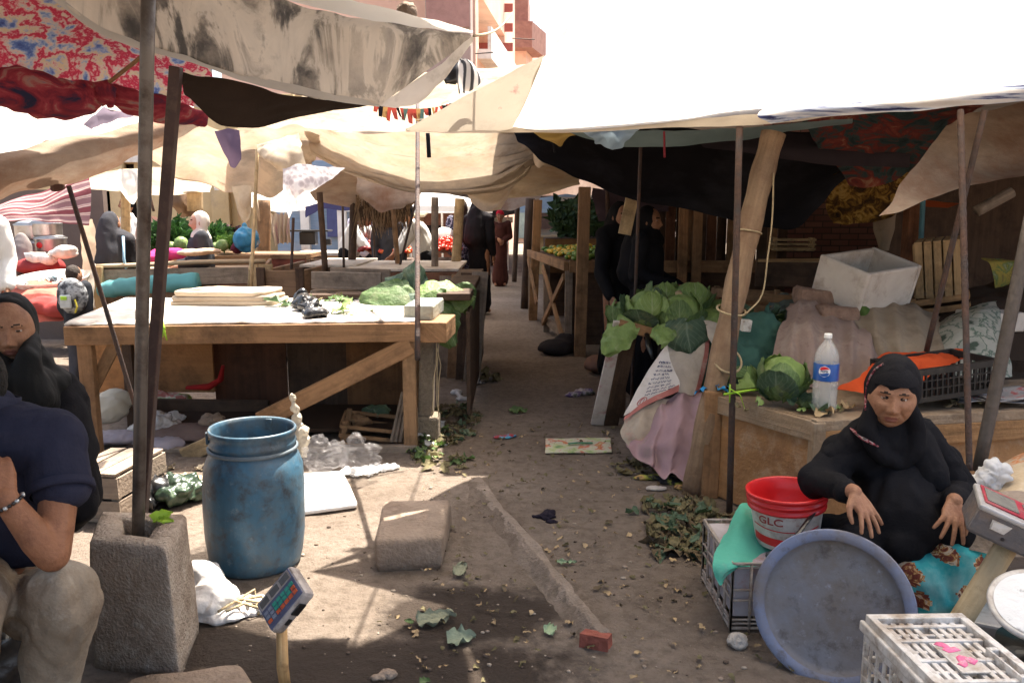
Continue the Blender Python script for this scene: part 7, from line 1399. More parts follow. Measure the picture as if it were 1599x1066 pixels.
# ---- man in the navy polo shirt, left foreground
t = thing('person', 'man in a navy polo and dusty khaki trousers, elbow on knee, left foreground', 'person', P(-20, 1150, 2.0))
Hm = P(-66, 612, 2.02); Rm = rot(8, 0, -62); body = head_mesh(Hm, Rm, 1.02, 48, 36, .3, True)
shm, elm, wrm = P(86, 690, 2.02), P(86, 876, 1.86), P(8, 778, 1.82); chm = P(-5, 720, 2.08); hpm = P(-40, 890, 2.15); sh2 = P(-110, 690, 1.95)
lo = MB(); lo.limb([Hm+V((0, .02, -.06)), P(-15, 650, 2.06), chm, hpm], [.058, .062, .12, .14]); lo.limb([shm, chm, sh2], .07); lo.limb([shm, P(92, 780, 1.95)], [.055, .048]); lo.limb([sh2, P(-150, 850, 1.8), P(-80, 880, 1.7)], [.05, .042, .03])
knm, anm = P(102, 940, 1.90), P(70, 1180, 1.92); kn2, an2 = P(-60, 960, 1.75), P(-70, 1250, 1.8); lo.limb([hpm, knm, P(92, 1000, 1.93), anm], [.07, .05, .045, .04]); lo.limb([hpm, kn2, an2], [.08, .06, .045]); lo.limb([anm, anm+V((.03, -.14, -.03))], [.04, .035]); lo.limb([an2, an2+V((.0, -.14, -.03))], [.04, .035])
merge(body, remesh(lo, .011, 4))
h = MB(); h.limb([P(92, 770, 1.95), elm+V((-.005, 0, .015)), elm.lerp(wrm, .35), wrm], [.046, .041, .040, .028], 14); hand(h, wrm, P(-22, 690, 1.86)-wrm, V((.6, -.75, 0)), -1, .75, 1.05); merge(body, remesh(h, .0045, 4))
put(body, 'body', [SKIN2]+FACE[1:], t, smooth=True)
mb = MB(); mb.ico(Hm+Rm @ V((0, .022, .030)), (.083, .095, .105), 4, .05, 6, R=Rm); put(mb, 'hair', mk('black_hair', (.012, .010, .009), scale=80, rough=.6, bump=.8, bscale=200), t, smooth=True)
NAVY = cloth('navy_polo', (.026, .027, .046), 0, .75, scale=6, dirt=((.04, .04, .06), .3, 5))
def polo(mb):
    mb.limb([P(-10, 692, 2.06), chm, P(-28, 800, 2.10), P(-40, 885, 2.13)], [.115, .148, .153, .168]); mb.limb([shm+V((-.02, 0, 0)), P(-5, 690, 2.06), sh2], [.090, .12, .09]); mb.limb([shm, P(95, 760, 1.96)], [.084, .069]); mb.limb([sh2, P(-140, 790, 1.86)], [.09, .07]); mb.limb([P(45, 690, 2.06), P(55, 760, 2.06), P(30, 830, 2.08)], [.09, .10, .12]); mb.limb([P(40, 830, 2.10), P(60, 905, 2.12)], [.11, .06])
    mb.limb([P(-20, 640, 2.06), P(-12, 665, 2.06)], [.072, .09])
cloth_part('polo_shirt', NAVY, t, polo, .008, (.016, (6, 6, 4), 11, 1), 3)
mb = MB(); n = 36; e0 = P(95, 764, 1.955); ax_ = (P(95, 790, 1.93)-shm).normalized(); Rr = ax_.to_track_quat('Z', 'Y').to_matrix()
mb.lathe([(.078, -.012), (.080, 0), (.078, .012), (.070, .010)], e0, n, R=Rr, cap0=False); put(mb, 'sleeve_hem', NAVY, t, smooth=True)
mb = MB()
for s_ in (-1, 1): pass
mb.lathe([(.066, -.01), (.072, .015), (.068, .045), (.064, .045)], P(-18, 640, 2.05), 30, R=rot(-14, 10, 0), cap0=False); put(mb, 'collar', NAVY, t, smooth=True)
KHA = mk('dusty_khaki', [(.3, (.20, .155, .11)), (.6, (.31, .25, .185)), (.8, (.38, .32, .25))], scale=4, rough=.9, bump=.25, bscale=90, dirt=[((.15, .095, .06), .5, 4), ((.42, .37, .30), .3, 7)])
def trous(mb):
    mb.limb([hpm, P(30, 935, 2.02), knm], [.14, .095, .084]); mb.limb([knm, P(92, 1000, 1.93), P(82, 1060, 1.95), anm], [.084, .080, .070, .060]); mb.limb([hpm, kn2], [.14, .09]); mb.limb([kn2, an2], [.09, .07]); mb.ico(P(98, 922, 1.90), .080, 3)
cloth_part('trousers', KHA, t, trous, .008, (.017, (8, 8, 3.2), 13, 1), 3)
mb = MB(); wv = (wrm-elm).normalized(); a_ = wv.orthogonal().normalized(); b_ = wv.cross(a_); pc = elm.lerp(wrm, .93)
for i in range(22): q_ = 2*PI*i/22; mb.ico(pc+(a_*math.cos(q_)+b_*math.sin(q_))*.0335, (.0045, .0045, .0045) if i % 3 else (.0055, .0055, .0055), 2, m=i % 3 == 0)
o = put(mb, 'bracelet', [BLKP, mk('silver_bead', (.5, .5, .48), scale=9, rough=.3, metal=.6)], t, smooth=True); o['kind'] = 'stuff'
mb = MB(); mb.limb([P(-60, 1000, 2.1), P(-40, 1150, 2.1)], [.16, .22]); tag(put(remesh(mb, .02, 3, (.03, (8, 8, 8), 3)), 'black_bag', BLKP, smooth=True), 'crumpled black plastic bag at the man\'s feet, bottom left corner', 'bag')
mb = MB(); a = P(-40, 1000, 2.25); mb.box((a.x, a.y, .28), (.42, .34, .50)); tag(put(mb, 'seat_block', CONC, bevel=.02), 'rough block seat under the man in the navy polo', 'block')
# ---- generic smaller figures
def person(label, pos, yaw, h=1.62, J=None, wear=(), skin=SKIN, hair=None, group=None, face=True, hd=(0, 0, 0), vox=.012):
    s = h/1.65; Rz = rot(0, 0, yaw); base = V((pos[0], pos[1], 0)); t = thing('person', label, 'person', base, group)
    D = dict(head=(0, -.01, 1.53), neck=(0, .01, 1.40), chest=(0, 0, 1.26), belly=(0, 0, 1.06), hip=(0, 0, .92), sl=(-.17, 0, 1.36), el=(-.215, .03, 1.09), wl=(-.20, -.07, .87), sr=(.17, 0, 1.36), er=(.215, .03, 1.09), wr=(.20, -.07, .87),
             hl=(-.09, 0, .90), kl=(-.10, -.02, .49), al=(-.10, .02, .09), hr=(.09, 0, .90), kr=(.10, -.02, .49), ar=(.10, .02, .09))
    D.update(J or {}); T = lambda p: base+Rz @ (V(p)*s); D = {k: T(p) for k, p in D.items()}
    fwd = Rz @ V((0, -1, 0)); lo = MB()
    lo.limb([D['head'], D['neck'], D['chest'], D['belly'], D['hip']], [.05*s, .052*s, .11*s, .115*s, .12*s]); lo.limb([D['sl'], D['chest'], D['sr']], [.055*s, .08*s, .055*s])
    for a in 'lr':
        lo.limb([D['s'+a], D['e'+a], D['w'+a]], [.05*s, .04*s, .027*s]); lo.limb([D['h'+a], D['k'+a], D['a'+a], D['a'+a]+fwd*.13*s+V((0, 0, -.045*s))], [.08*s, .055*s, .04*s, .032*s])
        d = (D['w'+a]-D['e'+a]).normalized(); hand(lo, D['w'+a], (d+fwd*.3+V((0, 0, -.3))).normalized(), fwd*.3+Rz @ V((1 if a == 'r' else -1, 0, 0)), 1 if a == 'l' else -1, .3, s*1.1)
    RHh = Rz @ rot(*hd); b = head_mesh(D['head'], RHh, s*1.0, 36, 28, .4, True) if face else MB()
    merge(b, remesh(lo, vox, 2)); put(b, 'body', [skin]+FACE[1:], t, smooth=True)
    if hair: k = MB(); k.ico(D['head']+RHh @ V((0, .024*s, .03*s)), (.082*s, .094*s, .105*s), 3, .06, 5, R=RHh); put(k, 'hair', hair, t, smooth=True)
    for kind, mat in wear:
        def bld(mb):
            if kind in ('robe',):
                mb.limb([D['chest'], D['belly'], D['hip'], (D['kl']+D['kr'])/2, (D['al']+D['ar'])/2+V((0, 0, .06))], [.135*s, .14*s, .155*s, .155*s, .185*s]); mb.limb([D['sl'], D['chest'], D['sr']], [.07*s, .115*s, .07*s])
            if kind in ('shirt', 'jacket'): mb.limb([D['chest'], D['belly'], D['hip']], [.15*s, .155*s, .16*s]); mb.limb([D['sl'], D['chest'], D['sr']], [.085*s, .13*s, .085*s])
            if kind in ('robe', 'shirt', 'jacket'):
                for a in 'lr':
                    f = .92 if kind != 'shirt' else .45; mb.limb([D['s'+a], D['e'+a], D['e'+a].lerp(D['w'+a], f)], [.08*s, .066*s, .052*s])
            if kind in ('trousers', 'skirt'):
                for a in 'lr': mb.limb([D['hip'], D['h'+a], D['k'+a], D['a'+a]+V((0, 0, .03))], [.14*s, .11*s, .085*s, .07*s])
            if kind == 'skirt': mb.limb([D['hip'], (D['kl']+D['kr'])/2, (D['al']+D['ar'])/2+V((0, 0, .06))], [.17*s, .18*s, .21*s])
            if kind in ('headscarf', 'long_veil'):
                mb.ico(D['head']+RHh @ V((0, .032*s, .014*s)), (.095*s, .105*s, .128*s), 3, R=RHh); mb.limb([D['head']+Rz @ V((0, .03, -.1))*s, D['neck']+V((0, 0, -.05*s))], [.085*s, .12*s]); mb.limb([D['sl'].lerp(D['neck'], .45), D['neck']+V((0, 0, -.07*s)), D['sr'].lerp(D['neck'], .45)], [.07*s, .10*s, .07*s])
            if kind == 'long_veil': mb.limb([D['head']+RHh @ V((0, .07*s, .02*s)), D['neck']+Rz @ V((0, .07, -.02)), D['chest']+Rz @ V((0, .09, 0)), D['belly']+Rz @ V((0, .10, .05))], [.09*s, .13*s, .155*s, .17*s])
            if kind == 'long_veil': mb.limb([D['neck'], D['chest']+Rz @ V((0, .04, 0)), D['belly']+Rz @ V((0, .05, 0))], [.12*s, .16*s, .165*s]); mb.limb([D['sl'], D['neck'], D['sr']], [.085*s, .115*s, .085*s])
            if kind == 'cap': mb.ico(D['head']+RHh @ V((0, .012*s, .045*s)), (.088*s, .10*s, .088*s), 3, R=RHh)
        cloth_part({'long_veil': 'veil'}.get(kind, kind), mat, t, bld, .016*max(1, s), (.012, (8, 8, 4), len(label)), 3)
    return t
PXY = lambda u, v: (Z(u, v).x, Z(u, v).y)
at = lambda u, Y: (P(u, 400, Y).x, Y)
DKGREY = cloth('charcoal_robe', (.045, .045, .052), 0, .7); WHT = cloth('white_shirt', (.66, .65, .62), .05, .9); OFFW = cloth('ivory_scarf', (.68, .63, .57), .1, .9)
person('woman in a long charcoal veil seen from behind at the left stalls', at(178, 8.2), 172, 1.52, {}, [('robe', BLK), ('long_veil', DKGREY)])
mb = MB(); a = P(194, 372, 8.0); mb.tube([a+V((0, -.02, .02)), a+V((.004, -.05, -.2)), a+V((.005, -.02, -.3))], .022, 8, flat=.4); tag(put(mb, 'strap', mk('sky_blue_strap', (.30, .52, .72), scale=9, rough=.6), smooth=True), 'sky blue bag strap hanging on the charcoal veiled woman', 'strap')
t = person('woman in an ivory headscarf and dark jacket looking left over the vegetables', at(314, 8.9), -62, 1.53, dict(wl=(-.12, -.25, 1.05), wr=(.10, -.25, 1.02)), [('skirt', BLK), ('jacket', cloth('slate_jacket', (.045, .048, .058), 0, .7)), ('headscarf', OFFW)], skin=mk('skin_light', [(.2, (.40, .22, .15)), (.8, (.50, .30, .21))], scale=9, rough=.5, bump=.05))
person('man in a white robe standing in front of the tan shop wall', at(204, 13.0), -70, 1.80, {}, [('robe', WHT)], hair=BLK, skin=SKIN2)
t = person('small boy with a grey and green backpack, seen from behind', at(113, 6.7), 160, 1.10, dict(head=(0, -.01, 1.50)), [('trousers', cloth('grey_shorts', (.06, .06, .07))), ('shirt', cloth('black_tee', (.03, .032, .038)))], hair=mk('dark_brown_hair', (.03, .018, .012), scale=80, rough=.6, bump=.6, bscale=200), skin=mk('skin_child', (.36, .19, .115), scale=9, rough=.5))
a = P(113, 462, 6.56); t = thing('backpack', 'grey backpack with a green front pocket on the small boy', 'backpack', a)
mb = MB(); mb.ico(a+V((0, 0, .0)), (.125, .075, .15), 3, .05, 3); put(mb, 'bag', mk('grey_black_pack', [(.42, (.03, .03, .035)), (.5, (.16, .17, .18)), (.58, (.30, .31, .32)), (.66, (.04, .04, .045))], scale=14, rough=.6), t, smooth=True)
mb = MB(); mb.box(a+V((-.02, -.072, -.04)), (.09, .03, .11)); put(mb, 'pocket', mk('pale_pocket', (.40, .42, .42), scale=9, rough=.5), t, bevel=.01); mb = MB(); mb.box(a+V((-.025, -.09, -.01)), (.05, .01, .03)); put(mb, 'green_patch', LIME, t, bevel=.003); mb = MB(); mb.tube([a+V((.06, -.08, -.02)), a+V((.075, -.08, -.08)), a+V((.05, -.07, -.13))], .008, 6); put(mb, 'yellow_cord', mk('yellow_cord', (.5, .42, .05), scale=9), t)
person('person in a white garment cut off by the left edge of the frame', (P(-38, 400, 6.6).x, 6.6), 30, 1.72, {}, [('robe', WHT)], hair=BLK)
person('man in a white shirt bending over a far stall', at(545, 12.0), 70, 1.72, dict(head=(0, -.30, 1.40), neck=(0, -.2, 1.30), chest=(0, -.12, 1.18), belly=(0, -.03, 1.03), sl=(-.17, -.18, 1.26), sr=(.17, -.18, 1.26), el=(-.2, -.35, 1.05), er=(.2, -.35, 1.05), wl=(-.18, -.5, .9), wr=(.18, -.5, .9)), [('trousers', BLK), ('shirt', WHT)], hair=BLK, skin=SKIN2)
person('man in a lilac striped white shirt standing below the tan awning', at(568, 13.5), 10, 1.68, {}, [('trousers', BLK), ('shirt', cloth('lilac_white_shirt', (.50, .48, .60), .05))], hair=BLK, skin=SKIN2)
person('woman wrapped in a dark slate veil behind the tomato heap', at(608, 11.6), 10, 1.60, {}, [('robe', DKGREY), ('long_veil', cloth('slate_veil', (.035, .034, .042)))])
person('man in a white shirt and black trousers leaning over the tomatoes', at(664, 11.0), -75, 1.72, dict(head=(0, -.26, 1.47), neck=(0, -.17, 1.36), chest=(0, -.10, 1.22), belly=(0, -.02, 1.04), sl=(-.17, -.15, 1.31), sr=(.17, -.15, 1.31), el=(-.2, -.28, 1.06), er=(.2, -.3, 1.06), wl=(-.18, -.42, .9), wr=(.18, -.45, .92)), [('trousers', BLK), ('shirt', WHT)], hair=BLK, skin=SKIN2)
PAT = mk('navy_dotted_dress', [(.5, (.03, .03, .055)), (.6, (.07, .07, .11)), (.66, (.26, .26, .32))], scale=30, pat='voronoi', rough=.8)
person('woman in a navy speckled dress with back turned, walking in the aisle', at(722, 12.6), 165, 1.72, {}, [('robe', PAT), ('headscarf', cloth('dim_brown_scarf', (.05, .035, .03)))])
person('woman in a plain black robe walking beside the speckled dress', at(748, 12.2), 150, 1.74, dict(wr=(.16, -.16, .90)), [('robe', BLK), ('long_veil', cloth('soft_black', (.016, .014, .016)))])
person('man in a dark red robe with a red head wrap coming down the aisle', at(781, 17.0), 0, 1.60, dict(wl=(-.05, -.24, 1.05), wr=(.08, -.22, 1.0)), [('robe', cloth('dark_maroon', (.065, .022, .016), 0, .6)), ('cap', cloth('red_wrap', (.42, .015, .03), .1))], skin=SKIN2)
person('dark silhouetted person behind the bank of greens', at(893, 14.4), 10, 1.62, {}, [('robe', BLK)], hair=BLK, skin=SKIN2)
person('black robed woman seated behind the cabbages, face turned right', at(1012, 6.5), 62, 1.56, dict(wl=(-.12, -.28, 1.0), wr=(.14, -.28, .95)), [('robe', BLK), ('long_veil', BLK)])
person('black robed woman with a raised forearm at the pepper stall end', at(968, 7.1), 24, 1.60, dict(er=(.24, -.10, 1.05), wr=(.18, -.30, .86), el=(-.26, -.12, 1.03), wl=(-.28, -.33, .84)), [('robe', BLK), ('long_veil', BLK)])
# ------------------------------------------------------------------ stalls of the middle left
t = thing('box_stall', 'long weathered wooden box stall with plank sides behind the big table', 'stall', Z(300, 520))
Y0 = 7.9; a, b = P(150, 418, Y0), P(392, 396, Y0+.5); zt6 = 1.02
aL, bR = V((a.x, Y0, 0)), V((P(395, 0, Y0+.4).x, Y0+.4, 0)); dd = (bR-aL).normalized(); nn_ = V((-dd.y, dd.x, 0))
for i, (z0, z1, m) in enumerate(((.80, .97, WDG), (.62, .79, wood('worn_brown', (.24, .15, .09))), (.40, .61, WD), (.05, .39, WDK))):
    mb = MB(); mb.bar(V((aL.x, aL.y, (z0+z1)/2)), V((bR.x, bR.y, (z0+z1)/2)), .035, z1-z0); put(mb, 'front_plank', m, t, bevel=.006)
mb = MB(); mb.plank([(p.x, p.y) for p in (aL+nn_*.03, bR+nn_*.03, bR+nn_*1.1, aL+nn_*1.1)], .90, .93); put(mb, 'inner_floor', DUSTW, t)
mb = MB(); q = [aL+up*1.0+nn_*.02, aL.lerp(bR, .3)+up*1.01, aL.lerp(bR, .6)+up*1.03, bR+up*1.03]; mb.tube([catmull(q, i/14) for i in range(15)], .045, 10, flat=.5); put(mb, 'rolled_mat', cloth('straw_mat', (.40, .31, .21), 0, .75), t, smooth=True)
for f in (0, 1): p = aL.lerp(bR, f); mb = MB(); mb.bar(p+nn_*.02+up*.9, p+nn_*1.1+up*.9, .035, .2); put(mb, 'end_plank', WD, t, bevel=.005); mb = MB(); mb.bar(p-nn_*.03, p-nn_*.03+up*1.0, .14, .05, (0, 1, 0)); put(mb, 'corner_post', WDP, t, bevel=.005)
mb = MB(); mb.bar(aL+nn_*1.1+up*.95, bR+nn_*1.1+up*.95, .035, .18); put(mb, 'back_plank', WD, t, bevel=.005)
for k in (.9, 1.04): mb = MB(); p = bR+dd*.12*(k-.9)*7; mb.bar(V((p.x-.1, p.y-.06, .3)), V((p.x-.1, p.y-.06, 1.0)), .07, .03, (0, 1, 0)); put(mb, 'batten', WDP, t, bevel=.004)
# turquoise roll in front of it
mb = MB(); q = [P(155, 455, 7.75), P(190, 448, 7.75), P(240, 444, 7.76), P(310, 440, 7.8)]; mb.tube([catmull(q, i/24) for i in range(25)], [.05+.035*math.sin(PI*min(1, i/4)/2)+.006*math.sin(i*1.7) for i in range(25)], 14)
for i, v in enumerate(mb.v): mb.v[i] = v+noise.noise_vector(V((v.x*5, v.y*20, v.z*20)))*.012
tag(put(mb, 'rolled_cloth', cloth('turquoise_roll', (.13, .36, .37), .05, .75), smooth=True), 'turquoise cloth roll lying along the box stall front', 'cloth')
sack_blob('cloth_heap', 'magenta cloth heap lying on the box stall', 'cloth', [(P(252, 398, 8.5), (.16, .12, .07)), (P(272, 396, 8.5), (.14, .12, .06)), (P(236, 402, 8.4), (.09, .1, .05))], cloth('magenta_cloth', (.52, .05, .20), .1), .016)
sack_blob('cloth_heap', 'pale peach cloth lying on the box stall right of the magenta one', 'cloth', [(P(300, 394, 8.5), (.20, .12, .035)), (P(325, 392, 8.5), (.14, .12, .03))], cloth('peach_cloth', (.55, .40, .30), .1), .016)
# darker box right of it
t = thing('box_stall', 'darker wooden box stall with an open top, right of the weathered one', 'stall', Z(430, 500)); x0, x1 = P(388, 0, 8.1).x, P(452, 0, 8.1).x
for (pa, pb) in (((x0, 8.1), (x1, 8.1)), ((x1, 8.1), (x1+.05, 10.2)), ((x0, 8.1), (x0-.05, 10.2)), ((x0-.05, 10.2), (x1+.05, 10.2))):
    for z in (.2, .5, .8): mb = MB(); mb.bar((*pa, z), (*pb, z), .04, .29); put(mb, 'side_plank', (WDK, WD, wood('worn_brown', (.24, .15, .09)))[int(z*3) % 3], t, bevel=.006)
for pa in ((x0, 8.06), (x1, 8.06)): mb = MB(); mb.bar((*pa, 0), (*pa, .98), .08, .05, (0, 1, 0)); put(mb, 'corner_post', WDK, t, bevel=.004)
mb = MB(); mb.box(((x0+x1)/2, 9.1, .78), (x1-x0, 2.0, .03)); put(mb, 'inner_floor', DUSTW, t)
mb = MB(); mb.tube([P(388, 447, 7.6), P(390, 420, 7.6), P(392, 400, 7.6)], .012, 6); mb.ico(P(391, 420, 7.58), .022, 2, .4); tag(put(mb, 'string', ROPE, smooth=True), 'pale string with a knot tied down the thin pale pole', 'string')
# vegetable stall with the greens
t = thing('vegetable_stall', 'low vegetable stall carrying parsley and cabbages before the tan shop', 'stall', P(330, 420, 10.2))
mb = MB(); a, b = P(250, 0, 9.9), P(460, 0, 9.9); mb.box(((a.x+b.x)/2, 10.4, .99), (b.x-a.x, 1.0, .05)); put(mb, 'top', WD, t); mb = MB(); mb.box(((a.x+b.x)/2, 9.93, .62), (b.x-a.x, .04, .72)); put(mb, 'front_board', wood('redbrown_front', (.25, .07, .045)), t)
HERB = mk('parsley', [(.3, (.018, .055, .012)), (.6, (.04, .11, .022)), (.8, (.08, .17, .04))], scale=25, rough=.7, trans=.2)
def herbs(label, u, v, Y, r, n, m=HERB, s=.10):
    c = P(u, v, Y); mb = MB()
    for i in range(n):
        d = V((R_(-1, 1), R_(-1, .6), R_(0, 1))).normalized(); q = random.random()**.4; p = c+V((d.x*r[0]*q, d.y*r[1]*q, d.z*r[2]*q)); leaf(mb, p, d+V((R_(-.5, .5), R_(-.5, .5), R_(-.2, .7))), (R_(-1, 1), -1, R_(-.3, 1)), s*R_(.6, 1.3), s*R_(.4, .8), .4, .3, i, nu=3, nv=4)
    tag(put(mb, 'herb_heap', m), label, 'herbs', kind='stuff')
herbs('heap of dark green parsley left of the ivory headscarf', 275, 385, 10.3, (.36, .3, .32), 520); herbs('parsley bunches right of the ivory headscarf', 338, 378, 10.4, (.2, .2, .2), 160); herbs('bright herbs at the right end of the vegetable stall', 362, 390, 10.1, (.14, .2, .14), 160, mk('bright_herb', (.13, .24, .04), scale=25, rough=.7, trans=.2))
herbs('reddish purple leaves behind the bright herbs', 356, 377, 10.6, (.25, .2, .16), 200, mk('purple_leaf', (.07, .03, .045), scale=25, rough=.7))
for i, (u, v, r, lab) in enumerate(((283, 380, .085, 'pale cabbage before the parsley heap'), (267, 386, .07, 'smaller cabbage left of the pale one in the parsley'), (347, 383, .075, 'cabbage right of the ivory headscarf on the vegetable stall'), (337, 386, .06, 'small cabbage next to the dark jacket'), (296, 386, .06, 'little pale cabbage close to the dark jacket, on its left side'))):
    mb = MB(); mb.ico(P(u, v, 9.85), r, 3, .1, 3, seed=i); tag(put(mb, 'cabbage', CABB, smooth=True), lab, 'cabbage', 'cabbages on the vegetable stall')
t = thing('tied_bag', 'knotted translucent blue plastic bag on the vegetable stall', 'bag', P(385, 388, 9.7)); sack = MB(); sack.ico(P(385, 374, 9.7), (.15, .14, .15), 3); sack.limb([P(384, 362, 9.7), P(382, 352, 9.7)], [.06, .03]); put(remesh(sack, .018, 3, (.03, (9, 9, 5), 3)), 'bag', mk('blue_bag', [(.3, (.03, .20, .36)), (.7, (.10, .36, .55))], scale=9, rough=.25, trans=.3, bump=.3, bscale=20), t, smooth=True)
sack_blob('bag', 'dark maroon bag beside the blue plastic bag', 'bag', [(P(370, 386, 9.8), (.08, .08, .08))], cloth('maroon_bag', (.12, .025, .04)), .016)
# hanging clothes and sacks under the far awnings
sheet('hanging_clothes', 'row of beige and rose clothes hanging left of the embroidered cloth', [[(424, 335, 12), (440, 334, 12), (452, 335, 12)], [(424, 360, 11.9), (440, 355, 12), (453, 360, 11.9)], [(428, 382, 11.9), (440, 380, 12), (456, 380, 11.9)]], mk('striped_clothes', [(.35, (.34, .25, .17)), (.5, (.46, .36, .25)), (.62, (.36, .20, .19)), (.7, (.46, .38, .28))], scale=(9, 9, 1), rough=.9), 24, 12, .03, (9, 3, 2), 4, cat='clothes', pleat=.05, pf=9)
sheet('sack_bundle', 'brown netting bundle hanging before the shop wall', [[(262, 292, 12.5), (290, 290, 12.3), (312, 296, 12.5)], [(258, 310, 12.4), (285, 318, 12.1), (312, 318, 12.4)], [(276, 332, 12.4), (292, 340, 12.2), (306, 334, 12.4)]], cloth('brown_net', (.16, .10, .06), .1), 20, 16, .05, (5, 5, 5), 6, cat='sack')
for i, (u, v0, v1, Y) in enumerate(((367, 290, 345, 11), (398, 305, 345, 11.4), (382, 295, 360, 11.6))):
    mb = MB(); mb.tube([P(u, v0, Y), P(u+4, (v0+v1)/2, Y), P(u+7, v1, Y)], [.03, .022, .012], 6); tag(put(mb, 'cloth_strip', CREAM2, smooth=True), ('frayed cream strip dangling nearest the parsley', 'frayed cream strip dangling by the pale thin pole', 'longer frayed cream strip between two others')[i], 'cloth', 'cream strips dangling from the awning')
sack_blob('sack', 'rose pink sack bulging behind the two leaning posts', 'sack', [(P(236, 365, 11), (.2, .2, .24)), (P(262, 372, 11), (.24, .2, .12))], cloth('rose_sack', (.50, .30, .26), .05), .025)
sack_blob('sack', 'brown sack below the rose pink one', 'sack', [(P(238, 385, 10.6), (.26, .2, .18))], cloth('brown_sack_b', (.17, .11, .07)), .025)
# housewares stall at far left: striped awning, pots, basin on a red cloth
STW = mk('red_striped_awning', [(.22, (.20, .055, .065)), (.32, (.55, .42, .38)), (.46, (.62, .51, .45)), (.55, (.30, .10, .10)), (.68, (.62, .50, .44)), (.8, (.24, .13, .14))], scale=(.6, 1.25, 1), coord='UV', pat='bands', dist=1.5, trans=.3)
sheet('awning', 'dusty red and cream striped awning over the pots at far left', [[(-60, 330, 7.6), (0, 318, 7.6), (60, 300, 7.6), (142, 262, 7.6)], [(-60, 338, 7.4), (0, 330, 7.4), (60, 322, 7.4), (140, 296, 7.4)], [(-60, 348, 7.3), (0, 348, 7.3), (60, 344, 7.3), (142, 348, 7.3)]], STW, 40, 24, .03, (3, 3, 3), 4, cat='awning')
sheet('curtain', 'cream ragged curtain hanging down from the striped awning', [[(128, 348, 7.6), (145, 346, 7.6)], [(126, 385, 7.6), (150, 380, 7.6)], [(130, 420, 7.6), (142, 420, 7.6)]], CREAM2, 14, 16, .03, (5, 5, 5), 5, cat='curtain')
mb = MB(); mb.box((P(30, 0, 9.6).x, 9.7, .9), (1.5, .1, 1.8)); tag(put(mb, 'stall_back', cloth('dim_stall_back', (.16, .12, .10))), 'dim back board of the housewares stall at far left', 'board')
ALU = mk('aluminium', (.45, .44, .43), scale=9, rough=.35, metal=.8, bump=.05, dirt=((.25, .2, .18), .3, 5))
for i, (u, v, r, h_, lab) in enumerate(((50, 362, .17, .17, 'wide aluminium pot at the left of the upper row'), (72, 358, .16, .15, 'aluminium pot at the right of the upper row'), (78, 382, .17, .16, 'aluminium pot with a red spot in the lower row'), (56, 388, .16, .15, 'aluminium pot at the left of the lower row'))):
    c = P(u, v, 8.9); t = thing('cooking_pot', lab, 'pot', c-up*h_*.5, 'stacked aluminium pots'); mb = MB(); mb.lathe([(r*.95, -h_/2), (r, -h_/2+.02), (r, h_/2-.02), (r*1.06, h_/2), (r*.95, h_/2), (r*.92, 0)], c, 28, cap1=True); put(mb, 'pot', ALU, t, smooth=True); mb = MB(); mb.lathe([(r*1.04, h_/2), (r*.7, h_/2+.03), (.02, h_/2+.05)], c, 28, cap1=True); put(mb, 'lid', ALU, t, smooth=True)
    if i == 2: mb = MB(); mb.ico(c+V((-.02, -r, 0)), (.035, .008, .035), 2); put(mb, 'red_spot', RED, t)
mb = MB(); mb.box((P(62, 0, 8.9).x, 8.9, .62), (1.0, .5, .36)); mb.box((P(62, 0, 8.9).x, 8.9, .40), (1.3, .55, .05)); tag(put(mb, 'pot_shelf', WDK, bevel=.01), 'dark bench carrying the aluminium pots', 'bench')
for i, (u, v) in enumerate(((61, 405), (75, 406), (55, 402))):
    mb = MB(); mb.lathe([(.05, -.05), (.085, -.02), (.10, .05), (.09, .05), (.06, -.02)], P(u, v, 8.3), 20, cap1=True); tag(put(mb, 'bowl', WPLAS, smooth=True), ('white bowl in the middle of the three small ones', 'white bowl at the right of the three small ones', 'white bowl at the left of the three small ones')[i], 'bowl', 'small white bowls before the pots')
sack_blob('plastic_bag', 'clear plastic bag of goods beside the white bowls', 'bag', [(P(97, 396, 8.3), (.15, .1, .05)), (P(102, 390, 8.3), (.12, .1, .045))], mk('foggy_plastic', (.5, .47, .42), scale=8, rough=.25, spec=.6, bump=.4, bscale=20), .018, (.02, (9, 9, 9), 3))
sack_blob('red_bundle', 'dark red bundle under the white bowls', 'bundle', [(P(62, 415, 8.4), (.25, .2, .1))], cloth('dark_red_bundle', (.25, .04, .04)), .02)
t = thing('basin', 'big white basin of small goods resting on the red cloth heap', 'basin', P(85, 450, 7.7)); c = P(82, 442, 7.7); Rb = rot(9, 0, 0)
mb = MB(); mb.lathe([(.20, -.09), (.26, -.06), (.33, .05), (.335, .065), (.315, .06), (.25, -.04), (.1, -.06)], c, 36, R=Rb, cap1=True); put(mb, 'basin', WPLAS, t, smooth=True)
mb = MB()
for i in range(120): q = math.sqrt(random.random())*.25; a_ = R_(0, 6.28); mb.box(c+Rb @ V((q*math.cos(a_), q*math.sin(a_), -.01+.07*(1-q/.25)*random.random())), (R_(.03, .07), R_(.02, .05), .015), rot(R_(0, 60), R_(0, 60), R_(0, 180)), m=i % 3)
o = put(mb, 'goods', [cloth('goods_tan', (.45, .36, .25)), cloth('goods_white', (.6, .58, .54)), cloth('goods_blue', (.2, .3, .35))], t); o['kind'] = 'stuff'
REDC = cloth('coral_red_cloth', (.56, .17, .12), .1, .7, dirt=((.40, .07, .06), .3, 4))
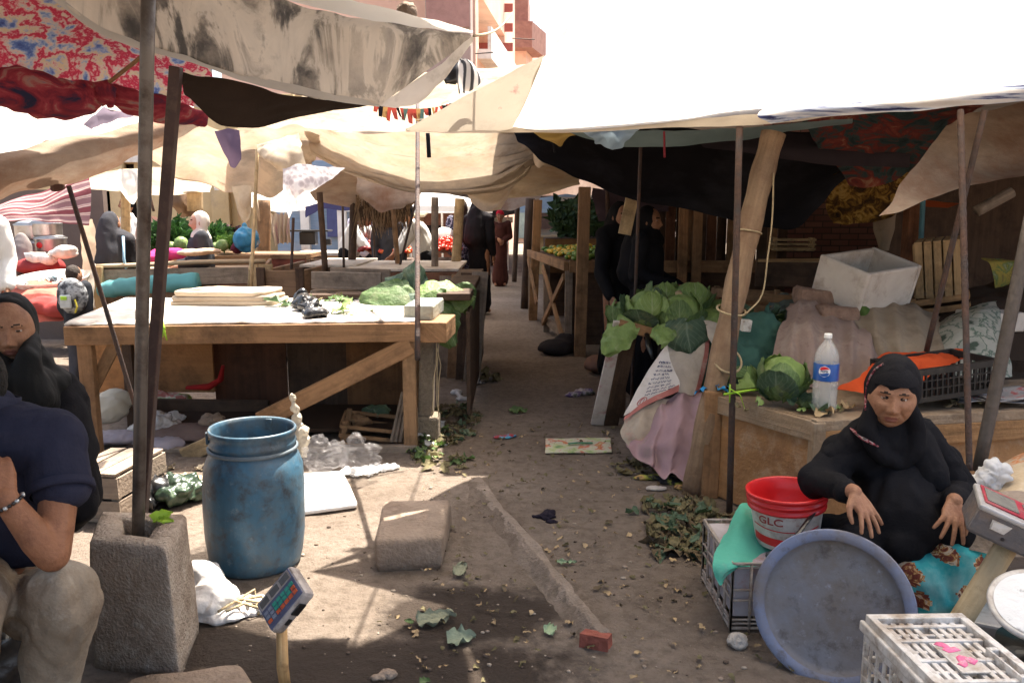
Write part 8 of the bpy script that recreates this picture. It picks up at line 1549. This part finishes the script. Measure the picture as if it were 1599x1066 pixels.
sheet('cloth_heap', 'coral red cloth spread over a low heap under the white basin', [[(15, 442, 8.3), (50, 432, 8.4), (100, 432, 8.4), (140, 440, 8.2)], [(10, 455, 7.6), (50, 446, 7.5), (100, 446, 7.5), (136, 455, 7.6)], [(8, 475, 7.2), (50, 475, 7.0), (95, 478, 7.0), (132, 475, 7.2)], [(12, 492, 7.0), (50, 498, 6.8), (95, 500, 6.8), (130, 492, 7.0)]], REDC, 36, 26, .04, (4, 4, 4), 6, cat='cloth')
sack_blob('net_bag', 'deep red net bag lying in front of the coral cloth', 'bag', [(P(72, 478, 6.9), (.18, .12, .09)), (P(92, 482, 6.85), (.13, .12, .08))], cloth('deep_red_net', (.34, .06, .055)), .018)
sheet('sheet_drape', 'white cloth draped at the left end of the box stall', [[(133, 405, 7.9), (150, 412, 7.8)], [(132, 440, 7.8), (146, 440, 7.75)], [(138, 480, 7.7), (150, 480, 7.7)]], WHITEC, 8, 16, .02, (6, 6, 6), 3, cat='cloth')
sack_blob('grey_heap', 'grey plastic draped bundle left of the pots', 'bundle', [(P(36, 400, 8.6), (.10, .12, .26)), (P(26, 432, 8.5), (.12, .15, .2))], cloth('grey_drape', (.22, .19, .18)), .025)
# tables and benches of the middle
def simple_table(label, x0, x1, y0, y1, z, mt, ml, lw=.07, rail=.1):
    t = thing('market_table', label, 'table', ((x0+x1)/2, (y0+y1)/2, 0))
    mb = MB(); mb.box(((x0+x1)/2, (y0+y1)/2, z-.015), (x1-x0, y1-y0, .03)); put(mb, 'top', mt, t, bevel=.005)
    mb = MB(); mb.bar((x0, y0-.0, z-.04-rail/2), (x1, y0-.0, z-.04-rail/2), .03, rail); put(mb, 'front_rail', ml, t, bevel=.003)
    for x in (x0+lw, x1-lw):
        for y in (y0+.06, y1-.06): mb = MB(); mb.bar((x, y, 0), (x, y, z-.03), lw, lw, (0, 1, 0)); put(mb, 'leg', ml, t)
    return t
xx = lambda u, Y: P(u, 0, Y).x
simple_table('long pale topped table with a brown front, behind the table cabbage leaves', xx(520, 8.6), xx(712, 8.6), 8.6, 10.2, .93, TOPM, wood('reddish_front', (.26, .12, .07)), rail=.3)
simple_table('pale topped table left of the bending man in white', xx(450, 9.0), xx(545, 9.0), 9.0, 10.4, .95, TOPM, WDK)
simple_table('small dark bench with stout legs by the dark leaning post', xx(455, 7.0), xx(498, 7.0), 7.0, 7.9, .80, WDK, WDK, .1, .08)
t = simple_table('far table holding a black grill before the kiosk', xx(436, 12.5), xx(525, 12.5), 12.5, 13.4, .92, TOPM, WD)
mb = MB(); mb.bar(P(432, 430, 12.45)+V((.3, 0, -.1)), P(500, 398, 12.45), .03, .08); tag(put(mb, 'brace_plank', WDK), 'dark plank slanting under the far table', 'plank')
mb = MB(); c = P(482, 372, 12.8); mb.box(c+up*.12, (.7, .35, .03)); mb.box(c, (.25, .2, .2)); mb.box(c-up*.06+V((.3, 0, 0)), (.12, .1, .1)); tag(put(mb, 'grill', BLKP, bevel=.01), 'black grill standing on the far table by the kiosk', 'grill')
mb = MB(); mb.bar(P(487, 437, 6.9), P(596, 440, 6.9), .05, .15); mb.bar(P(487, 437, 6.9)+V((.05, .5, 0)), P(596, 440, 6.9)+V((0, .5, 0)), .05, .15); mb.box((xx(540, 7.1), 7.15, .84), (.7, .5, .03)); mb.box((xx(540, 7.1), 7.15, .41), (.6, .4, .82)); tag(put(mb, 'plank_tray', WDG, bevel=.006), 'shallow grey plank tray stall left of the cabbage leaves', 'stall')
# tomato stall
t = thing('tomato_stall', 'dark wooden tomato stall beyond the long pale table', 'stall', (xx(640, 11.8), 11.8, 0)); mb = MB(); mb.box((xx(640, 12), 12.0, .80), (xx(715, 11.4)-xx(555, 11.4), 1.1, .1)); put(mb, 'top', WDK, t); mb = MB(); mb.box((xx(640, 12), 11.48, .5), (xx(715, 11.4)-xx(555, 11.4), .05, .6)); put(mb, 'front_board', WDK, t)
TOM = mk('tomato_red', (.55, .045, .02), scale=9, rough=.3, bump=0, spec=.5); TOMO = mk('tomato_orange', (.60, .13, .03), scale=9, rough=.35, bump=0)
def heap(label, u0, u1, v, Y, dep, hh, n, r, mats, name='tomato_heap', cat='tomatoes'):
    mb = MB(); a, b = P(u0, v, Y), P(u1, v, Y)
    for i in range(n):
        f, g_ = random.random(), random.random(); z = hh*math.sin(PI*f)**.5*math.sin(PI*g_)**.5*random.random()**.35; rr = r*R_(.8, 1.15); mb.ico((a.x+(b.x-a.x)*f, Y+dep*g_, a.z+z), (rr, rr, rr*.85), 1, m=random.randrange(len(mats)))
    tag(put(mb, name, mats, smooth=True), label, cat, kind='stuff')
heap('orange red tomatoes along the front of the tomato stall', 590, 640, 394, 11.5, .5, .12, 260, .035, [TOM, TOMO]); heap('deep red tomatoes at the right of the tomato stall', 676, 716, 392, 11.6, .6, .2, 240, .038, [TOM]); heap('red tomatoes piled behind the man in white', 625, 655, 366, 12.6, .3, .12, 160, .04, [TOM], 'tomato_heap')
heap('dark red peppers beside the slate veiled woman', 560, 590, 392, 11.6, .5, .14, 120, .04, [mk('dark_red_veg', (.20, .02, .02), scale=9, rough=.4)], 'pepper_heap', 'peppers')
sack_blob('sack', 'white sack with red edge behind the grey post', 'sack', [(P(693, 375, 12.5), (.2, .2, .2))], cloth('white_sack_b', (.5, .46, .42)), .025)
# palm thatch hanging under the far awnings
mb = MB()
for i in range(420):
    u = R_(556, 640); p = P(u, R_(300, 335)+.0*u, 9.9+R_(-.2, .2)); L_ = R_(.1, .34); d = V((R_(-.3, .3), R_(-.2, .2), -1)); w_ = V((.006, 0, 0)); mb.add([p-w_, p+w_, p+d*L_+w_*.3, p+d*L_-w_*.3], [(0, 1, 2, 3)], i % 2)
tag(put(mb, 'palm_thatch', [mk('dry_thatch', (.26, .17, .09), scale=9, rough=.9), mk('dark_thatch', (.08, .05, .03), scale=9, rough=.9)]), 'dry palm thatch fringe hanging over the tomato stall', 'thatch', kind='stuff')
sheet('canopy', 'dark brown thatch backed cloth above the tomato stall', [[(548, 300, 10.5), (600, 296, 10.5), (655, 300, 10.5)], [(552, 318, 10.2), (600, 330, 10.2), (652, 312, 10.2)], [(570, 340, 10.1), (605, 356, 10.1), (640, 330, 10.1)]], cloth('brown_thatch_cloth', (.11, .07, .045), .05), 26, 14, .04, (4, 4, 4), 5)
# far clutter at the lane's end
for i, (u, Y, w, h_, m, lab) in enumerate(((600, 20, 1.6, 1.5, WD, 'brown plank hut beyond the tomato stall'), (655, 22, 1.8, 1.7, wood('far_red_wood', (.28, .12, .07)), 'reddish plank hut behind the white parasols'), (724, 24, 1.2, 1.9, WDK, 'dark narrow hut beside the aisle women'), (762, 27, 1.3, 1.3, GREYP, 'pale rose counter at the far end of the aisle'), (880, 21, 1.6, 1.0, TAN, 'sunlit tan counter beyond the pepper stall'), (925, 19, 1.2, 1.8, WDK, 'dark hut behind the bank of greens'))):
    t = thing('market_hut', lab, 'hut', (xx(u, Y), Y, 0)); mb = MB(); mb.box((xx(u, Y), Y, h_/2), (w, 1.0, h_)); put(mb, 'wall', m, t, bevel=.02); mb = MB(); mb.box((xx(u, Y), Y-.1, h_+.05), (w+.3, 1.3, .05), rot(6, 0, 0)); put(mb, 'roof', CREAM2, t); mb = MB(); mb.box((xx(u, Y), Y-.51, h_*.55), (w*.6, .03, h_*.35)); put(mb, 'opening', DARKH, t)
# ------------------------------------------------------------------ litter on the ground
t = thing('carton_sheet', 'flattened colourful vegetable carton lying on the aisle ground', 'carton', Z(902, 696))
cs = [Z(u, v, .012) for u, v in ((852, 685), (953, 684), (955, 706), (851, 707))]; patch_rows = [[cs[0], cs[1]], [cs[3], cs[2]]]
mb = MB(); patch(mb, patch_rows, 14, 6, .006, (5, 5, 5), 2); put(mb, 'board', mk('carton_print', [(.33, (.12, .24, .10)), (.42, (.42, .48, .22)), (.5, (.50, .48, .38)), (.55, (.50, .46, .36)), (.6, (.50, .10, .06)), (.66, (.52, .30, .08)), (.72, (.46, .44, .34))], scale=11, rough=.6, bump=.1), t, solid=.006)
mb = MB(); a = cs[0].lerp(cs[2], .5); mb.tube([a+V((-.06, .0, .012)), a+V((0, .02, .013)), a+V((.10, .02, .012))], .014, 8, flat=.2); put(mb, 'printed_band', mk('print_dark_green', (.03, .16, .09), scale=9), t)
DRYB = mk('dry_brown_leaf', [(.3, (.06, .042, .024)), (.7, (.15, .11, .065))], scale=14, rough=.9, bump=.4)
def clump(label, u, v, w, d, n, mats, size, seed, hh=.03): return scatter_leaves('leaf_litter', label, 'leaves', Z(u, v, .0), (w, d, hh), n, mats, size, .004, seed, .25, 'stuff')
clump('wilted cabbage leaves strewn between table and aisle', 705, 660, .20, .60, 170, [WILT, DRYB, LEAFD, WILT], .065, 1); clump('bright trimmings on the ground by the right table leg', 668, 690, .11, .45, 110, [CABB, LEAF, BAGP, WILT], .065, 2, .05); clump('dry leaf heap beside the counter and wire crate', 1068, 818, .22, .40, 260, [WILT, WILT, DRYB, LEAFD], .065, 3, .05)
clump('dark trodden leaves at the edge of the wire crate', 1062, 858, .16, .12, 40, [WILT, DRYB, LEAFD], .09, 4, .03); clump('dry bits below the lilac cloth', 1010, 735, .28, .14, 45, [WILT, WILT], .07, 5); clump('shredded grey paper at the foot of the upright planks', 745, 595, .16, .2, 30, [cloth('grey_shreds', (.25, .22, .20)), WILT], .12, 6); clump('scattered straw bits on the aisle', 880, 770, .8, 1.6, 330, [WILT, WDP, DRYB], .026, 7, 0); clump('sparse straw bits on the near ground', 930, 950, .9, .6, 150, [WILT, WDP], .025, 8, 0); clump('straw and shavings before the wooden rail', 285, 745, .30, .2, 60, [WDP, cloth('straw_pale', (.5, .42, .3))], .05, 9, .02); clump('leaf bits under the table edge by the aisle', 690, 725, .2, .14, 24, [LEAF, WILT], .08, 10)
for i, (u, v, L_, W_, d, m, lab) in enumerate(((716, 898, .11, .06, (.1, 1, .1), mk('pale_dusty_leaf', (.24, .25, .17), scale=15, rough=.8, bump=.5), 'curled pale leaf lying right of the stone block'), (652, 972, .15, .075, (.9, .35, .10), mk('pale_dusty_leaf', (.24, .25, .17)), 'long torn cabbage leaf in the mud puddle'), (698, 998, .10, .085, (.8, .1, .05), mk('grey_green_leaf', (.20, .24, .17), scale=15, rough=.7, bump=.5), 'grey green leaf lying nearest in the mud puddle'), (645, 972, .035, .025, (-.6, .2, .1), LEAF, 'small bright leaf tip at the puddle edge'), (858, 990, .075, .045, (.1, 1, .05), mk('mint_leaf', (.27, .36, .22), scale=15, rough=.7), 'mint green leaf left of the earthen kerb'), (870, 877, .085, .02, (1, 0, .03), mk('mint_leaf', (.27, .36, .22)), 'thin green leaf strip in the middle of the aisle'), (655, 1064, .035, .03, (.6, .1, .02), LEAF, 'little leaf at the very bottom of the picture'), (795, 640, .14, .08, (1, -.3, .05), LEAF, 'flat green leaf on the far aisle ground'))):
    mb = MB(); leaf(mb, Z(u, v, .018), d, (0, -.2, 1), L_, W_, .06, .20, 200+i, m=0, nu=14, nv=14, cup=.3); tag(put(mb, 'fallen_leaf', m, smooth=True), lab, 'leaf', 'single leaves lying on the ground')
sack_blob('black_rag', 'small knotted black rag lying in the aisle', 'rag', [(Z(852, 806, .012), (.05, .025, .014)), (Z(858, 800, .012), (.03, .03, .016)), (Z(842, 806, .01), (.04, .015, .01)), (Z(862, 815, .01), (.03, .012, .01))], cloth('black_purple_rag', (.02, .016, .025)), .006, (.01, (30, 30, 30), 3), 1)
sack_blob('crumpled_paper', 'crumpled pale paper ball by the wire crate foot', 'paper', [(Z(1152, 1000, .022), (.035, .03, .026))], mk('crumpled_paper', (.50, .45, .40), scale=30, rough=.8, bump=.8, bscale=40), .005, (.01, (40, 40, 40), 2), 1)
sack_blob('mud_lump', 'small twisted brown lump in the mud at bottom', 'lump', [(Z(605, 1052, .012), (.03, .018, .014)), (Z(588, 1058, .01), (.03, .012, .01))], STONE, .005, (.008, (30, 30, 30), 5), 1)
for i in range(9):
    u, v = [(215, 668), (330, 655), (400, 668), (560, 655), (470, 668), (590, 640), (270, 650), (440, 655), (520, 672)][i]; m = [WPLAS, STONE, cloth('rust_rag', (.25, .09, .05)), WD, cloth('dusty_blue_rag', (.12, .16, .2)), LEAFD, BAGP, cloth('tan_rag', (.3, .22, .14)), WDG][i]
    sack_blob('rubbish', ['white plastic scrap', 'grey stone', 'rust brown rag', 'brown chip', 'dusty blue rag', 'dark green lump', 'pale bag', 'tan rag', 'grey wood lump'][i]+' in the rubbish under the big table', 'rubbish', [(P(u, v, 5.2+.04*i), (.06+.02*(i % 3), .06, .035)), (P(u+9, v+3, 5.2+.04*i), (.05, .05, .03))], m, .008, (.03, (13, 13, 13), i, 1), 2)
sack_blob('plastic_scrap', 'blue and red plastic scrap on the aisle ground', 'scrap', [(Z(795, 680, .01), (.05, .025, .01)), (Z(785, 682, .008), (.07, .03, .008))], mk('blue_red_scrap', [(.45, (.30, .04, .05)), (.5, (.05, .25, .42)), (.6, (.08, .35, .5))], scale=12, rough=.5), .007, (.01, (20, 20, 20), 5), 1)
sack_blob('cloth_scrap', 'black and yellow cloth scrap at the foot of the leaning post', 'cloth', [(Z(1020, 745, .012), (.12, .03, .014)), (Z(1050, 752, .012), (.08, .03, .012)), (Z(1068, 760, .01), (.06, .03, .012))], mk('black_yellow_scrap', [(.48, (.02, .018, .02)), (.54, (.30, .32, .05)), (.6, (.42, .25, .1)), (.66, (.02, .02, .02))], scale=7, rough=.8), .007, (.01, (20, 20, 20), 5), 1)
sack_blob('paper_scrap', 'grey white crumpled paper before the black and yellow scrap', 'paper', [(Z(1025, 762, .01), (.06, .025, .012))], mk('grey_paper', (.42, .38, .35), scale=9, rough=.7), .006, (.008, (25, 25, 25), 5), 1)
sack_blob('printed_scrap', 'violet and white crumpled wrapper beside the painted board', 'wrapper', [(Z(912, 612, .03), (.09, .05, .03)), (Z(895, 616, .02), (.07, .04, .02))], mk('violet_wrapper', [(.42, (.10, .06, .16)), (.5, (.4, .36, .38)), (.6, (.12, .13, .1))], scale=14, rough=.4), .01, (.015, (18, 18, 18), 5), 1)
sack_blob('paper_scrap', 'bright paper scrap lying at the edge of the sun by the planks', 'paper', [(Z(712, 612, .02), (.05, .05, .02)), (Z(722, 622, .012), (.06, .03, .012))], BAGP, .008, (.012, (20, 20, 20), 5), 1)
rs = random.Random(3); peb = MB()
for i in range(380):
    u, v = rs.uniform(280, 1180), 690+370*rs.random()**.7; p = Z(u, v); s = .0022+.0085*rs.random()**3; peb.ico((p.x, p.y, gz(p.x, p.y)+s*.3), (s*rs.uniform(.8, 1.6), s, s*.7), 1, .2, 2, seed=i % 9, m=i % 3)
tag(put(peb, 'pebbles', [STONE, mk('pale_grit', (.34, .28, .22), scale=20, rough=.95), mk('dark_grit', (.09, .065, .05), scale=20, rough=.95)], smooth=True), 'small pebbles and grit strewn over the dirt', 'pebbles', kind='stuff')
# low dim cloths that shade the far end of the aisle
for i, (pts, m, lab) in enumerate((
    ([[(735, 296, 15.5), (790, 292, 15.5), (845, 296, 15.5)], [(740, 308, 15.3), (790, 314, 15.3), (842, 306, 15.3)], [(745, 318, 15.2), (785, 330, 15.2), (838, 316, 15.2)]], BEIGEC, 'dim beige cloth sagging over the far end of the aisle'),
    ([[(700, 300, 20), (770, 296, 20), (830, 300, 20)], [(705, 318, 19.8), (770, 326, 19.8), (828, 320, 19.8)], [(712, 330, 19.7), (765, 340, 19.7), (822, 332, 19.7)]], DKUN, 'dark brown cloth hanging farther down the aisle'))):
    sheet('canopy', lab, pts, m, 24, 16, .06, (2, 2, 2), 80+i)
# cables against the sky
mb = MB(); mb.tube([P(800, 60, 30), P(835, 62, 30)], .02, 5); mb.tube([P(742, 84, 25), P(770, 82, 25)], .02, 5); tag(put(mb, 'roof_cables', RUST), 'short bars sticking out from the building fronts', 'bar')
